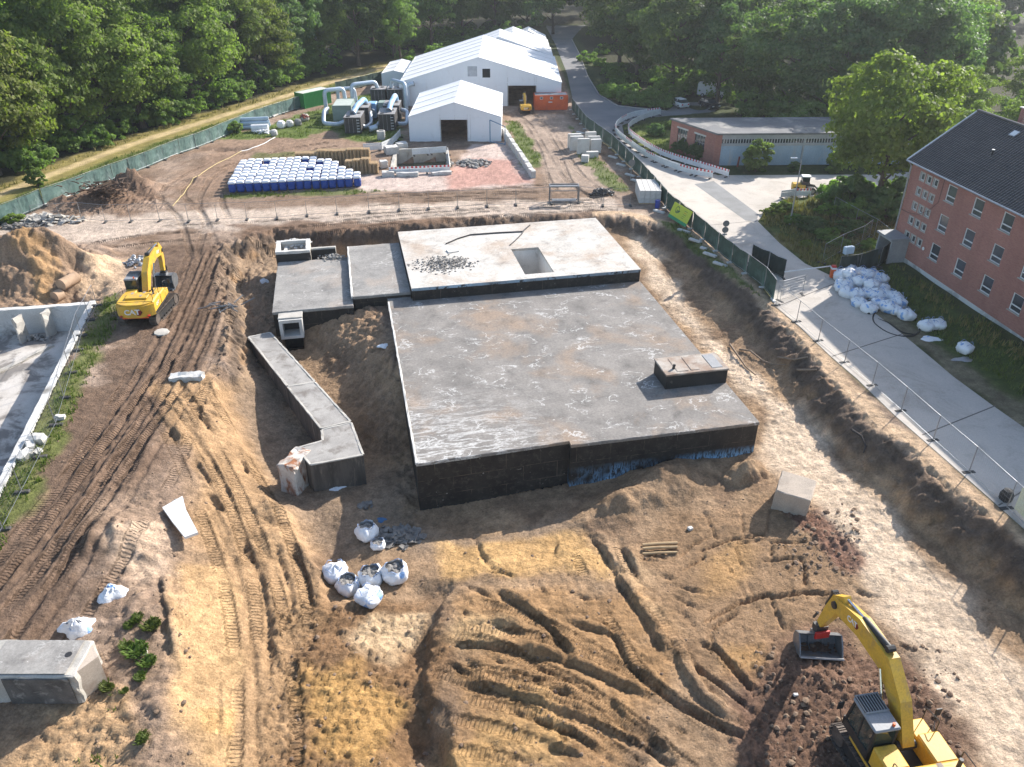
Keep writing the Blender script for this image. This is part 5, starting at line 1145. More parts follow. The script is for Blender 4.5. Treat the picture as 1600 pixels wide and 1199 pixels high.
# porch
po = empty('porch', (0.1, -1.75, 0.6)); po.parent = house
pg = pmat('porch_grey', (0.33, 0.33, 0.32), (0.27, 0.27, 0.265), 1.5, 0.7, bmp=.1)
MB().box(0, .18, 0, 1.72, 0, 2.35).build('porch_wall', pg, po); MB().box(2.15, 2.33, 0, 1.72, 0, 2.35).build('porch_wall', pg, po); MB().box(-.12, 2.45, -.2, 1.7, 2.35, 2.55).build('porch_roof', M['cabroof'], po)
MB().box(.2, 2.13, 1.2, 1.26, 0, 2.3).build('porch_door', M['galv'], po); MB().box(1.05, 1.13, 1.16, 1.2, 0, 2.3).build('door_frame', M['white'], po); MB().box(-.13, -.115, -.21, 1.7, 2.4, 2.54).build('roof_edge', M['white'], po); MB().box(.0, 2.33, 0, .06, 2.2, 2.345).build('porch_beam', M['white'], po)

# ------------------------------------------------------------------ long garage
ga = empty('garage', (26.9, 106.4, 0), 0.03, 'long low flat roofed garage with pale blue doors and brick end wall', 'garage')
GL, GH_ = 36.0, 4.2
def sk_(x, y): return (x - y * 0.50, y)                        # skewed plot
M['garage_blue'] = pmat('garage_door_blue', (0.36, 0.45, 0.52), (0.30, 0.39, 0.46), 0.6, 0.6, bmp=.05, dirt=(0.42, 0.40, 0.36), dscale=.8, dlo=.55, dhi=.75, stretch=(1, 1, .4))
M['garage_grey'] = pmat('garage_fascia', (0.42, 0.42, 0.41), (0.35, 0.35, 0.34), 0.8, 0.85, bmp=.1)
MB().prism([sk_(-.3, -.35), sk_(GL, -.35), sk_(GL, 8.6), sk_(-.3, 8.6)], GH_ - .1, GH_ + .12).build('roof', pmat('garage_roof', (0.17, 0.17, 0.17), (0.13, 0.13, 0.13), .4, .9, bmp=.2, dirt=(0.33, 0.31, 0.27), dlo=.5, dhi=.7, dscale=.3), ga)
MB().box(0.3, GL, -.1, .1, 3.5, GH_ - .1).build('fascia', M['garage_grey'], ga); MB().box(0.3, GL, -.08, .1, 2.62, 2.95).build('lintel', M['garage_grey'], ga)
bay = 5.6
for k in range(6):
    x0 = .5 + k * bay
    MB().box(x0 - .2, x0, -.12, .1, 0, 3.5).build('post', M['garage_grey'], ga)
    d = MB().box(x0 + .03, x0 + bay - .23, -.02, .05, .05, 2.6).build('garage_door', M['garage_blue'], ga)
    for j in range(1, 4): MB().box(x0 + j * (bay - .2) / 4 - .02, x0 + j * (bay - .2) / 4 + .02, -.035, -.021, .05, 2.6).build('door_rib', M['garage_blue'], d)
    w = MB().box(x0 + .03, x0 + bay - .23, .02, .04, 2.97, 3.48).build('window_strip', M['glass'], ga)
    for j in range(15): MB().box(x0 + .05 + j * .365, x0 + .1 + j * .365, -.03, .018, 2.97, 3.48).build('window_bar', M['white'], w)
wl = math.hypot(8.6, 4.3); wm = Matrix.Translation((-4.3, 8.6, 0)) @ Matrix.Rotation(math.atan2(-8.6, 4.3), 4, 'Z')
wall_holes(wl, -.1, GH_ - .1, [(1.5, 3.6, 1.4, 3.3), (5.2, 7.3, 1.4, 3.3)], .2, M['brick'], 'end_wall', ga, wm)
MB().box(0, .9, 0, .3, -.1, GH_ - .1, Matrix.Translation((-.28, -.15, 0))).build('corner_pier', M['brick'], ga)
for a in (1.5, 5.2):
    w = MB().box(a, a + 2.1, .1, .14, 1.4, 3.3, wm).build('side_window', M['glass'], ga)
    for j in range(1, 4): MB().box(a + j * .525 - .02, a + j * .525 + .02, .06, .098, 1.4, 3.3, wm).build('bar', M['galv'], w)
    MB().box(a + .0, a + 2.1, .06, .098, 2.3, 2.35, wm).build('bar', M['galv'], w); MB().box(a - .15, a + 2.25, -.05, .05, 3.3, 3.5, wm).build('window_lintel', M['concrete_light'], ga)
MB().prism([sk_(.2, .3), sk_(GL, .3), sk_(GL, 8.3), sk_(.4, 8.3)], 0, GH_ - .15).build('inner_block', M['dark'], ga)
MB().cyl((3.0, -.6, 0), (3.2, -.3, 1.3), .12, n=7).build('rusty_pipe', M['rustred'], ga)
# low roofed shed under the trees along the drive
# ------------------------------------------------------------------ containers and filter plant
def container(name, L, Wd, H, loc, rz, mat, label, cat='container', ribs=True, roofmat=None):
    T = empty(name, loc, rz, label, cat)
    prof = []; n_ = int(L / .28)
    MB().box(0.05, L - .05, .05, Wd - .05, .12, H - .05).build('body', mat, T)
    if ribs:
        rib = MB().box(0, .13, -.0, .045, .2, H - .15).mesh('wall_rib', mat)
        for k in range(n_):
            link('wall_rib', rib, T, (0.1 + k * (L - .25) / (n_ - 1), 0.006, 0)); link('wall_rib', rib, T, (0.1 + k * (L - .25) / (n_ - 1), Wd - .051, 0))
    for x in (0, L - .12):
        for y in (0, Wd - .12): MB().box(x, x + .12, y, y + .12, 0, H).build('corner_post', mat, T)
    for y in (0, Wd - .1):
        MB().box(.12, L - .12, y, y + .1, 0, .15).build('bottom_rail', mat, T); MB().box(.12, L - .12, y, y + .1, H - .12, H).build('top_rail', mat, T)
    MB().box(.12, L - .12, .1, Wd - .1, H - .06, H - .03).build('roof_plate', roofmat or mat, T)
    return T
oc = container('site_container', 5.6, 2.4, 2.42, (3.8, 139.9, 0), 0.06, M['orange'], 'orange red site container beside the large tent doorway', ribs=False, roofmat=M['cabroof'])
for x in (.9, 2.6, 4.3):
    w = MB().box(x, x + .5, .0, .045, 1.75, 2.15).build('window', M['white'], oc); MB().box(x + .07, x + .43, -.01, -.002, 1.82, 2.08).build('pane', M['glass'], w)
link('sign', MB().box(2.35, 3.0, .03, .046, 1.2, 1.36).mesh('sign', M['white']), oc); MB().box(5.66, 5.7, .2, 1.1, .2, 2.1).build('door', M['orange'], oc)
M['boxgreen'] = pmat('container_green', (0.035, 0.24, 0.06), (0.03, 0.20, 0.05), .8, .5, bmp=.04)
container('skip_container', 6.0, 2.4, 2.5, (-35.2, 140.8, 0), 0.93, M['boxgreen'], 'bright green shipping container by the left fence', roofmat=pmat('pale_roof', (0.55, 0.56, 0.5), (0.45, 0.47, 0.42), 1, .7))
M['boxgrey'] = pmat('grey_green', (0.26, 0.33, 0.29), (0.22, 0.29, 0.25), 1, .6, bmp=.03)
container('control_cabinet', 3.0, 5.4, 2.5, (-28.6, 131.5, 0), 0.05, M['boxgrey'], 'grey green cabinet between the duct pipes', 'cabinet', ribs=False, roofmat=pmat('cabinet_roof', (0.42, 0.47, 0.43), (0.36, 0.41, 0.37), 1, .7))
M['filterblack'] = pmat('filter_black', (0.035, 0.033, 0.032), (0.055, 0.05, 0.048), 1.2, .7, bmp=.1, dirt=(0.12, 0.11, 0.1), dlo=.58, dhi=.8); M['filtertop'] = pmat('filter_top', (0.30, 0.29, 0.285), (0.22, 0.215, 0.21), 1, .7, bmp=.1)
M['ductwhite'] = pmat('air_duct', (0.55, 0.62, 0.68), (0.46, 0.53, 0.60), 1.2, .4, metal=.2, bmp=.05); M['ductblue'] = pmat('blue_duct', (0.20, 0.42, 0.68), (0.5, 0.6, 0.7), .5, .45, bmp=.05)
def filter_unit(loc, rz, L, H, label, steps=True):
    T = empty('filter_unit', loc, rz, label, 'filter unit', 'air filter units beside the tent')
    MB().box(0, 2.5, 0, L, 0.1, H).build('housing', M['filterblack'], T); MB().box(-.03, 2.53, -.03, L + .03, H, H + .06).build('top_plate', M['filtertop'], T)
    for k in range(4): MB().box(.1 + k * .6, .13 + k * .6, -.04, -.003, .2, H - .1).build('seam', M['galv'], T)
    if steps:
        for k in range(5): MB().box(1.9, 2.3, -.16, -.045, .35 + k * .42, .42 + k * .42).build('step', M['white'], T)
    MB().cyl((.6, .6, H + .06), (.6, .6, H + .14), .32, n=12).build('hatch', M['black'], T); MB().cyl((1.9, L * .6, H + .06), (1.9, L * .6, H + .14), .32, n=12).build('hatch', M['black'], T)
    return T
fu = [((-25.3, 123.5, 0), .03, 4.6, 2.4, 'black filter unit with grey top and steps, nearest the fence side'), ((-20.4, 125.3, 0), .03, 4.4, 2.5, 'black filter unit with steps nearest the small tent wall'),
      ((-24.9, 128.9, 0), .03, 3.6, 2.7, 'black filter unit behind the fence side one, under the blue duct'), ((-20.3, 130.4, 0), .03, 4.0, 2.7, 'black filter unit behind the tent side one'),
      ((-24.0, 141.5, 0), .03, 3.0, 3.0, 'tall black filter housing farthest left in the rear pair'), ((-21.2, 141.5, 0), .03, 3.0, 3.0, 'tall black filter housing farthest right in the rear pair')]
for k, a in enumerate(fu): filter_unit(*a, steps=k < 2)
def arc(pts, r=.35, n=5):
    """pipe route with rounded corners"""
    P = [Vector(p) for p in pts]; out = [P[0]]
    for a, b_, c_ in zip(P[:-2], P[1:-1], P[2:]):
        d0 = (a - b_).normalized(); d1 = (c_ - b_).normalized(); rr_ = min(r, (a - b_).length * .45, (c_ - b_).length * .45)
        for k in range(n + 1):
            t = k / n; out.append((b_ + d0 * rr_) * (1 - t) ** 2 + b_ * 2 * t * (1 - t) + (b_ + d1 * rr_) * t ** 2)
    return out + [P[-1]]
ducts = [('blue topped air duct rising over the fence side filter units', [(-24.2, 125.5, 2.6), (-23.9, 127.5, 3.3), (-23.4, 131.5, 3.5), (-23.2, 133.0, 2.2)], .42, 'ductblue'), ('blue topped air duct rising over the tent side filter units', [(-18.9, 126.8, 2.7), (-18.8, 128.5, 3.4), (-18.7, 133.5, 3.7), (-18.7, 135, 2.0)], .42, 'ductblue'),
         ('pale duct arch in front of the rear housings, left', [(-26.8, 140, .3), (-26.8, 140, 4.1), (-23.2, 142.5, 4.1), (-22.9, 142.7, 3.0)], .33, 'ductwhite'), ('pale duct arch in front of the rear housings, right', [(-17.8, 139.5, .3), (-17.8, 139.5, 4.4), (-20.4, 142.5, 4.4), (-20.6, 142.7, 3.0)], .33, 'ductwhite'),
         ('pale duct bow standing at the cabinet, outer', [(-30.6, 136.2, .2), (-30.6, 136.2, 3.9), (-27.8, 138, 3.9), (-27.6, 138, 1.2)], .33, 'ductwhite'), ('pale duct bow behind the cabinet, inner', [(-29.2, 140, .2), (-29.2, 140, 3.4), (-26.6, 141, 3.4), (-26.4, 141, 1.2)], .28, 'ductwhite'),
         ('pale duct elbow on the ground at the fence side of the cabinet', [(-29.2, 131, 2.2), (-29.6, 130, 2.0), (-29.5, 128.2, .5), (-27, 127.6, .5), (-25.4, 127.8, 1.2)], .32, 'ductwhite'), ('pale duct elbow lying between the front filter units, left', [(-22.4, 130.2, 1.8), (-22.0, 128.5, .5), (-22.5, 126.4, .4), (-23.0, 125.6, .7)], .3, 'ductwhite'),
         ('pale duct elbow lying between the front filter units, right', [(-20.4, 131.5, 1.8), (-20.8, 129.5, .5), (-20.9, 127.4, .45), (-20.3, 126.8, .8)], .3, 'ductwhite'), ('pale duct elbow beside the small tent wall', [(-17.6, 131.8, 1.8), (-16.6, 131, 1.8), (-16.4, 128, .5), (-17.8, 127.2, .7)], .3, 'ductwhite'), ('upright pale duct at the corner of the large tent', [(-17.8, 142.2, .2), (-17.8, 142.2, 3.6), (-16.6, 142.6, 3.8)], .36, 'ductwhite'),
         ('thick pale duct stub lying before the tent side filter unit', [(-21.8, 124.6, .45), (-20.6, 125.1, .75)], .42, 'ductwhite')]
for lab, pts, rad, mt in ducts:
    T = empty('air_duct', (0, 0, 0), 0, lab, 'air duct', 'air ducts of the filter plant'); q = arc(pts, .7); MB().tube(q, rad, 12).build('duct_pipe', M[mt], T, smooth=50)
    MB().cyl(q[0], q[0] + (q[1] - q[0]).normalized() * .12, rad * 1.15, n=12).build('flange', M['galv'], T); MB().cyl(q[-1], q[-1] + (q[-2] - q[-1]).normalized() * .12, rad * 1.15, n=12).build('flange', M['galv'], T)
for k, (x, y, z) in enumerate([(-22.4, 133.6, 0), (-20.9, 134.2, 0)]):
    T = empty('fan_unit', (x, y, z), 0, ['blue grey fan housing between the filter rows', 'olive fan motor between the filter rows'][k], 'fan'); MB().box(-.7, .6, -1.0, 1.0, .3, 2.6, ch=.08).build('housing', M['ductblue'] if k == 0 else M['boxgrey'], T); MB().box(-.8, .7, -1.1, 1.1, 0, .3).build('skid', M['black'], T); MB().cyl((0, -1.0, 1.4), (0, -1.5, 1.4), .5, n=12).build('inlet', M['ductwhite'], T)
# manhole ring, white sheet fence
p = GH(596, 218); T = empty('manhole_ring', p, 0, 'short concrete manhole ring standing on the grass before the tents', 'manhole ring')
MB().lathe([(.42, 0), (.6, 0), (.6, .62), (.62, .66), (.62, 1.25), (.44, 1.25), (.42, .2)], 18, cap=False).build('ring', M['concrete_light'], T, smooth=True)
p = GH(782, 207); T = empty('kerb_ring', p, 0, 'low concrete ring lying at the head of the block wall', 'concrete ring'); MB().lathe([(.45, 0), (.85, 0), (.85, .4), (.45, .4), (.45, 0)], 16, cap=False).build('ring', M['concrete_light'], T)
# pipes and bags stored on the grass
M['pipeblue'] = pmat('plastic_pipe', (0.42, 0.52, 0.60), (0.36, 0.46, 0.54), 1, .45, bmp=.02)
b0 = GH(374, 203)
for k, (dx, dy, dz) in enumerate([(0, 0, .3), (0, .62, .3), (0, 1.24, .3), (0, .31, .84), (0, .93, .84), (0, .62, 1.38)]):
    a = b0 + Vector((0, dy, dz)); o = MB().cyl(a, a + Vector((4.3, .9, 0)), .29, n=14).build('plastic_pipe', M['pipeblue'], smooth=40)
    tag(o, 'pale blue plastic pipe, ' + ['front one of the bottom layer', 'middle one of the bottom layer', 'rear one of the bottom layer', 'front one of the second layer', 'rear one of the second layer', 'topmost of the stack'][k], 'pipe', 'blue pipes stacked by the left fence')
p = GH(400, 206); o = MB().tube(arc([p + Vector((-.6, 0, .5)), p + Vector((1.9, .3, .55))], .3), .55, 12).build('rolled_sheet', M['white'], smooth=50); tag(o, 'thick roll of white sheeting in front of the blue pipes', 'sheet roll')
r = random.Random(4); rubble('white_scraps', cluster(G2(412, 208), 2.4, .9, 90, 31, .6), M['white'], 32, .1, .32, 'heap of white scraps in front of the pipe stack', 'scraps')
for k, (u, v, s, mt, lab) in enumerate([(429, 212, .9, 'concrete_light', 'beige sack at the right end of the white scraps'), (440, 200, 1.1, 'white', 'wide white tub on the grass beside the pipe stack'), (453, 198, 1.0, 'concrete_light', 'upright beige sack next to the white tub'), (466, 196, 1.0, 'debris_grey', 'dark grey sack fourth along the stored goods'), (477, 189, 1.1, 'concrete', 'grey bale with brown wood on top at the right end')]):
    p = GH(u, v); o = MB().lathe([(s * .5, 0), (s * .62, s * .2), (s * .6, s * .7), (s * .4, s * .95), (s * .15, s)], 10).build('storage_sack', M[mt], loc=p, rot=(.06, -.05, k)); tag(o, lab, 'sack')
rubble('wood_offcuts', cluster(G2(476, 186, .8), .7, .5, 40, 36, .7, 1.0), M['rustred'], 37, .1, .25, 'brown wood offcuts on the grey bale', 'wood', plates=.7)
for k, (a, b_) in enumerate([((398, 196), (420, 186)), ((428, 184), (453, 172))]):
    p, q = GH(*a), GH(*b_); o = MB().box(0, (q - p).length, 0, 1.0, .1, .32, RZ(math.atan2(q.y - p.y, q.x - p.x), p)).build('board_stack', M['concrete_light']); tag(o, ['pale boards lying by the green fence behind the pipes', 'pale boards lying by the green fence near the green container'][k], 'boards')
# upright slabs and blocks by the drive
for k, (x, y, h_, L) in enumerate([(8.3, 115.6, 2.0, 1.9), (8.5, 114.2, 2.0, 1.9), (9.3, 112.4, 2.1, 1.7), (10.6, 115.8, 2.2, 1.6), (10.9, 113.8, 2.1, 1.7), (11.1, 112.9, 1.9, 1.5)]):
    o = piece('wall_slab', (L, .45, h_), (x + .6, y, 0), (0, 0, .12), M['concrete_light'], 'upright pale concrete wall slab, ' + ['leftmost at the rear', 'left in the second row', 'front left, nearest the tracks', 'right at the rear', 'right in the second row', 'front right, nearest the green fence'][k], 'wall slab', 140 + k, .015, .03, .8); o['group'] = 'wall slabs by the drive'
for k, (u, v, d) in enumerate([(925, 246, (1.7, .6, .8)), (914, 253, (1.0, .8, .9))]): piece('footing_block', d, GH(u, v), (0, 0, .1 - .3 * k), M['concrete_light'], ['long pale footing block behind the squat one on the grass', 'squat pale footing block in front of the wall slabs'][k], 'block', 150 + k, .02, .04, .6)
# stacked sand-lime blocks
S0 = Vector((14.75, 90.6, 0)); st = empty('block_stack', S0, -.03, 'strapped stack of pale building blocks by the green fence', 'block stack')
bk_ = MB().box(.012, .61, .012, .488, .01, .49, ch=.015).mesh('block', M['concrete_light'])
for k in range(3):
    for j in range(9):
        for i in range(4):
            if 0 < i < 3 and 0 < j < 8 and k < 2: continue
            link('block', bk_, st, (i * .63, j * .5, .1 + k * .5))
MB().box(0, 2.5, 0, 4.5, 0, .1).build('pallet_base', M['wood'], st)
p = GH(1027, 325); o = MB().lathe([(.28, 0), (.3, .3), (.28, .6), (.3, .9), (.1, .93)], 14).build('blue_drum', pmat('drum_blue', (0.02, 0.06, 0.35), None, 1, .4, bmp=0), loc=p, smooth=True); tag(o, 'single dark blue drum at the foot of the block stack', 'drum')
# galvanised rack
rk = empty('transport_rack', (4.4, 90.9, 0), .02, 'grey steel transport rack standing on the cross road', 'rack')
for x in (0, 3.35):
    for y in (0, 1.0): MB().box(x - .06, x + .06, y - .06, y + .06, 0, 2.0).build('post', M['greysteel'], rk)
for z in (.12, 1.94):
    for y in (0, 1.0): MB().box(0.06, 3.29, y - .05, y + .05, z - .06, z + .06).build('beam', M['greysteel'], rk)
    for x in (0, 3.35): MB().box(x - .05, x + .05, .06, .94, z - .06, z + .06).build('cross_beam', M['greysteel'], rk)
MB().box(.06, 3.29, .3, .7, 1.86, 1.94).build('top_plate', M['greysteel'], rk); MB().box(.06, 3.29, .96, 1.02, 1.1, 1.2).build('beam', M['greysteel'], rk)
for k in range(3): MB().box(.3, 3.1, .1 + k * .28, .2 + k * .28, .2, .3).build('bar', M['galv'], rk)
rubble('scrap_heap', cluster(G2(941, 304), 1.6, .8, 90, 41, .8), M['black'], 42, .12, .4, 'heap of black scrap and hoses beside the cross road', 'scrap', .6, .6)
# basin
ba = empty('basin', (*G2(658, 252), 0), 0, 'sunken concrete basin ringed by barriers in front of the small tent', 'basin'); bc = G(658, 252)
P4 = [Vector((x - bc.x, y - bc.y, 0)) for x, y in BASIN]
for k, (a, b_) in enumerate(zip(P4, P4[1:] + P4[:1])):
    L = (b_ - a).length; worn_box(0, L, -.25, .2, -1.7, .15 if k != 2 else .55, .6, .04, 160 + k, .03, RZ(math.atan2(b_.y - a.y, b_.x - a.x), a)).build('basin_wall', M['concrete'], ba)
MB().prism([(p_.x, p_.y) for p_ in P4], -1.55, -1.4).build('basin_bottom', pmat('basin_water', (0.09, 0.10, 0.055), (0.05, 0.055, 0.04), .4, .25, bmp=.05), ba)
worn_box(-.8, 1.6, -.5, .5, -1.4, -1.0, .4, .06, 166, .03).build('basin_slab', M['rustred'], ba)
for k, (u, v, d) in enumerate([(637, 275, (2.8, .9, .5)), (607, 275, (1.6, 1.0, .6)), (690, 273, (2.6, .6, .4)), (600, 262, (1.0, .9, .9)), (612, 240, (1.8, 1.5, 1.0)), (628, 233, (1.5, 1.2, .9))]): piece('rim_block', d, GH(u, v), (0, 0, .1 * k), M['concrete_light'], ['flat slab block in front of the striped barrier', 'pale block at the left front corner of the basin', 'low block row before the right barrier half', 'pale lump between pallets and basin', 'grey block at the rear left of the basin', 'grey lump behind the basin corner'][k], 'block', 170 + k, .06, .05, .4)
# low block wall from tent corner down the drive
for k in range(9):
    a = k / 8.0; p = G(787 + 42 * a, 212 + 60 * a); q = G(787 + 42 * (a + .11), 212 + 60 * (a + .11)); L = (q - p).length
    o = worn_box(0, L - .04, -.3, .3, -.1, 1.15 - .3 * a, .5, .05, 180 + k, .04, RZ(math.atan2(q.y - p.y, q.x - p.x))).build('wall_block', M['concrete_light'], loc=p); tag(o, 'pale rough block of the low wall by the forecourt, %s from the tent' % ONES[k], 'wall block', 'low block wall')
# ------------------------------------------------------------------ excavators
def beam(pts, hh, w, mat, name, parent, ch=0.03):
    """box beam along a bent centreline in the x,z plane"""
    P = [Vector((p[0], 0, p[1])) for p in pts]; up, dn = [], []
    for k, p in enumerate(P):
        d = (P[min(k + 1, len(P) - 1)] - P[max(k - 1, 0)]).normalized(); nn = Vector((-d.z, 0, d.x))
        up.append(p + nn * hh[k]); dn.append(p - nn * hh[k])
    prof = [(p.x, p.z) for p in up] + [(p.x, p.z) for p in dn[::-1]]
    mb = MB().extrude_y(prof, -w / 2, w / 2)
    return mb.build(name, mat, parent)
def ram(p0, p1, r, parent, name='cylinder', split=.55, yellow=False):
    p0, p1 = Vector(p0), Vector(p1); m_ = p0.lerp(p1, split)
    a = MB().cyl(p0, m_, r, n=10).build(name, M['yellow'] if yellow else M['black'], parent, smooth=40)
    MB().cyl(m_, p1, r * .55, n=8).build('rod', M['chrome'], a); MB().cyl(p0 + Vector((0, -r * 1.3, 0)), p0 + Vector((0, r * 1.3, 0)), r * 1.1, n=8).build('pin', M['black'], a)
    return a
TXT = {}
def logo(parent, size, T4, name='logo'):
    if 'CAT' not in TXT:
        TXT['CAT'] = text_mesh('lettering', 'CAT', 1.0, M['white'], .004, .035)
        TXT['hex'] = MB().prism([(-.1, -.48), (.35, -.48), (.72, 0), (.35, .48), (.05, .48)], -.006, -.001).mesh('emblem', pmat('emblem_red', (0.30, 0.02, 0.02), (0.08, 0.01, 0.01), 2.5, .5, bmp=0))
        TXT['tri'] = MB().prism([(-.28, -.36), (.22, -.36), (-.03, .02)], .005, .008).mesh('triangle', M['yellow'])
    e = empty(name); e.parent = parent; e.matrix_local = T4 @ Matrix.Scale(size, 4)
    link('lettering', TXT['CAT'], e); link('emblem', TXT['hex'], e, (.62, 0, 0)); link('triangle', TXT['tri'], e)
    return e
def excavator(name, loc, rz, label, boom, stick, coupler, bw, bucket_rot, uc_rot=0.0, tilt_red=False, scale=1.0, detail=True, ditch=False):
    T = empty(name, loc, rz, label, 'excavator'); T.scale = (scale,) * 3
    U = empty('undercarriage'); U.parent = T; U.rotation_euler = (0, 0, uc_rot)
    shoe = []
    Lc, Rr = 3.9, 0.46; per = 2 * Lc + 2 * math.pi * Rr; N = 46
    for sd in (-1, 1):
        ch_ = MB(); yc = sd * 1.32
        for k in range(N):
            s = k * per / N
            if s < Lc: x, z, a = -Lc / 2 + s, Rr * 2 + .04, 0
            elif s < Lc + math.pi * Rr: t = (s - Lc) / Rr; x, z, a = Lc / 2 + Rr * math.sin(t), Rr + .04 + Rr * math.cos(t), -t
            elif s < 2 * Lc + math.pi * Rr: x, z, a = Lc / 2 - (s - Lc - math.pi * Rr), .04, math.pi
            else: t = (s - 2 * Lc - math.pi * Rr) / Rr; x, z, a = -Lc / 2 - Rr * math.sin(t), Rr + .04 - Rr * math.cos(t), math.pi - t
            R = Matrix.Translation((x, yc, z)) @ Matrix.Rotation(-a, 4, 'Y')
            ch_.box(-.098, .098, -.31, .31, -.03, .03, R); ch_.box(-.02, .02, -.31, .31, .03, .065, R)
        c = ch_.build('track_chain', M['tracksteel'], U)
        MB().box(-Lc / 2 + .1, Lc / 2 - .1, yc - .2, yc + .2, .25, .72).build('track_frame', M['black'], U)
        for x in (-Lc / 2, Lc / 2): MB().cyl((x, yc - .24, Rr + .04), (x, yc + .24, Rr + .04), .40, n=16).build('sprocket', M['tracksteel'], U)
        for k in range(7): MB().cyl((-1.5 + k * .5, yc - .22, .2), (-1.5 + k * .5, yc + .22, .2), .13, n=10).build('roller', M['black'], U)
    MB().box(-1.3, 1.3, -1.1, 1.1, .45, .95).build('car_body', M['black'], U); MB().cyl((0, 0, .9), (0, 0, 1.15), .75, n=20).build('slew_ring', M['black'], U)
    MB().box(-2.7, 1.35, -1.45, 1.5, 1.15, 1.3).build('deck', M['black'], T)
    MB().box(-2.75, -.85, -1.48, 1.48, 1.3, 2.35, ch=.10).build('engine_hood', M['yellow'], T)
    MB().box(-.83, .45, -1.48, -.55, 1.3, 2.2, ch=.06).build('tank', M['yellow'], T); MB().box(.47, 1.3, -1.46, -.65, 1.3, 1.85, ch=.05).build('tool_box', M['yellow'], T); MB().box(-.83, .2, .55, 1.48, 1.3, 2.25, ch=.06).build('side_hood', M['yellow'], T)
    MB().box(-2.3, -1.1, -.9, .9, 2.35, 2.5, ch=.05).build('hood_top', M['yellow'], T)
    for x, y in ((-2.0, -.4), (-1.5, .4), (-1.35, -.5)): MB().box(x, x + .35, y, y + .22, 2.5, 2.515).build('hood_grille', M['lid'] if detail else M['black'], T)
    MB().cyl((-1.2, -1.1, 2.35), (-1.2, -1.1, 2.85), .08, n=8).build('exhaust', M['black'], T)
    cw = MB(); pr = []
    for k in range(13):
        t = -1 + 2 * k / 12; pr.append((-2.75 - .62 * (1 - abs(t) ** 3.0), t * 1.5))
    cw.prism([(-2.72, 1.5)] + [(x, y) for x, y in pr[::-1]] + [(-2.72, -1.5)], 1.22, 2.2)
    c = cw.build('counterweight', M['yellow'], T, smooth=30)
    cw2 = MB(); cw2.prism([(-2.72, 1.42)] + [(x * .985 + .03, y * .95) for x, y in pr[::-1]] + [(-2.72, -1.42)], 2.2, 2.33); cw2.build('counterweight_top', M['yellow'], T, smooth=30)
    MB().box(-3.33, -3.2, -1.0, 1.0, 1.16, 1.24).build('bumper', M['orange'], T)
    for y in (-1.15, 1.0): MB().box(-3.30, -3.1, y, y + .18, 1.3, 1.38).build('rear_light', M['red'], T)
    logo(T, .62, Matrix.Translation((-3.385, .12, 1.72)) @ Matrix(((0, 0, -1, 0), (-1, 0, 0, 0), (0, 1, 0, 0), (0, 0, 0, 1))))
    for sd in (1, -1): logo(T, .34, Matrix.Translation((-1.8, sd * 1.49, 1.8)) @ (Matrix.Rotation(math.pi, 4, 'Z') if sd > 0 else Matrix.Identity(4)) @ Matrix.Rotation(math.pi / 2, 4, 'X'))
    # cab
    cab = empty('cab'); cab.parent = T
    for x, y in ((.3, .58), (.3, 1.5), (1.95, .58), (1.95, 1.5)):
        fx = .28 if x > 1 else 0
        MB().add([(x - .05, y - .05, 1.3), (x + .05, y - .05, 1.3), (x + .05, y + .05, 1.3), (x - .05, y + .05, 1.3), (x - .05 - fx, y - .05, 3.0), (x + .05 - fx, y - .05, 3.0), (x + .05 - fx, y + .05, 3.0), (x - .05 - fx, y + .05, 3.0)], [(0, 1, 5, 4), (1, 2, 6, 5), (2, 3, 7, 6), (3, 0, 4, 7), (4, 5, 6, 7), (3, 2, 1, 0)]).build('pillar', M['black'], cab)
    MB().box(.25, 2.0, .53, 1.55, 1.3, 1.75).build('cab_base', M['black'], cab); MB().box(.28, 1.05, .545, 1.535, 1.75, 2.95).build('cab_rear', M['black'], cab) if not detail else MB().box(.26, .32, .63, 1.45, 1.75, 2.95).build('rear_pane', M['cabglass'], cab)
    MB().box(1.0, 1.07, 1.46, 1.54, 1.75, 2.95).build('door_bar', M['black'], cab)
    for y in (.565, 1.515): MB().add([(.35, y, 1.75), (1.92, y, 1.75), (1.66, y, 2.95), (.35, y, 2.95)], [(0, 1, 2, 3)]).build('side_pane', M['cabglass'], cab)
    MB().add([(1.97, .62, 1.75), (1.97, 1.46, 1.75), (1.72, 1.46, 2.95), (1.72, .62, 2.95)], [(0, 1, 2, 3)]).build('windscreen', M['cabglass'], cab)
    MB().box(.55, .95, .85, 1.25, 1.75, 2.5, ch=.06).build('seat', M['greysteel'], cab)
    MB().box(.2, 1.8, .5, 1.58, 2.97, 3.12, ch=.05).build('cab_roof', M['cabroof'], cab)
    if detail:
        MB().box(.98, 1.78, .56, 1.52, 3.121, 3.13).build('roof_hatch', M['black'], cab)
        for k in range(9): MB().box(1.0, 1.78, .58 + k * .113, .61 + k * .113, 3.15, 3.2).build('guard_bar', M['cabroof'], cab)
        MB().box(.97, 1.02, .55, 1.53, 3.12, 3.2).build('guard_rail', M['cabroof'], cab); MB().box(1.76, 1.81, .55, 1.53, 3.12, 3.2).build('guard_rail', M['cabroof'], cab)
        MB().cyl((.35, .75, 3.12), (.35, .75, 3.26), .06, n=8).build('beacon', M['orange'], cab)
        MB().tube(arc([(2.0, 1.58, 1.4), (2.15, 1.75, 2.2), (1.9, 1.75, 2.9)], .2), .02, 5).build('mirror_arm', M['black'], cab); MB().box(2.05, 2.1, 1.65, 1.9, 2.1, 2.5).build('mirror', M['black'], cab)
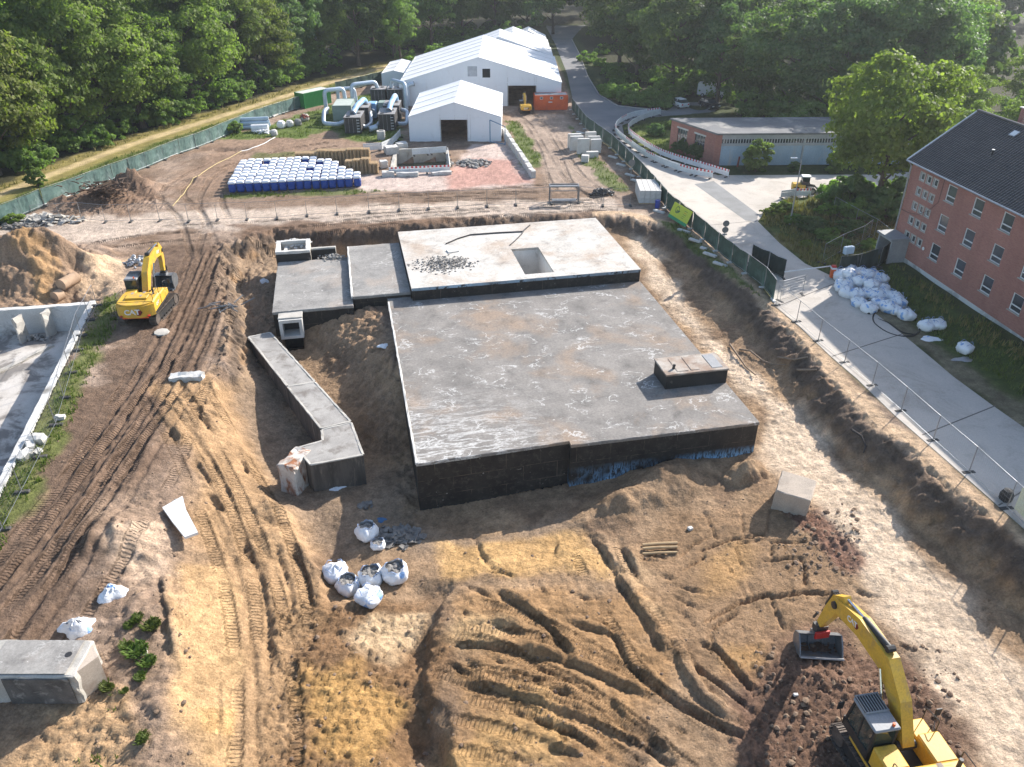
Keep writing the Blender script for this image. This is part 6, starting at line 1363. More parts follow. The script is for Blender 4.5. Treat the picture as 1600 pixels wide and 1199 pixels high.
        for y in (-1.42, 1.42):
            MB().tube(arc([(-2.5, y, 2.3), (-2.5, y, 2.85), (-.9, y, 2.85), (-.9, y, 2.2)], .12), .022, 5).build('handrail', M['black'], T)
        MB().tube(arc([(.5, -1.42, 1.8), (.5, -1.42, 2.7), (1.25, -1.42, 2.5), (1.25, -1.42, 1.8)], .12), .022, 5).build('handrail', M['black'], T)
        MB().box(-2.2, 1.4, 1.48, 1.52, 1.1, 1.25).build('side_step', M['yellow'], T); MB().tube(arc([(.6, -1.45, 1.9), (1.0, -1.75, 2.0), (1.0, -1.75, 2.5)], .1), .02, 5).build('mirror_arm', M['black'], T); MB().box(.98, 1.02, -1.87, -1.62, 2.3, 2.7).build('mirror', M['black'], T)
    # boom, stick, bucket
    A = empty('boom_assembly'); A.parent = T; A.location = (0, -.02, 0)
    beam(boom, [.26, .42, .48, .44, .36, .26][:len(boom)], .50, M['yellow'], 'boom', A)
    MB().cyl((boom[-1][0], -.34, boom[-1][1]), (boom[-1][0], .34, boom[-1][1]), .17, n=12).build('boom_pin', M['black'], A); MB().cyl((boom[0][0], -.4, boom[0][1]), (boom[0][0], .4, boom[0][1]), .2, n=12).build('foot_pin', M['black'], A)
    beam(stick, [.16, .33, .30, .17], .34, M['yellow'], 'stick', A)
    mid = boom[2]
    for y in (-.42, .42): ram((.85, y, 1.35), (mid[0] - .05, y, mid[1] - .12), .12, A, 'boom_cylinder')
    top = boom[2]; ram((top[0] + .2, 0, top[1] + .62), (stick[0][0], 0, stick[0][1]), .13, A, 'stick_cylinder', .6)
    s1, s2 = Vector((stick[1][0], 0, stick[1][1])), Vector((stick[3][0], 0, stick[3][1])); dd = (s2 - s1).normalized(); nn = Vector((dd.z, 0, -dd.x)); nn = nn if nn.x > 0 else -nn
    ram(s1 + nn * .45, s1.lerp(s2, .78) + nn * .38, .10, A, 'bucket_cylinder', .62)
    for y in (-.2, .2): MB().tube([s1.lerp(s2, .8) + nn * .36 + Vector((0, y, 0)), s2 + nn * .42 + Vector((0, y, -.1))], .06, 6).build('linkage', M['black'], A)
    for k in range(3):
        y = -.1 + .1 * k; MB().tube(arc([(boom[1][0], y, boom[1][1] + .42), (top[0], y, top[1] + .46), (boom[-2][0], y, boom[-2][1] + .42), (boom[-1][0] - .1, y, boom[-1][1] + .38), (stick[1][0] + .3, y, stick[1][1] + .2)], .4), .028, 5).build('hose', M['black'], A)
    bp = boom[3] if len(boom) > 4 else boom[-2]
    t_ = math.atan2(boom[-1][1] - bp[1], boom[-1][0] - bp[0]); mx = ((bp[0] * .75 + boom[-1][0] * .25), (bp[1] * .75 + boom[-1][1] * .25))
    for sd in (1, -1): logo(A, .36, Matrix.Translation((mx[0], sd * .256, mx[1])) @ (Matrix.Rotation(-t_, 4, 'Y')) @ (Matrix.Rotation(math.pi, 4, 'Z') if sd > 0 else Matrix.Identity(4)) @ Matrix.Rotation(math.pi / 2, 4, 'X'))
    if tilt_red:
        MB().box(-.2, .2, -.28, .28, -.28, .05, Matrix.Translation((coupler[0], 0, coupler[1]))).build('quick_coupler', M['black'], A); MB().cyl((coupler[0], 0, coupler[1] - .28), (coupler[0], 0, coupler[1] - .5), .3, n=14).build('tilt_rotator', M['black'], A)
        MB().box(-.34, -.21, -.36, .36, -.55, -.15, Matrix.Translation((coupler[0], 0, coupler[1])), ch=.03).build('rotator_guard', M['red'], A); bz = coupler[1] - .5
    else:
        MB().box(-.2, .2, -.25, .25, -.2, .1, Matrix.Translation((coupler[0], 0, coupler[1]))).build('quick_coupler', M['black'], A); bz = coupler[1] - .18
    B = empty('bucket', (coupler[0], 0, bz)); B.parent = A; B.rotation_euler = bucket_rot
    if ditch: prof = [(-.30, 0), (.25, -.02), (.55, -.28), (.58, -.68), (.25, -.95), (-.55, -1.0)]
    else: prof = [(-.35, 0), (.30, -.02), (.72, -.35), (.78, -.85), (.45, -1.25), (-.40, -1.35)]
    inn = [(x * .93 - .015, z * .93 - .02) for x, z in prof]
    MB().extrude_y(prof + inn[::-1], -bw / 2, bw / 2).build('shell', M['greysteel'], B)
    for y in (-bw / 2 + .025, bw / 2 - .025): MB().extrude_y(prof + [(-.5, -.5)], y - .03, y + .03).build('cheek_plate', M['greysteel'], B)
    e = prof[-1]
    if ditch:
        MB().box(e[0] - .16, e[0] + .06, -bw / 2, bw / 2, e[1] - .02, e[1] + .05).build('cutting_edge', M['galv'], B)
        for y in (-bw / 6, bw / 6): MB().extrude_y([inn[1], inn[2], inn[3], inn[4], (inn[4][0] - .05, inn[4][1] + .12), (inn[3][0] - .14, inn[3][1]), (inn[2][0] - .12, inn[2][1] - .02)], y - .015, y + .015).build('inner_rib', M['greysteel'], B)
    else:
        MB().box(e[0] - .12, e[0] + .06, -bw / 2, bw / 2, e[1] - .02, e[1] + .06).build('cutting_edge', M['galv'], B)
        for k in range(5): MB().box(e[0] - .34, e[0] - .1, -bw / 2 + .05 + k * (bw - .22) / 4, -bw / 2 + .17 + k * (bw - .22) / 4, e[1] - .01, e[1] + .05).build('tooth', M['galv'], B)
    MB().box(-.25, .25, -.3, .3, -.02, .12).build('bucket_ears', M['greysteel'], B)
    return T
pz = hz(16.7, 21.2)
HEAD1 = math.pi / 2 + .17
excavator('crawler_excavator', (16.85, 21.1, pz - .02), HEAD1, 'yellow crawler excavator with red tilt coupler in the near right corner', [(.3, 1.85), (1.25, 3.3), (2.3, 4.15), (4.2, 4.15), (5.9, 3.7)], [(5.5, 4.35), (6.0, 3.75), (6.3, 2.85), (6.7, 1.65)], (6.75, 1.5), 1.95, (0, .55, -.25), 0.03, True, 1.1, True, True)
excavator('crawler_excavator', (-30.9, 61.7, hz(-30.9, 61.7) - .03), math.pi / 2 + .10, 'yellow crawler excavator seen from behind on the rutted track at left', [(.3, 1.85), (1.2, 3.1), (2.3, 3.8), (4.0, 3.95), (5.5, 3.6)], [(5.2, 4.3), (5.6, 3.6), (5.6, 2.8), (5.3, 1.75)], (5.3, 1.6), 1.65, (0, -.1, -.1), -.12, False, 1.0, True)
excavator('compact_excavator', (2.2, 138.3, 0), math.pi / 2 + .1, 'small yellow excavator at the doorway of the largest tent', [(.3, 1.85), (1.2, 3.5), (2.2, 4.3), (3.3, 4.1), (4.2, 3.4)], [(4.1, 4.0), (4.3, 3.4), (4.5, 2.6), (4.7, 1.7)], (4.7, 1.6), 1.2, (0, -.3, 0), 0, False, .60, False)

# ------------------------------------------------------------------ wheel loader and cars
def wheel(parent, x, y, r, w, rim=True):
    t = MB(); t.lathe([(r * .6, -w / 2), (r * .93, -w / 2), (r, -w * .35), (r, w * .35), (r * .93, w / 2), (r * .6, w / 2), (r * .6, -w / 2)], 20, cap=False)
    e = empty('wheel', (x, y, r)); e.parent = parent; e.rotation_euler = (math.pi / 2, 0, 0)
    t.build('tyre', M['rubber'], e, smooth=40); MB().lathe([(.01, -w * .3), (r * .6, -w * .36), (r * .6, w * .36), (.01, w * .3)], 14).build('rim', M['galv'], e)
p = GH(1256, 302); ld = empty('wheel_loader', p, -.15, 'small yellow wheel loader parked on the pale yard by the barrier', 'loader'); ld.scale = (.82,) * 3
MB().box(-1.9, .0, -.65, .65, .6, 1.45, ch=.12).build('engine_body', M['yellow'], ld); MB().box(0.1, 1.2, -.5, .5, .5, 1.0, ch=.05).build('front_frame', M['black'], ld)
MB().box(-.7, .5, -.6, .6, 1.2, 1.75).build('cab_base', M['black'], ld); MB().box(-.62, .42, -.56, .56, 1.75, 2.5).build('cab_glass', M['cabglass'], ld); MB().box(-.75, .55, -.65, .65, 2.5, 2.62, ch=.04).build('cab_roof', M['white'], ld)
for x in (-1.25, .95):
    for y in (-.78, .78): wheel(ld, x, y, .55, .4)
for y in (-.35, .35): MB().tube([(.2, y, 1.3), (1.3, y, 1.15), (2.0, y, .5)], .09, 6).build('lift_arm', M['black'], ld)
MB().extrude_y([(1.9, .15), (2.6, .12), (2.65, .2), (2.05, .28), (2.0, .8), (1.9, .8)], -.95, .95).build('bucket', M['greysteel'], ld)
def car(name, loc, rz, mat, label, van=False):
    T = empty(name, loc, rz, label, 'van' if van else 'car')
    L, Wd = (5.4, 1.95) if van else (4.3, 1.78)
    if van: low = [(-2.7, .35), (2.6, .35), (2.7, .8), (2.6, 1.15), (1.75, 1.3), (1.1, 2.2), (.8, 2.35), (-2.6, 2.35), (-2.7, 2.2)]
    else: low = [(-2.1, .3), (2.1, .3), (2.15, .6), (2.0, .85), (.95, 1.0), (-2.05, 1.0), (-2.15, .7)]
    bm = bmesh.new(); vs = [bm.verts.new((x, -Wd / 2, z)) for x, z in low]; f = bm.faces.new(vs); r_ = bmesh.ops.extrude_face_region(bm, geom=[f])
    for q in [g_ for g_ in r_['geom'] if isinstance(g_, bmesh.types.BMVert)]: q.co.y = Wd / 2
    for q in bm.verts:
        if q.co.z > 1.2: q.co.y *= .90
    bmesh.ops.bevel(bm, geom=[e for e in bm.edges], offset=.07, segments=2, affect='EDGES'); MB().bm(bm).build('body', mat, T, smooth=40)
    if not van:
        c = [(-2.0, .98), (1.0, .98), (.35, 1.42), (-1.5, 1.46)]
        for (k, (w, nm, mt)) in enumerate([(Wd * .43, 'glasshouse', M['glass'])]): 
            bm = bmesh.new(); vs = [bm.verts.new((x, -w, z)) for x, z in c]; f = bm.faces.new(vs); r_ = bmesh.ops.extrude_face_region(bm, geom=[f])
            for q in [g_ for g_ in r_['geom'] if isinstance(g_, bmesh.types.BMVert)]: q.co.y = w
            for q in bm.verts:
                if q.co.z > 1.2: q.co.y *= .84
            MB().bm(bm).build(nm, mt, T)
        MB().box(-1.5, .33, -.62, .62, 1.42, 1.5, ch=.03).build('roof', mat, T)
        for x in (-.62,): MB().box(x - .04, x + .04, -.74, .74, .98, 1.45).build('pillar', mat, T)
    else:
        for s_ in (-1, 1): MB().box(.9, 1.55, s_ * .93 - .02, s_ * .93 + .02, 1.4, 1.95).build('side_pane', M['glass'], T)
        MB().add([(1.78, -.78, 1.36), (1.78, .78, 1.36), (1.2, .76, 2.16), (1.2, -.76, 2.16)], [(0, 1, 2, 3)]).build('windscreen', M['glass'], T)
    for s_ in (-.62, .62): MB().box(2.08 if not van else 2.6, 2.16 if not van else 2.7, s_ - .18, s_ + .18, .62, .76).build('headlight', M['sash'], T); MB().box(-2.17 if not van else -2.72, -2.1 if not van else -2.66, s_ - .13, s_ + .13, .65, .85).build('tail_light', M['red'], T)
    for x in (-1.3, 1.32) if not van else (-1.7, 1.75):
        for y in (-Wd / 2 + .08, Wd / 2 - .08): wheel(T, x, y, .32, .2)
    return T
car('parked_car', G(1059, 167), 2.0, M['white'], 'white parked car at the edge of the trees behind the garage')
car('parked_van', G(1106, 166) + Vector((2.5, 8, 0)), -.35, M['white'], 'silver white van parked half under the tree', True)
car('parked_car', G(1105, 171) + Vector((.5, 1.0, 0)), -1.2, pmat('car_dark', (0.02, 0.025, 0.035), None, 1, .25, bmp=0), 'dark parked car in front of the van under the trees')
# ------------------------------------------------------------------ fences and barriers
M['screen'] = pmat('fence_screen', (0.045, 0.085, 0.062), (0.033, 0.065, 0.048), .7, .75, bmp=.3, bscale=3, dirt=(0.10, 0.17, 0.13), dlo=.5, dhi=.7, dscale=.5); M['screen_pale'] = pmat('fence_screen_pale', (0.095, 0.165, 0.145), (0.07, 0.125, 0.108), .7, .6, bmp=.3, bscale=3, dirt=(0.18, 0.25, 0.23), dlo=.52, dhi=.7, dscale=.6)
M['screen_dark'] = pmat('fence_screen_dark', (0.018, 0.03, 0.026), (0.028, 0.042, 0.036), .7, .8, bmp=.3, bscale=3)
M['wire'] = pmat('fence_wire', (0.36, 0.37, 0.38), None, 2, .4, metal=.7, bmp=0)
FOOT = MB().box(-.42, .42, -.14, .14, 0, .15, ch=.03).mesh('foot', pmat('fence_foot', (0.05, 0.048, 0.045), (0.09, 0.085, 0.08), 2, .9, bmp=.2)); FOOTC = MB().box(-.42, .42, -.14, .14, 0, .15, ch=.03).mesh('foot', M['concrete_light'])
def fr_mesh(L):
    mb = MB(); mb.tube([(0.02, 0, .1), (0.02, 0, 2.0), (L - .02, 0, 2.0), (L - .02, 0, .1)], .022, 6); mb.cyl((.02, 0, .2), (L - .02, 0, .2), .018, n=5); return mb.mesh('panel_frame', M['wire'])
def wire_mesh(L):
    mb = MB()
    for k in range(1, int(L / .16)): mb.cyl((k * .16, 0, .2), (k * .16, 0, 2.0), .0028, n=3, cap=False)
    for k in range(1, 7): mb.cyl((.03, 0, .2 + k * .26), (L - .03, 0, .2 + k * .26), .0028, n=3, cap=False)
    return mb.mesh('wire_mesh', M['wire'])
def screen_mesh(L, mat, seed, h=1.95):
    r_ = random.Random(seed); nx_, nz_ = 10, 5; vs = []
    for j in range(nz_ + 1):
        for i in range(nx_ + 1):
            w = .05 * math.sin(i * .9 + seed) * (1 - abs(j / nz_ - .5)) + r_.uniform(-.03, .03)
            vs.append((.03 + (L - .06) * i / nx_, w + .03, .06 + (h - .06) * j / nz_ - (.06 * math.sin(math.pi * i / nx_) if j == nz_ else 0)))
    n_ = len(vs); vs2 = [(x, y - .012, z) for x, y, z in vs]
    fs = []
    for j in range(nz_):
        for i in range(nx_):
            a = j * (nx_ + 1) + i; fs += [(a, a + 1, a + nx_ + 2, a + nx_ + 1), (n_ + a, n_ + a + nx_ + 1, n_ + a + nx_ + 2, n_ + a + 1)]
    return MB().add(vs + vs2, fs).mesh('screen', mat)
PL = 3.5
FRM, WIR = fr_mesh(PL), wire_mesh(PL)
def fence(name, pts, label, screen=None, foot=FOOT, wire=True, tilt=0.0, every=1):
    """mobile panels along a line of site points; every panel keeps its own frame, mesh and feet"""
    P = [GH(*p) if len(p) == 2 else Vector(p) for p in pts]
    T = empty(name, P[0], 0, label, 'fence'); o0 = P[0].copy(); k = 0
    SC = [screen_mesh(PL, screen, s) for s in range(4)] if screen else None
    for a, b_ in zip(P[:-1], P[1:]):
        L = (b_.xy - a.xy).length; n_ = max(1, round(L / PL)); ang = math.atan2(b_.y - a.y, b_.x - a.x)
        for i in range(n_):
            q = a.lerp(b_, i / n_); q2 = a.lerp(b_, (i + 1) / n_); q.z = hz(q.x, q.y); q2.z = hz(q2.x, q2.y); s = (q2 - q).length / PL
            loc = q - o0; rot = (tilt, -math.asin(max(-.5, min(.5, (q2.z - q.z) / max(.1, (q2 - q).length)))), ang)
            link('panel_frame', FRM, T, loc, rot, (s, 1, 1))
            if wire and not screen: link('wire_mesh', WIR, T, loc, rot, (s, 1, 1))
            if screen: link('screen', SC[k % 4], T, loc, rot, (s, 1, 1))
            link('foot', foot, T, loc - Vector((0, 0, .02)), (0, 0, ang + math.pi / 2)); k += 1
    q = P[-1]; link('foot', foot, T, Vector((q.x, q.y, hz(q.x, q.y) - .02)) - o0, (0, 0, math.pi / 2))
    return T
fence('screened_fence', [(-90, 398), (0, 351), (70, 322), (150, 292), (230, 262), (330, 223), (400, 192), (480, 166)], 'long fence with green screen sheets along the sandy path at left', M['screen_pale'], FOOT)
fence('screened_fence', [(525, 146), (600, 128)], 'short green screened fence behind the filter plant', M['screen'], FOOT)
fence('mesh_fence', [(55, 349), (95, 346), (128, 344), (165, 348), (205, 347), (250, 346), (295, 347), (340, 345), (386, 344), (433, 342), (480, 338), (527, 335), (577, 332), (624, 329), (670, 327), (715, 325), (761, 323), (806, 321), (862, 319)], 'wire mesh site fence running along the pale cross road', None, FOOT)
fence('mesh_fence', [(905, 318), (942, 322), (985, 322)], 'short wire mesh fence between the rack and the block stack', None, FOOT)
fence('mesh_fence', [(152, 478), (128, 525), (122, 548), (88, 665), (63, 715), (35, 770), (5, 828), (-40, 915)], 'wire mesh fence on the grassy strip beside the cellar ruin', None, FOOT)
fence('mesh_fence', [(172, 470), (150, 520), (118, 600), (80, 680), (40, 760), (-10, 850)], 'second wire mesh fence row nearer the rutted track', None, FOOT) if False else None
fence('screened_fence', [(893, 172), (915, 202), (955, 232), (1000, 277), (1020, 300), (1040, 324)], 'green screened fence along the drive down to the block stack', M['screen'], FOOTC)
fence('screened_fence', [(1040, 326), (1080, 358), (1120, 393), (1165, 428), (1193, 450), (1208, 470)], 'green screened fence between the dig and the concrete drive', M['screen'], FOOTC)
fence('mesh_fence', [(1212, 478), (1244, 504), (1278, 534), (1319, 568), (1362, 604), (1407, 644), (1457, 690), (1513, 740), (1572, 796), (1640, 862), (1720, 940)], 'wire mesh fence along the edge of the dig at right', None, FOOT)
fence('mesh_fence', [(1218, 472), (1253, 462)], 'single open mesh panel turned across the drive', None, FOOT)
fence('gate_screen', [(1172, 412), (1198, 424), (1224, 437)], 'dark screened gate leaf standing open across the drive', M['screen_dark'], FOOT)
fence('gate_screen', [(1308, 432), (1340, 428), (1372, 418), (1394, 402)], 'dark screened fence behind the pile of bags', M['screen_dark'], FOOT)
fence('mesh_fence', [(1284, 412), (1312, 396), (1345, 382), (1358, 372)], 'wire mesh fence crossing the weeds near the house', None, FOOT)
fence('mesh_fence', [(1300, 335), (1335, 355), (1365, 372), (1396, 398)], 'wire mesh fence running through weeds to the house corner', None, FOOT)
# leaning support poles of the drive fence
# striped crowd barriers
M['stripe'] = None
def stripe_mat():
    m, nt, p = base_mat('barrier_stripes'); co = coords(nt); sx = nd(nt, 'ShaderNodeSeparateXYZ'); nt.links.new(co, sx.inputs[0])
    a = nd(nt, 'ShaderNodeMath', operation='MULTIPLY'); nt.links.new(sx.outputs['X'], a.inputs[0]); a.inputs[1].default_value = 2.0
    fr = nd(nt, 'ShaderNodeMath', operation='FRACT'); nt.links.new(a.outputs[0], fr.inputs[0]); g = nd(nt, 'ShaderNodeMath', operation='GREATER_THAN'); nt.links.new(fr.outputs[0], g.inputs[0]); g.inputs[1].default_value = .5
    nt.links.new(mixc(nt, g.outputs[0], (0.72, 0.72, 0.72), (0.55, 0.05, 0.05)), p.inputs['Base Color']); p.inputs['Roughness'].default_value = .5; return m
M['stripe'] = stripe_mat(); BLs = 2.5
BB = MB().box(.04, BLs - .04, -.02, .02, .18, .74).mesh('barrier_board', M['white']); BT = MB().box(.03, BLs - .03, -.025, .025, .78, 1.0).mesh('striped_rail', M['stripe']); BTW = MB().box(.03, BLs - .03, -.025, .025, .78, 1.0).mesh('plain_rail', M['white'])
BP = MB().box(-.03, .03, -.03, .03, 0, 1.02).mesh('barrier_post', M['white']); BF = MB().box(-.1, .1, -.4, .4, 0, .1, ch=.02).mesh('barrier_foot', M['rubber'])
def barrier_line(pts, lab, group, stripes=lambda k: True, hs=1.0):
    P = [Vector((p[0], p[1], 0)) for p in smooth_line(px(pts), 10)]; acc = [0]
    for a, b_ in zip(P[:-1], P[1:]): acc.append(acc[-1] + (b_ - a).length)
    n_ = max(1, round(acc[-1] / BLs)); S = [np.interp(acc[-1] * i / n_, acc, [p.x for p in P]) for i in range(n_ + 1)]; R_ = [np.interp(acc[-1] * i / n_, acc, [p.y for p in P]) for i in range(n_ + 1)]
    for i in range(n_):
        a, b_ = Vector((S[i], R_[i], 0)), Vector((S[i + 1], R_[i + 1], 0)); ang = math.atan2(b_.y - a.y, b_.x - a.x); s = (b_ - a).length / BLs
        T = empty('barrier', a, ang, '%s, %s from its %s end' % (lab, ONES[min(i, n_ - 1 - i)], 'far' if i <= n_ - 1 - i else 'near'), 'barrier', group); T.scale = (s, 1, hs)
        link('barrier_board', BB, T); link('striped_rail', BT, T) if stripes(i) else link('plain_rail', BTW, T)
        link('barrier_post', BP, T, (.05, 0, 0)); link('barrier_post', BP, T, (BLs - .05, 0, 0)); link('barrier_foot', BF, T, (.3, 0, 0)); link('barrier_foot', BF, T, (BLs - .3, 0, 0))
barrier_line([(1030, 178), (990, 184), (966, 196), (962, 210), (985, 230), (1012, 248), (1050, 265), (1085, 275), (1113, 280)], 'white barrier of the outer curve beside the drive', 'outer curved barrier row', lambda k: k % 3 == 0 or k > 15)
barrier_line([(1032, 180), (1005, 188), (984, 200), (982, 210), (1000, 225), (1030, 243), (1060, 254), (1100, 266), (1138, 278)], 'white barrier of the inner curve round the grass island', 'inner curved barrier row', lambda k: k > 4)
barrier_line([(608, 274), (656, 272), (703, 270)], 'red and white barrier in front of the sunken basin', 'basin barrier front')
barrier_line([(644, 244), (672, 242), (698, 240)], 'white barrier behind the sunken basin', 'basin barrier rear', lambda k: False)
barrier_line([(703, 270), (700, 242)], 'white barrier at the right side of the basin', 'basin barrier side', lambda k: False)
barrier_line([(568, 238), (592, 237), (612, 229), (626, 214)], 'white barrier of the short curve between pallets and tent', 'pallet barrier row', lambda k: False, 1.15)
barrier_line([(1219, 311), (1243, 308), (1266, 308)], 'white barrier on the yard before the wheel loader', 'loader barrier row', lambda k: k == 1)
# signs, lamp, poles
lp = empty('street_lamp', G(1234, 351), 0, 'slim grey street lamp standing in the weeds by the yard', 'street lamp'); MB().cyl((0, 0, 0), (0, 0, 7.0), .085, .05, 10).build('pole', M['galv'], lp); MB().tube([(0, 0, 6.95), (-.25, .05, 7.15), (-.75, .1, 7.2)], .04, 6).build('arm', M['galv'], lp); MB().box(-1.15, -.45, -.02, .22, 7.14, 7.26, ch=.03).build('lamp_head', M['white'], lp)
p = G(1128, 395); ts = empty('traffic_sign', (p.x, p.y, 0), 0, 'two round traffic signs seen from behind on one post by the drive', 'traffic sign'); MB().cyl((0, 0, 0), (0, 0, 3.3), .04, n=8).build('post', M['galv'], ts)
for z in (3.05, 2.4): MB().cyl((0, -.04, z), (0, -.06, z), .32, n=24).build('sign_disc', M['greysteel'], ts)
MB().box(-.22, .22, -.06, -.04, 1.85, 2.02).build('sign_plate', M['galv'], ts)
p = G(985, 283); ts = empty('round_sign', (p.x, p.y, 0), 0, 'round sign back on a post behind the green drive fence', 'traffic sign'); MB().cyl((0, 0, 0), (0, 0, 2.6), .035, n=8).build('post', M['galv'], ts); MB().cyl((0, -.04, 2.3), (0, -.06, 2.3), .42, n=24).build('sign_disc', M['greysteel'], ts)
# company panel on the fence: yellow-green sheet, dark round logo with letters, text lines, green foot band
SG = [G(1042, 338, .35), G(1066, 353, .35)]
ang = math.atan2(SG[1].y - SG[0].y, SG[1].x - SG[0].x); sg = empty('company_sign', SG[0] + Vector((0.1, -.1, .0)), ang, 'yellow green company sign hung on the green fence above the dig', 'sign'); sgm = pmat('sign_lime', (0.52, 0.58, 0.05), (0.47, 0.54, 0.045), 1, .5, bmp=.02)
Ls = (SG[1] - SG[0]).length * 1.12; tl = Matrix.Rotation(-.42, 4, 'X'); MB().box(0, Ls, -.02, .02, 0, 1.75, tl).build('sign_sheet', sgm, sg); MB().box(0, Ls, -.025, .021, .002, .34, tl).build('foot_band', pmat('sign_green', (0.03, 0.30, 0.13), None, 1, .5, bmp=0), sg)
tf = tl @ Matrix.Translation((0, -.024, 0)) @ Matrix.Rotation(math.pi / 2, 4, 'X')
def on_sign(me, x, z, s, nm):
    o = link(nm, me, sg); o.matrix_local = tf @ Matrix.Translation((x, z, 0)) @ Matrix.Scale(s, 4); return o
dk = pmat('sign_ink', (0.02, 0.10, 0.06), None, 1, .5, bmp=0); ring = MB().lathe([(.8, 0), (1.0, 0), (1.0, .008), (.8, .008), (.8, 0)], 24, cap=False).mesh('logo_ring', dk)
on_sign(ring, Ls * .30, 1.15, .38, 'logo_ring'); on_sign(text_mesh('logo_letters', 'ser', 1.0, dk, .003, .02), Ls * .36, 1.05, .55, 'logo_letters')
ln = MB().box(-.5, .5, -.035, .035, 0, .006).mesh('text_line', dk); lnr = MB().box(-.5, .5, -.04, .04, 0, .006).mesh('text_line', M['red'])
for k, (x, z, s) in enumerate([(.72, 1.42, .6), (.72, 1.22, .5), (.72, 1.02, .62), (.70, .82, .5), (.68, .62, .45)]): on_sign(lnr if k == 1 else ln, Ls * x, z, s, 'text_line')
# pale printed board on the near fence at the right edge
p0, p1 = GH(1578, 800), GH(1640, 860); a_ = math.atan2(p1.y - p0.y, p1.x - p0.x); bs = empty('info_board', p0, a_, 'pale printed board tied to the mesh fence at the right edge', 'sign'); MB().box(.1, 2.6, .06, .09, .35, 1.9).build('board', pmat('board_print', (0.66, 0.64, 0.42), (0.6, 0.66, 0.55), .6, .6, bmp=.02), bs)
for k in range(3): MB().box(.4, 1.9 - .3 * k, .091, .095, 1.5 - .35 * k, 1.58 - .35 * k).build('printed_line', pmat('print_blue%d' % k, (0.25, 0.35, 0.55), None, 1, .6, bmp=0), bs)
p = GH(1571, 788); o = MB().lathe([(.2, 0), (.36, .15), (.38, .5), (.25, .8), (.08, .86)], 10).build('black_sack', M['rubber'], loc=p + Vector((.1, .3, 0))); tag(o, 'black sack hung at the foot of the fence post at right', 'sack')
# warning beacon with its barrier boom
p = GH(1299, 436); bc_ = empty('warning_beacon', p, 0, 'red and white warning post on a grey foot beside the bag pile', 'beacon'); MB().box(-.55, .55, -.45, .45, 0, .16, ch=.05).build('base', M['concrete'], bc_); MB().box(-.2, .2, -.2, .2, .16, 1.0, ch=.04).build('body', M['orange'], bc_); MB().box(-.24, .24, -.22, .22, 1.0, 1.16, ch=.03).build('band', M['white'], bc_); MB().box(-.2, .2, -.2, .2, 1.16, 1.35, ch=.04).build('cap', M['red'], bc_)
a, b_ = G(1226, 425, .7), G(1298, 416, .7); o = MB().cyl(a, b_, .06, n=8).build('barrier_pole', M['white']); tag(o, 'white horizontal barrier pole between gate leaf and warning post', 'pole')
p = GH(1318, 428); T = empty('light_box', (p.x, p.y, 0), .3, 'pale blue box lamp mounted on the dark screened fence', 'lamp box'); MB().cyl((0, 0, 0), (0, 0, 2.0), .05, n=8).build('post', M['galv'], T); MB().box(-.5, .5, -.2, .25, 2.0, 2.7, ch=.06).build('box', M['pipeblue'], T)
# concrete ballast slabs along the foot of the drive fence
for k, (u, v) in enumerate([(1075, 361), (1093, 376), (1106, 388), (1116, 398), (1036, 331), (1132, 413), (963, 246), (976, 258), (990, 274), (938, 232), (1000, 283), (912, 208)]):
    o = piece('ballast_slab', (1.5 if k not in (2,) else .7, .4, .2), GH(u, v) + Vector((-.5, -.25, 0)), (0, 0, -.82), M['concrete_light'], 'pale ballast slab at the foot of the green fence, %s' % ['first below the company sign', 'second below the company sign', 'small one third below the sign', 'fourth below the company sign', 'right above the company sign', 'fifth below the company sign', 'behind the footing blocks', 'second behind the footing blocks', 'near the round sign post', 'beside the wall slabs', 'just above the block stack', 'highest up the drive'][k], 'ballast slab', 200 + k, .012, .03, .6); o['group'] = 'ballast of the drive fence'
# hoses: white and yellow on the left, black ring on the right
def hose(name, pts, r_, mat, label, lift=.05):
    P = [Vector((x, y, hz(x, y) + lift)) for x, y in smooth_line(px(pts), 8)]; o = MB().tube(P, r_, 6).build(name, mat); tag(o, label, 'hose'); return o
hose('water_hose', [(215, 263), (250, 251), (290, 235), (345, 213)], .06, M['white'], 'white hose lying along the foot of the left screened fence'); hose('water_hose', [(430, 215), (405, 228), (375, 238)], .06, M['white'], 'white hose end crossing the bare soil by the grass')
hose('cable_hose', [(378, 237), (330, 262), (300, 285), (285, 305), (270, 323)], .045, pmat('hose_yellow', (0.55, 0.43, 0.20), None, 1, .6, bmp=0), 'yellow hose curving across the bare soil to the fence')
hose('black_hose', [(1437, 517), (1432, 500), (1408, 489), (1382, 485), (1366, 491), (1366, 504), (1384, 518), (1405, 525), (1425, 526), (1436, 520)], .07, M['rubber'], 'black hose laid in a loose ring on the concrete drive', .08); hose('black_hose', [(1372, 498), (1390, 506), (1410, 520), (1430, 524)], .05, M['rubber'], 'short black hose piece inside the hose ring', .06)
p = GH(1357, 492); o = MB().lathe([(.1, 0), (.16, .1), (.1, .25)], 8).build('rubber_bung', M['rubber'], loc=p); tag(o, 'small black rubber bung on the drive beside the hose ring', 'bung')
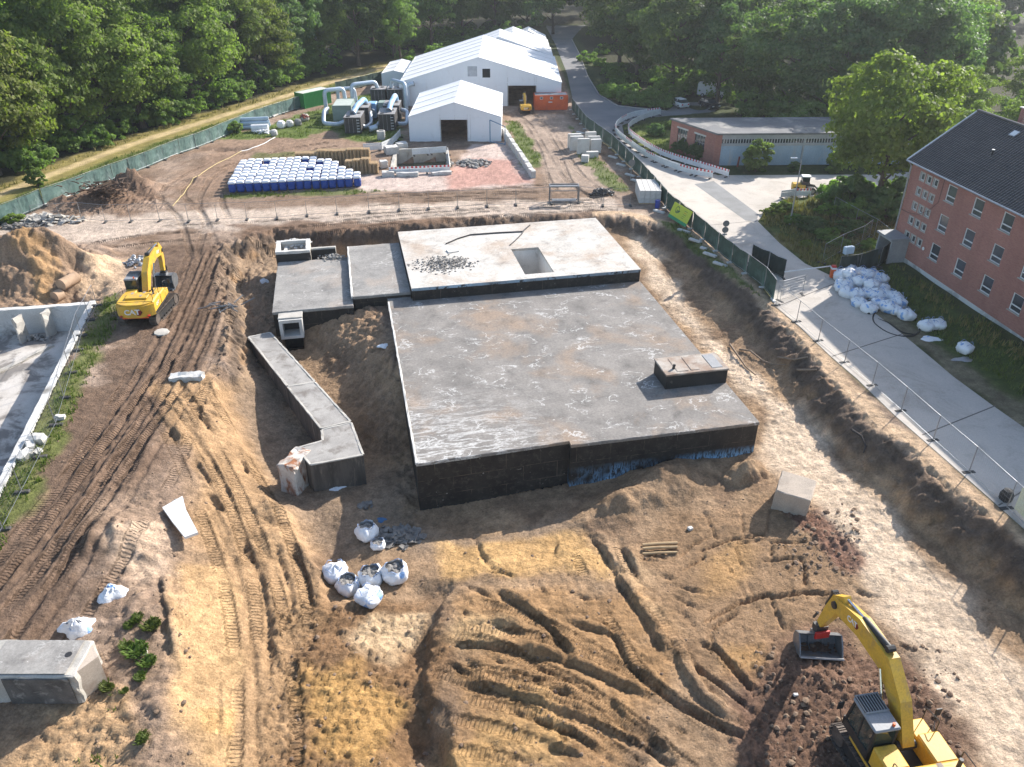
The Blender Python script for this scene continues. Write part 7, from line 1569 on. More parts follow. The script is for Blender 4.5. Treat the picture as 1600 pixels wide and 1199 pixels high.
# roots hanging in the cut
for k, (pp) in enumerate([[(1155, 548), (1172, 552), (1190, 565), (1205, 573), (1228, 572)], [(1140, 540), (1150, 556), (1165, 575), (1180, 590)], [(1215, 560), (1240, 566), (1262, 560)], [(1330, 674), (1345, 686), (1352, 700), (1348, 712)], [(1245, 580), (1262, 582), (1275, 580)]]):
    P = [GH(u, v, -1) + Vector((0, 0, .12 + .1 * (i % 2))) for i, (u, v) in enumerate(pp)]; o = MB().tube(P, [.09 - .015 * i for i in range(len(P))], 6).build('hanging_root', pmat('root%d' % k, (0.30, 0.22, 0.15) if k != 3 else (0.06, 0.05, 0.045), None, 2, .9)); tag(o, ['long pale root hanging over the cut behind the stair head', 'pale root running down the cut left of the others', 'pale root lying near the top of the cut', 'dark bent root at the middle of the right cut', 'short pale root below the mesh fence'][k], 'root', 'roots in the cut')
# scrap iron tangle near the pit edge at left
mb = MB(); r = random.Random(12); c = GH(345, 485)
for k in range(16):
    q = c + Vector((r.gauss(0, .8), r.gauss(0, .5), r.uniform(.1, .5))); a0 = r.uniform(0, 6.3); mb.tube([q, q + Vector((math.cos(a0), math.sin(a0), r.uniform(-.2, .3))) * r.uniform(.5, 1.3)], .05, 5)
o = mb.build('scrap_iron', M['greysteel']); tag(o, 'tangle of bent grey scrap iron on the edge of the pit', 'scrap', kind='stuff')
c = G2(213, 412); rubble('wire_scrap', cluster(c, 1.0, 1.6, 50, 51, .8), M['galv'], 52, .1, .3, 'pale tangled scrap heap left of the far excavator boom', 'scrap')
# ------------------------------------------------------------------ big bags
def bag_mat():
    m, nt, p = base_mat('bag_fabric'); co = coords(nt); oi = nd(nt, 'ShaderNodeObjectInfo')
    c = mixc(nt, ramp(nt, noise(nt, co, 2.0, 6), .35, .65), (0.80, 0.80, 0.80), (0.70, 0.71, 0.72))
    ad = nd(nt, 'ShaderNodeVectorMath', operation='ADD'); nt.links.new(co, ad.inputs[0]); nt.links.new(oi.outputs['Location'], ad.inputs[1])
    c = mixc(nt, ramp(nt, noise(nt, mapped(nt, ad.outputs[0], (1, 1, .5)), 1.6, 2, .4), .655, .675), c, (0.22, 0.38, 0.64))
    c = mixc(nt, nd_mul(nt, ramp(nt, noise(nt, co, 1.1, 5), .6, .8), .5), c, (0.45, 0.40, 0.33))
    nt.links.new(c, p.inputs['Base Color']); p.inputs['Roughness'].default_value = .55; bump(nt, p, noise(nt, co, 4.5, 6, .7, .5), .7, .09); return m
M['loop'] = pmat('loop_blue', (0.30, 0.40, 0.60), None, 2, .6, bmp=0)
M['bag'] = bag_mat(); M['bagfill'] = pmat('bag_fill', (0.16, 0.15, 0.14), (0.30, 0.28, 0.25), 5, .9, bmp=.6)
def bag_meshes(seed, open_top):
    """woven sack: squarish, slumped, creased; returns sack, loops and fill meshes"""
    r_ = random.Random(seed); n_, rows = 28, 13; vs = []; ph = [r_.uniform(0, 6.3) for _ in range(6)]
    hgt = r_.uniform(.92, 1.1)
    for j in range(rows + 1):
        t = j / rows; z = hgt * t
        rad = .47 * (1 + .26 * math.sin(math.pi * min(1, t * 1.12)) ** .8)
        if not open_top and t > .62: rad *= 1 - ((t - .62) / .38) ** 1.6 * .82
        if open_top and t > .8: rad *= 1 - .12 * (t - .8) / .2
        for i in range(n_):
            a = 2 * math.pi * i / n_; sq = 1 / max(abs(math.cos(a)), abs(math.sin(a))) ** .42
            w = 1 + .05 * math.sin(3 * a + ph[0] + 2 * t) + .06 * math.sin(7 * a + ph[1] - 5 * t) * (.4 + t) + .05 * math.sin(11 * a + ph[2] + 7 * t) * t + r_.uniform(-.035, .035)
            zz = z + (.07 * math.sin(2 * a + ph[3]) + .06 * math.sin(5 * a + ph[4])) * t * t + r_.uniform(-.012, .012)
            vs.append((rad * sq * w * math.cos(a), rad * sq * w * math.sin(a), max(0, zz)))
    fs = [(j * n_ + i, j * n_ + (i + 1) % n_, (j + 1) * n_ + (i + 1) % n_, (j + 1) * n_ + i) for j in range(rows) for i in range(n_)] + [tuple(range(n_))[::-1]]
    if not open_top: fs.append(tuple(range(rows * n_, (rows + 1) * n_)))
    sk = MB().add(vs, fs).mesh('sack', M['bag']); smooth_mesh(sk, 75)
    lps = []
    for k in range(4):
        a = math.pi / 4 + k * math.pi / 2 + r_.uniform(-.2, .2); x, y = .42 * math.cos(a), .42 * math.sin(a); q = .2
        lp_ = MB(); lps.append(lp_)
        lp_.tube([(x - q * math.sin(a), y + q * math.cos(a), hgt * .9), (x * 1.05, y * 1.05, hgt * 1.03 + r_.uniform(0, .06)), (x + q * math.sin(a), y - q * math.cos(a), hgt * .9)], .022, 5)
    lp_ = [q_.mesh('lifting_loop', M['loop']) for q_ in lps]
    fl = None
    if open_top:
        f = MB()
        for k in range(46): f.bm(chunk(r_, r_.uniform(.06, .15), .6), Matrix.Translation((r_.uniform(-.33, .33), r_.uniform(-.33, .33), hgt * .78 + r_.uniform(-.03, .05))))
        f.lathe([(.46, hgt * .7), (.3, hgt * .76), (.02, hgt * .8)], 14); fl = f.mesh('fill', M['bagfill'])
    return sk, lp_, fl
BAGS = [bag_meshes(k, k >= 4) for k in range(7)]
def bag(u, v, kind, label, group=None, s=1.0, z=None, tilt=(0, 0), rz=0, sz=1.0, lift=0.0):
    p = GH(u, v, -2); p.z += lift
    T = empty('big_bag', p, rz, label, 'big bag', group); T.rotation_euler = (tilt[0], tilt[1], rz); T.scale = (s * .96, s * .96, s * sz * .74)
    sk, lp_, fl = BAGS[kind]; link('sack', sk, T); [link('lifting_loop', q_, T) for q_ in lp_]
    if fl: link('fill', fl, T)
    return T
g = 'white big bags in front of the bunker corner'
bag(525, 902, 0, 'white big bag at the left of the front group', g, 1.25, rz=.3); bag(545, 922, 4, 'open white big bag, second from left in the front group', g, 1.15, rz=.9); bag(580, 908, 5, 'open white big bag with dark rubble in the middle of the front group', g, 1.25, rz=.2)
bag(618, 903, 6, 'open white big bag with yellow green print at the right of the front group', g, 1.3, rz=.5); bag(576, 938, 1, 'white big bag nearest the camera in the front group', g, 1.25, rz=1.1, sz=.85, tilt=(.1, .1))
g2 = 'white bags by the felt heap'
bag(574, 840, 4, 'open pale blue bag beside the dark felt heap', g2, 1.15, rz=.8, tilt=(-.15, .1)); bag(591, 854, 5, 'small slumped bag with green print against the felt heap', g2, .8, rz=.2, sz=.8)
M['print'] = pmat('bag_print', (0.45, 0.62, 0.10), (0.35, 0.55, 0.08), 2, .6, bmp=0)
for u, v in ((618, 898), (588, 850)):
    p = GH(u, v, -2); o = None
def crumpled(name, u, v, rx, ry, h, label, mat, seed, cat='sheet', rz=0):
    p = GH(u, v, -1); r_ = random.Random(seed); n_, m_ = 22, 9; vs = [(0, 0, h)]
    for j in range(1, m_ + 1):
        t = j / m_
        for i in range(n_):
            a = 2 * math.pi * i / n_; w = 1 + .16 * math.sin(3 * a + seed) + .1 * math.sin(5 * a + 2 * seed) + r_.uniform(-.06, .06)
            vs.append((rx * t * w * math.cos(a), ry * t * w * math.sin(a), max(0.0, h * (1 - t ** 2.2) * (1 + r_.uniform(-.25, .25))) if j < m_ else -.03))
    fs = [(0, 1 + i, 1 + (i + 1) % n_) for i in range(n_)] + [(1 + (j - 1) * n_ + i, 1 + j * n_ + i, 1 + j * n_ + (i + 1) % n_, 1 + (j - 1) * n_ + (i + 1) % n_) for j in range(1, m_) for i in range(n_)]
    o = MB().add(vs, fs).build(name, mat, loc=p, rot=(0, 0, rz), smooth=50); tag(o, label, cat); return o
crumpled('empty_bag', 176, 930, .75, .62, .5, 'crumpled white empty bag on the rough soil by the rutted track', M['bag'], 3, 'bag', .6); crumpled('empty_bag', 122, 984, .9, .62, .6, 'crumpled white bag right behind the big cut block', M['bag'], 5, 'bag', .1)
crumpled('plastic_sheet', 524, 758, .75, .6, .15, 'torn blue and white plastic sheet by the rusty duct end', M['bag'], 7); crumpled('plastic_sheet', 412, 440, .55, .45, .3, 'small white plastic bag in the pit beside the low slab', M['bag'], 9, 'bag'); crumpled('plastic_sheet', 600, 541, .5, .35, .15, 'small white sheet on the sand beside the bunker edge', M['bag'], 11); crumpled('plastic_sheet', 596, 812, .3, .25, .12, 'small blue plastic scrap by the dark felt heap', pmat('blue_scrap', (0.05, 0.15, 0.3), None, 2, .5), 13); crumpled('plastic_sheet', 1455, 530, .9, .5, .1, 'flat white plastic scrap on the verge near the bags', M['bag'], 15); crumpled('plastic_sheet', 1505, 562, .9, .4, .08, 'flat grey plastic scrap beyond the single bag', M['galv'], 17)
# the pile on the drive: rows as they lie
pile = [(1313, 436, 0, 1.25), (1326, 428, 1, 1.2), (1343, 432, 2, 1.2), (1360, 432, 3, 1.15), (1372, 440, 0, 1.2), (1316, 452, 2, 1.25), (1331, 447, 3, 1.2), (1348, 447, 1, 1.2), (1364, 452, 0, 1.2), (1376, 458, 2, 1.2),
        (1322, 462, 1, 1.1), (1337, 464, 0, 1.15), (1352, 463, 3, 1.15), (1367, 466, 2, 1.2), (1383, 466, 1, 1.1), (1341, 477, 2, 1.05), (1356, 486, 0, 1.1), (1371, 478, 3, 1.1), (1386, 484, 1, 1.15), (1396, 470, 0, 1.1), (1403, 478, 2, 1.1), (1399, 488, 3, .95), (1414, 497, 2, 1.1)]
labs = ['rearmost left', 'second of the rear row', 'third of the rear row', 'fourth of the rear row', 'right end of the rear row', 'left end of the second row', 'second of the second row', 'third of the second row', 'fourth of the second row', 'right end of the second row', 'left end of the third row', 'second of the third row', 'third of the third row', 'fourth of the third row', 'right end of the third row', 'front left, lowest on that side', 'front one standing out onto the drive', 'behind the one standing out', 'right of the one standing out', 'upper one near the right end', 'lower one near the right end', 'small low one near the right end', 'last at the right end by the hose ring']
r = random.Random(21)
for (u, v, k, s), lb in zip(pile, labs): bag(u, v + 2, k, 'white bag in the drive pile, ' + lb, 'bag pile on the drive', s * 1.08, rz=r.uniform(0, 6), tilt=(r.uniform(-.18, .18), r.uniform(-.18, .18)))
for (u, v, k, s), lb in zip([(1324, 441, 2, 1.1), (1340, 452, 0, 1.05), (1357, 458, 1, 1.1), (1352, 441, 3, 1.1)], ['left one of the upper layer', 'second one of the upper layer', 'right one of the upper layer', 'rear one of the upper layer']): bag(u, v + 2, k, 'white bag in the pile on the drive, ' + lb, 'bag pile on the drive', s, rz=r.uniform(0, 6), lift=.6)
bag(1446, 515, 0, 'pinkish white big bag, left one of a pair on the verge', None, 1.1, rz=.5); bag(1463, 512, 3, 'white big bag, right one of a pair on the verge', None, 1.15, rz=1.4); bag(1506, 550, 1, 'single white big bag lying farthest along the verge', None, 1.05, rz=2.2)

# ------------------------------------------------------------------ blue containers with white lids, set out in rows
M['drumblue'] = pmat('drum_blue_plastic', (0.018, 0.075, 0.34), (0.014, 0.055, 0.27), 1.5, .4, bmp=.03); M['lidwhite'] = pmat('lid_white', (0.78, 0.79, 0.80), (0.70, 0.71, 0.73), 1.5, .5, bmp=.03)
b = MB()
b.box(-.40, .40, -.40, .40, 0.02, .98, ch=.14); body_me = b.mesh('container_body', M['drumblue'])
b = MB(); b.box(-.43, .43, -.43, .43, .96, 1.14, ch=.06); b.box(-.30, .30, -.30, .30, 1.14, 1.2, ch=.03); lid_me = b.mesh('lid', M['lidwhite'])
b = MB()
for z in (.32, .62): b.box(-.415, .415, -.415, .415, z, z + .05, ch=.012)
band_me = b.mesh('rib', M['drumblue'])
A_, B_ = G(357, 303), G(560, 293); ux = (B_ - A_) / 15.6; 
Cc = G(378, 257, 1.1) - G(359, 292, 1.1); rows_n = 8; uy = Vector((Cc.x, Cc.y, 0)) / (rows_n - 1)
r = random.Random(33)
for j in range(rows_n):
    ncol = [16, 16, 15, 14, 13, 13, 12, 10][j]
    for i in range(ncol):
        if (j, i) in ((3, 9), (5, 10), (6, 3), (6, 8)): continue
        q = A_ + ux * (i + .5) + uy * (j + .35) + Vector((r.uniform(-.04, .04), r.uniform(-.04, .04), 0)); q.z = hz(q.x, q.y)
        T = empty('blue_container', q, math.atan2(ux.y, ux.x) + r.uniform(-.05, .05), 'blue plastic container with white lid, %s from left in the %s row' % (ONES[i], ['front', 'second', 'third', 'fourth', 'fifth', 'sixth', 'seventh', 'rearmost'][j]), 'container', 'blue containers with white lids'); T.scale = (1.06, 1.06, 1.12)
        link('container_body', body_me, T); link('lid', lid_me, T); link('rib', band_me, T)
# ------------------------------------------------------------------ pallet stacks
pm_ = MB()
for k in range(5): pm_.box(-.6, .6, -.4 + k * .175, -.4 + k * .175 + .11, .122, .144)
for x in (-.5, 0, .5):
    pm_.box(x - .07, x + .07, -.4, .4, .1, .121)
    for y in (-.36, 0, .36): pm_.box(x - .07, x + .07, y - .05, y + .05, .022, .099)
for y in (-.36, 0, .36): pm_.box(-.6, .6, y - .05, y + .05, 0, .021)
pal_me = pm_.mesh('pallet', M['wood']); r = random.Random(44)
stacks = []
for k in range(10): stacks.append((G(470 + k * 11.5, 257.5 - k * .1), 11 + (k > 2) * 2 + (k > 6), ONES[k] + ' stack from left in the rear row'))
for k in range(4): stacks.append((G(548 + k * 12.5, 270), (11, 12, 13, 9)[k], ONES[k] + ' stack from left in the front row'))
stacks.append((G(584, 269), 9, 'low stack standing apart at the right'))
for c_, n_, nm in stacks:
    for k in range(n_):
        o = link('pallet', pal_me, None, (c_.x + r.uniform(-.03, .03), c_.y + r.uniform(-.03, .03), hz(c_.x, c_.y) + k * .148), (0, 0, .05 + r.uniform(-.03, .03)), (.86, 1.2, 1)); tag(o, 'wooden pallet, %s from the ground in the %s' % (ONES[k], nm), 'pallet', 'stacked wooden pallets')
# ------------------------------------------------------------------ trees and plants
def leaf_mat(name, c1, c2, trans=.35):
    m, nt, p = base_mat(name); oi = nd(nt, 'ShaderNodeObjectInfo'); at = nd(nt, 'ShaderNodeAttribute', attribute_name='leaf')
    c = mixc(nt, at.outputs['Fac'], c1, c2)
    hs = nd(nt, 'ShaderNodeHueSaturation'); mr = nd(nt, 'ShaderNodeMapRange'); mr.inputs['To Min'].default_value = .475; mr.inputs['To Max'].default_value = .515; nt.links.new(oi.outputs['Random'], mr.inputs['Value']); nt.links.new(mr.outputs[0], hs.inputs['Hue'])
    m2 = nd(nt, 'ShaderNodeMapRange'); m2.inputs['To Min'].default_value = .8; m2.inputs['To Max'].default_value = 1.2; nt.links.new(oi.outputs['Random'], m2.inputs['Value']); nt.links.new(m2.outputs[0], hs.inputs['Value']); nt.links.new(c, hs.inputs['Color'])
    nt.links.new(hs.outputs[0], p.inputs['Base Color']); p.inputs['Roughness'].default_value = .6; p.inputs['Specular IOR Level'].default_value = .25
    tr = nd(nt, 'ShaderNodeBsdfTranslucent'); br_ = mixc(nt, 1.0, hs.outputs[0], (1.15, 1.4, .6), 'MULTIPLY'); nt.links.new(br_, tr.inputs[0])
    mx = nd(nt, 'ShaderNodeMixShader'); mx.inputs[0].default_value = trans; nt.links.new(p.outputs[0], mx.inputs[1]); nt.links.new(tr.outputs[0], mx.inputs[2]); nt.links.new(mx.outputs[0], nt.nodes['Material Output'].inputs[0]); return m
M['leaf'] = leaf_mat('foliage', (0.115, 0.185, 0.045), (0.20, 0.275, 0.08), .55); M['leaf_light'] = leaf_mat('foliage_light', (0.140, 0.20, 0.045), (0.23, 0.285, 0.075), .55); M['leaf_dark'] = leaf_mat('foliage_dark', (0.080, 0.132, 0.048), (0.145, 0.205, 0.076), .52); M['grass'] = leaf_mat('grass_blades', (0.075, 0.125, 0.022), (0.15, 0.19, 0.05), .3); M['drygrass'] = leaf_mat('dry_grass', (0.16, 0.15, 0.05), (0.28, 0.24, 0.09), .25)
M['bark'] = pmat('bark', (0.13, 0.10, 0.075), (0.08, 0.06, 0.045), 2, .95, bmp=.5, stretch=(3, 3, .6))
def leaves_to_mesh(name, C, N, S, A, mat, asp=.7):
    """one small quad per leaf clump: centres, normals, sizes, tint"""
    n_ = len(C); rg = np.random.default_rng(n_)
    t = np.cross(N, rg.normal(size=(n_, 3))); t /= np.linalg.norm(t, axis=1)[:, None] + 1e-9; b_ = np.cross(N, t)
    t = t * S[:, None]; b_ = b_ * (S * asp)[:, None]; fold = N * (S * .25)[:, None]
    V = np.stack([C - t, C - b_ + fold, C + t, C + b_ + fold], 1).reshape(-1, 3).astype(np.float32)
    me = bpy.data.meshes.new(name); me.vertices.add(n_ * 4); me.vertices.foreach_set('co', V.reshape(-1)); me.loops.add(n_ * 4); me.loops.foreach_set('vertex_index', np.arange(n_ * 4, dtype=np.int32)); me.polygons.add(n_); me.polygons.foreach_set('loop_start', np.arange(0, n_ * 4, 4, dtype=np.int32)); me.update(calc_edges=True)
    a = me.attributes.new('leaf', 'FLOAT', 'POINT'); a.data.foreach_set('value', np.repeat(A, 4).astype(np.float32)); me.materials.append(mat); return me
def crown_points(seed, R, H, base, nclump, per, leaf, shape=.5):
    """clumps on a lumpy ellipsoid crown; leaves on the outer shell of each clump"""
    rg = np.random.default_rng(seed); C, N, S, A = [], [], [], []
    lob = rg.uniform(0, 6.28, 6)
    for k in range(nclump):
        ct = rg.uniform(-.85, 1.0); a = rg.uniform(0, 2 * np.pi); st = math.sqrt(max(0, 1 - ct * ct))
        rad = (.62 + .42 * rg.random() ** .5) * (1 + .16 * math.sin(3 * a + lob[0]) + .12 * math.sin(2 * a + 4 * ct + lob[1]) + .1 * math.sin(5 * ct + lob[2]))
        wid = 1.0 if ct > 0 else 1.0 - .25 * abs(ct)
        c = np.array([R * rad * st * math.cos(a) * wid, R * rad * st * math.sin(a) * wid, base + H * .5 + H * .5 * ct * rad])
        cr = R * rg.uniform(.17, .31)
        d = rg.normal(size=(per, 3)); d /= np.linalg.norm(d, axis=1)[:, None]; d[:, 2] = np.where(d[:, 2] < -.35, -d[:, 2] * .6, d[:, 2])
        q = cr * (.62 + .45 * rg.random(per))
        P = c + d * q[:, None] * np.array([1.15, 1.15, .72]); out = c - np.array([0, 0, base + H * .4]); out /= np.linalg.norm(out) + 1e-9
        n_ = d * .75 + out * .35 + rg.normal(size=(per, 3)) * .45; n_ /= np.linalg.norm(n_, axis=1)[:, None]
        C.append(P); N.append(n_); S.append(leaf * rg.uniform(.6, 1.25, per)); A.append(np.clip(rg.normal(.45, .22, per) + rg.normal(0, .15), 0, 1))
    return np.concatenate(C), np.concatenate(N), np.concatenate(S), np.concatenate(A)
def trunk_mesh(seed, R, H, base):
    r_ = random.Random(seed); mb = MB(); top = base + H * .55; tr = .16 + H * .014
    mb.tube([(0, 0, -.4), (r_.uniform(-.1, .1), r_.uniform(-.1, .1), base * .6), (r_.uniform(-.3, .3), r_.uniform(-.3, .3), base + H * .2), (r_.uniform(-.6, .6), r_.uniform(-.6, .6), top)], [tr * 1.35, tr, tr * .7, tr * .25], 9)
    for k in range(9):
        a = k * 2.4 + r_.uniform(-.4, .4); z = base * .75 + (top - base * .75) * k / 9; L = R * r_.uniform(.55, .85)
        mb.tube([(0, 0, z), (math.cos(a) * L * .5, math.sin(a) * L * .5, z + L * .28), (math.cos(a) * L, math.sin(a) * L, z + L * .62)], [tr * .45, tr * .26, tr * .07], 6)
    me = mb.mesh('trunk', M['bark']); smooth_mesh(me, 60); return me
VAR = []
for k, (R, H, base, nc, per, lf, mt) in enumerate([(5.6, 15.5, 3.0, 135, 140, .235, 'leaf'), (4.8, 17.5, 2.6, 130, 140, .235, 'leaf'), (6.4, 14.5, 2.8, 145, 140, .235, 'leaf_light'), (5.0, 13.0, 2.0, 120, 140, .225, 'leaf_light'), (6.0, 16.5, 2.5, 140, 130, .25, 'leaf_dark'), (5.2, 15.0, 2.0, 125, 130, .25, 'leaf_dark')]):
    VAR.append((leaves_to_mesh('crown', *crown_points(50 + k, R, H, base, nc, per, lf), M[mt]), trunk_mesh(70 + k, R, H, base), R, base + H))
def tree(x, y, kind, s, label, group=None, rz=0.0, sz=1.0, z=None):
    T = empty('deciduous_tree', (x, y, hz(x, y) if z is None else z), rz, label, 'tree', group); T.scale = (s, s, s * sz)
    link('crown', VAR[kind][0], T); link('trunk', VAR[kind][1], T); return T
r = random.Random(77)
# left wood edge: two rows along the sandy path
e0, e1 = G(-60, 312), G(520, 114)
dirL = (e1 - e0).normalized(); nL = Vector((-dirL.y, dirL.x, 0)); Ltot = (e1 - e0).length
nf = 13
for k in range(nf):
    a = (k + .35) / nf; p = e0 + dirL * (a * Ltot) + nL * r.uniform(4.0, 6.0); kd = [0, 2, 3, 1, 2, 0, 3, 2, 0, 1, 2, 4, 5][k]
    tree(p.x, p.y, kd, r.uniform(.88, 1.1), 'leafy tree of the front row along the sandy path, %s from the near end' % ONES[k], 'front row of the left wood', r.uniform(0, 6), r.uniform(.95, 1.15))
for k in range(12):
    a = (k + .9) / 12.5; p = e0 + dirL * (a * Ltot) + nL * r.uniform(13, 16); tree(p.x, p.y, [1, 0, 2, 4, 1, 0, 2, 1, 4, 0, 5, 4][k], r.uniform(1.1, 1.3), 'tall tree of the second row in the left wood, %s from the near end' % ONES[k], 'second row of the left wood', r.uniform(0, 6), 1.08)
# behind the tents
for k, (x, y, kd, s) in enumerate([(-33, 183, 4, .95), (-27, 196, 5, 1.05), (-19, 203, 1, 1.0), (-12, 210, 4, 1.0), (-4, 214, 5, 1.0), (4, 222, 4, .95), (11, 232, 1, .9), (24, 236, 5, 1.0), (-24, 184, 1, .72), (-41, 178, 0, .9), (-47, 186, 4, 1.1), (-39, 192, 5, 1.05), (-33, 204, 4, 1.1)]):
    tree(x, y, kd, s, 'dark tree behind the tents, %s from left' % ONES[k], 'trees behind the tents', r.uniform(0, 6), 1.1)
# right of the drive
for k, (x, y, kd, s, sz) in enumerate([(24.5, 166, 5, .95, 1), (29, 152, 4, 1.05, 1.0), (23.0, 182, 4, 1.1, 1.0), (31, 176, 5, 1.1, 1.05), (36, 146, 5, 1.0, 1.0), (43.5, 129, 4, 1.12, .86), (50, 128, 5, 1.1, .95), (57.5, 129, 4, 1.15, .95), (65, 131, 5, 1.1, .92), (40, 155, 4, 1.1, 1.0), (52, 146, 1, 1.15, 1.0), (62, 150, 4, 1.2, .98), (72, 142, 0, 1.05, .9), (80, 150, 3, 1.1, .9), (38.5, 136.5, 5, .8, .9), (84, 132, 2, .8, .8)]):
    tree(x, y, kd, s, 'dark leafy tree right of the drive, ' + ['nearest the drive', 'second from the drive in the front', 'far one beside the upper drive', 'far second one beside the upper drive', 'left of the parked cars, front', 'behind the garage left end', 'behind the garage, second', 'behind the garage, third', 'behind the garage, fourth', 'tall one behind the parked cars', 'rear row behind the garage, first', 'rear row behind the garage, second', 'rear row toward the house roof', 'pale one far behind the house roof', 'small one beside the parked van', 'low one above the house ridge'][k], 'trees right of the drive', r.uniform(0, 6), sz)
# the lone maple by the house, smaller trees beyond the roof
tp_ = G(1368, 326); T = empty('maple_tree', (tp_.x, tp_.y, hz(tp_.x, tp_.y)), .4, 'sunlit yellow green maple standing between garage and brick house', 'tree')
link('crown', leaves_to_mesh('crown', *crown_points(91, 6.0, 11.2, 4.0, 190, 110, .24), M['leaf_light']), T); link('trunk', trunk_mesh(92, 6.0, 11.0, 4.0), T)
for k, (x, y, kd, s) in enumerate([(53.5, 108, 3, .52), (58, 104, 2, .46), (64, 104, 3, .55), (62, 114, 2, .58), (49, 112, 3, .42), (70, 108, 0, .62)]): tree(x, y, kd, s, 'small sunlit tree beyond the house ridge, ' + ['first from the maple', 'second from the maple', 'third from the maple', 'farther back in the middle', 'half hidden by the maple', 'farthest right'][k], 'trees beyond the house', r.uniform(0, 6))
# distant wood as one mass
def wood_mass(name, spots, label, mat, seed):
    rg = np.random.default_rng(seed); C, N, S, A = [], [], [], []; tb = MB()
    for k, (x, y, R, H) in enumerate(spots):
        c, n_, s_, a_ = crown_points(seed + k % 5, R, H, H * .12, 64, 26, .66); ro = rg.uniform(0, 6.28); ca, sa = math.cos(ro), math.sin(ro)
        c = np.stack([c[:, 0] * ca - c[:, 1] * sa + x, c[:, 0] * sa + c[:, 1] * ca + y, c[:, 2]], 1); C.append(c); N.append(np.stack([n_[:, 0] * ca - n_[:, 1] * sa, n_[:, 0] * sa + n_[:, 1] * ca, n_[:, 2]], 1)); S.append(s_); A.append(a_)
    o = link(name, leaves_to_mesh(name, np.concatenate(C), np.concatenate(N), np.concatenate(S), np.concatenate(A), mat)); tag(o, label, 'wood', kind='stuff')
spL = []
for k in range(30):
    a = r.uniform(-.25, 1.2); p = e0 + dirL * (a * Ltot) + nL * r.uniform(24, 70); spL.append((p.x, p.y, r.uniform(5.5, 7), r.uniform(17, 22)))
wood_mass('left_wood', spL, 'dense dark wood behind the tree rows at left', M['leaf_dark'], 300)
spR = []
for k in range(46):
    spR.append((r.uniform(30, 190), r.uniform(160, 260), r.uniform(5.5, 7.5), r.uniform(14, 19)))
for k in range(16): spR.append((r.uniform(80, 180), r.uniform(105, 160), r.uniform(5, 7), r.uniform(10, 15)))
wood_mass('right_wood', spR, 'dense wood rising behind garage and house at right', M['leaf_dark'], 320)
spB = [(r.uniform(-70, 60), r.uniform(225, 330), r.uniform(6, 8), r.uniform(17, 22)) for k in range(46)]
wood_mass('far_wood', spB, 'far dark wood behind the tents along the horizon', M['leaf_dark'], 340)
# shrubs and weeds
def shrub_me(seed, R, H, n_, lf, mt): return leaves_to_mesh('foliage', *crown_points(seed, R, H, -H * .12, n_, 60, lf), M[mt])
def tuft_me(seed):
    rg = np.random.default_rng(seed); n_ = 420; an = rg.uniform(0, 6.28, n_); rr_ = .45 * rg.random(n_) ** .6; C = np.stack([rr_ * np.cos(an * 1.7), rr_ * np.sin(an * 1.7), 0 * an], 1); L = rg.uniform(.2, .5, n_)
    wv = np.stack([-np.sin(an), np.cos(an), 0 * an], 1) * rg.uniform(.015, .05, n_)[:, None]; tip = C + np.stack([np.cos(an) * L * .7, np.sin(an) * L * .7, L * rg.uniform(.5, 1.1, n_)], 1); mid = (C + tip) / 2 + np.array([0, 0, .06])
    V = np.stack([C, mid - wv, tip, mid + wv], 1).reshape(-1, 3); me = bpy.data.meshes.new('foliage'); me.from_pydata([tuple(v) for v in V], [], [(4 * i, 4 * i + 1, 4 * i + 2, 4 * i + 3) for i in range(n_)])
    a = me.attributes.new('leaf', 'FLOAT', 'POINT'); a.data.foreach_set('value', np.repeat(rg.random(n_), 4).astype(np.float32)); me.materials.append(M['grass']); return me
SH = [shrub_me(400, 1.2, 1.8, 42, .15, 'leaf'), shrub_me(401, 1.1, 1.3, 36, .15, 'leaf_light'), shrub_me(402, 1.5, 2.6, 60, .17, 'leaf_dark'), tuft_me(403), shrub_me(404, 1.3, 3.6, 64, .16, 'leaf')]
stem_me = MB(); [stem_me.tube([(0, 0, -.2), (math.cos(a) * .2, math.sin(a) * .2, .6), (math.cos(a) * .5, math.sin(a) * .5, 1.2)], [.04, .03, .01], 5) for a in (0.3, 1.9, 3.5, 5.1)]; stem_me = stem_me.mesh('stem', M['bark'])
def shrub(u, v, k, s, label, group=None, sz=1.0, at=None):
    p = GH(u, v) if at is None else Vector((at[0], at[1], hz(*at))); T = empty('shrub', p, r.uniform(0, 6), label, 'shrub', group); T.scale = (s, s, s * sz); link('foliage', SH[k], T)
    if k != 3: link('stem', stem_me, T)
    return T
shrub(1180, 268, 4, 1.25, 'tall green bush growing in front of the garage doors'); shrub(1302, 270, 4, .8, 'dark bush at the garage doors near the maple'); shrub(1240, 268, 2, .55, 'low weed bush between the two garage bushes'); shrub(1092, 248, 2, 1.0, 'dark bush by the garage brick end, right'); shrub(1070, 240, 2, .95, 'dark bush by the garage brick end, left'); shrub(1025, 212, 2, .75, 'round dark bush on the grass island'); shrub(1045, 200, 1, .9, 'pale bush on the grass island near the garage')
for k, (u, v, s) in enumerate([(1300, 318, 1.5), (1325, 325, 1.6), (1350, 322, 1.5), (1395, 330, 1.6), (1340, 345, 1.4), (1380, 345, 1.5), (1410, 345, 1.3), (1290, 335, 1.0), (1318, 300, .9)]): shrub(u, v, [0, 2, 0, 2, 0, 2, 0, 1, 1][k], s, 'dense shrub under the maple, ' + ['left front of the thicket', 'second from left', 'middle of the thicket', 'right of the trunk', 'before the trunk', 'before the trunk to the right', 'beside the house corner', 'pale one at the left', 'sunlit one at the yard edge'][k], 'thicket under the maple')
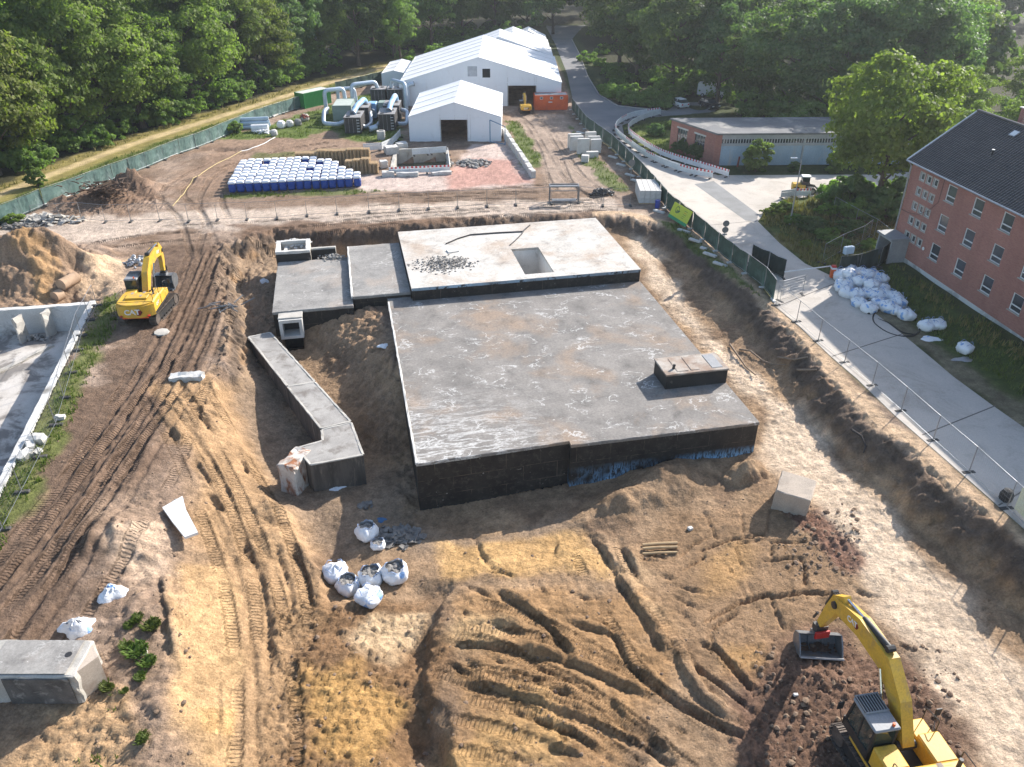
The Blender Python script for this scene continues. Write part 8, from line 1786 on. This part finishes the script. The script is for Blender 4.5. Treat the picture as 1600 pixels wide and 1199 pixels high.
for k, (u, v, s, m_) in enumerate([(1205, 335, .9, 1), (1222, 330, .9, 0), (1245, 350, .9, 0), (1268, 360, .9, 2), (1290, 372, .9, 0), (1258, 385, .6, 1), (1310, 385, .8, 0), (1330, 365, .9, 2), (1360, 390, .8, 0)]): shrub(u, v, m_, s, 'weedy bush in the rough patch, ' + ['pale one at the left tip', 'second from the left tip', 'beside the street lamp foot', 'middle of the patch', 'right middle of the patch', 'low one at the drive edge', 'before the crossing fence', 'behind the crossing fence', 'next to the porch'][k], 'weeds between yard and house', .7)
for k, (u, v, s) in enumerate([(238, 978, 1.0), (213, 968, .75), (200, 980, .55), (215, 1018, 1.2), (232, 1035, .9), (222, 1060, .6), (200, 1010, .7), (170, 1075, .7), (222, 1155, .75), (218, 1060, .5), (195, 1080, .45)]): shrub(u, v, 3, s * .95, 'small green weed at lower left, ' + ['uppermost right', 'uppermost left', 'small one left of the top pair', 'largest around the grey stone', 'right below the grey stone', 'small one under the large weed', 'left of the large weed', 'near the cut block nose', 'lone bright tuft near the bottom', 'tiny one beneath the stone', 'tiny one toward the block'][k], 'weeds at lower left')
shrub(60, 292, 4, .75, 'young tree growing on the verge at the green fence', None); shrub(366, 208, 0, 1.0, 'green bush at the left end of the pipe stack'); shrub(20, 348, 1, .8, 'weed bush inside the fence corner at left')
# undergrowth along the wood edge
ug = []
for k in range(64):
    p = e0 + dirL * (r.uniform(-.02, 1.05) * Ltot) + nL * r.uniform(1.6, 6.5); ug.append((p.x, p.y, r.uniform(1.4, 2.8), r.uniform(2.5, 6.5)))
for k in range(20): ug.append((G(910 + k * 7, 150 + min(k * 2.2, 22)).x + r.uniform(1.5, 5), G(910 + k * 7, 150 + min(k * 2.2, 22)).y + r.uniform(2, 7), r.uniform(1.2, 2.2), r.uniform(1.4, 2.6)))
for k in range(12): ug.append((r.uniform(14, 24), r.uniform(150, 215), r.uniform(1.2, 2), r.uniform(1.2, 2.4)))
for k in range(34): ug.append((r.uniform(38, 84), r.uniform(118, 126), r.uniform(1.8, 3), r.uniform(3, 6)))
for k in range(26): ug.append((r.uniform(24, 42), r.uniform(138, 172), r.uniform(1.8, 3), r.uniform(2, 5)))
for k in range(22): ug.append((r.uniform(36, 66), r.uniform(126, 140), r.uniform(2, 3.2), r.uniform(3, 6)))
for k in range(30): ug.append((r.uniform(-40, 6), r.uniform(205, 216), r.uniform(2, 3), r.uniform(3, 6)))
for k in range(16): ug.append((r.uniform(-36, -8), r.uniform(174, 206) if k % 2 else r.uniform(206, 212), r.uniform(1.5, 2.5), r.uniform(2, 4)))
C, N, S, A = [], [], [], []
for k, (x, y, R, H) in enumerate(ug):
    if sdf(ROAD, np.array([x]), np.array([y]))[0] < R * .6: continue
    c, n_, s_, a_ = crown_points(500 + k % 7, R, H, -.2, 34, 34, .24); C.append(c + np.array([x, y, hz(x, y)])); N.append(n_); S.append(s_); A.append(a_)
o = link('undergrowth', leaves_to_mesh('undergrowth', np.concatenate(C), np.concatenate(N), np.concatenate(S), np.concatenate(A), M['leaf'])); tag(o, 'leafy undergrowth along the edges of the woods', 'undergrowth', kind='stuff')
# grass: blades over the green zones
def grass_field(name, polys, mat, label, seed, h0=.18, h1=.5):
    rg = np.random.default_rng(seed); C, N, S, A = [], [], [], []
    for pts, dens in polys:
        P = px(pts); a = np.array(P); n_ = int((np.ptp(a[:, 0]) * np.ptp(a[:, 1])) * dens); X = rg.uniform(a[:, 0].min(), a[:, 0].max(), n_); Y = rg.uniform(a[:, 1].min(), a[:, 1].max(), n_)
        k = inside(P, X, Y) & (sdf(ROAD, X, Y) > .25) & (perlin(X * .45, Y * .45, 3) + rg.uniform(-.45, .45, n_) > -.15); X, Y = X[k], Y[k]
        Z = np.array([hz(x, y) for x, y in zip(X, Y)]); hh = rg.uniform(h0, h1, len(X)) * .5; C.append(np.stack([X, Y, Z], 1)); S.append(hh * 2); A.append(rg.random(len(X)))
    C, S, A = np.concatenate(C), np.concatenate(S), np.concatenate(A); C = np.repeat(C, 3, 0) + np.c_[rg.normal(0, .09, (len(C) * 3, 2)), np.zeros(len(C) * 3)]; S = np.repeat(S, 3) * rg.uniform(.6, 1.1, len(C)); A = np.clip(np.repeat(A, 3) + rg.normal(0, .2, len(C)), 0, 1)
    an = rg.uniform(0, 6.28, len(C)); wv = np.stack([np.cos(an), np.sin(an), 0 * an], 1) * (.02 + .07 * S)[:, None]; tip = C + np.stack([-np.sin(an), np.cos(an), 0 * an], 1) * (S * rg.uniform(-.6, .6, len(C)))[:, None]; tip[:, 2] += S; V = np.stack([C - wv, C + wv, tip], 1).reshape(-1, 3).astype(np.float32); V[:, 2] -= .02; n3 = len(C)
    me = bpy.data.meshes.new(name); me.vertices.add(n3 * 3); me.vertices.foreach_set('co', V.reshape(-1)); me.loops.add(n3 * 3); me.loops.foreach_set('vertex_index', np.arange(n3 * 3, dtype=np.int32)); me.polygons.add(n3); me.polygons.foreach_set('loop_start', np.arange(0, n3 * 3, 3, dtype=np.int32)); me.update(calc_edges=True)
    a = me.attributes.new('leaf', 'FLOAT', 'POINT'); a.data.foreach_set('value', np.repeat(A, 3).astype(np.float32)); me.materials.append(mat)
    o = link(name, me); tag(o, label, 'grass', kind='stuff')
grass_field('green_grass', [([(340, 215), (440, 190), (560, 150), (625, 140), (625, 225), (560, 222), (520, 205), (470, 215), (400, 218)], 7), ([(790, 190), (810, 190), (845, 245), (840, 262), (815, 258)], 10), ([(890, 195), (930, 240), (985, 300), (960, 300), (905, 250)], 7), ([(350, 303), (560, 296), (620, 298), (560, 304), (350, 311)], 9),
             ([(150, 480), (180, 455), (190, 500), (150, 560), (120, 640), (70, 740), (20, 830), (-60, 960), (-60, 850), (60, 670), (125, 545)], 16), ([(1030, 345), (1060, 350), (1120, 400), (1200, 470), (1180, 462), (1110, 405), (1050, 362)], 10), ([(975, 200), (1055, 186), (1055, 235), (1110, 262), (1040, 245), (1000, 230)], 9), ([(-200, 420), (0, 318), (200, 240), (500, 139), (640, 98), (640, 105), (500, 152), (200, 268), (0, 345), (-200, 440)], 9),
             ([(100, 1155), (170, 1140), (165, 1199), (90, 1199)], 22), ([(1390, 420), (1600, 560), (1700, 640), (1600, 622), (1480, 540), (1372, 462)], 16), ([(150, 1050), (185, 1060), (180, 1090), (150, 1080)], 8)], M['grass'], 'green grass tufts on verges and open ground', 61)
grass_field('tall_weeds', [([(1185, 346), (1225, 312), (1300, 302), (1440, 302), (1440, 400), (1310, 430), (1260, 412)], 14), ([(-200, 408), (0, 292), (200, 216), (500, 126), (640, 88), (640, 91), (500, 130), (200, 223), (0, 299), (-200, 416)], 3), ([(1400, 430), (1600, 565), (1700, 640), (1480, 520)], 8)], M['drygrass'], 'dry yellowish weeds on verges and the rough patch', 62, .3, .8)

# ------------------------------------------------------------------ thin summer haze in the air over the whole site
hm = bpy.data.materials.new('haze_air'); hm.use_nodes = True; hn = hm.node_tree; hn.nodes.remove(hn.nodes['Principled BSDF'])
pv = hn.nodes.new('ShaderNodeVolumePrincipled'); pv.inputs['Color'].default_value = (0.86, 0.92, 1.0, 1); pv.inputs['Density'].default_value = 0.00020; pv.inputs['Anisotropy'].default_value = 0.45
hn.links.new(pv.outputs[0], hn.nodes['Material Output'].inputs['Volume'])
o = MB().box(-2700, 2700, -450, 3900, -7.0, 36.0).build('haze', hm); tag(o, kind='stuff')
o['label'] = 'thin pale summer haze over the site'
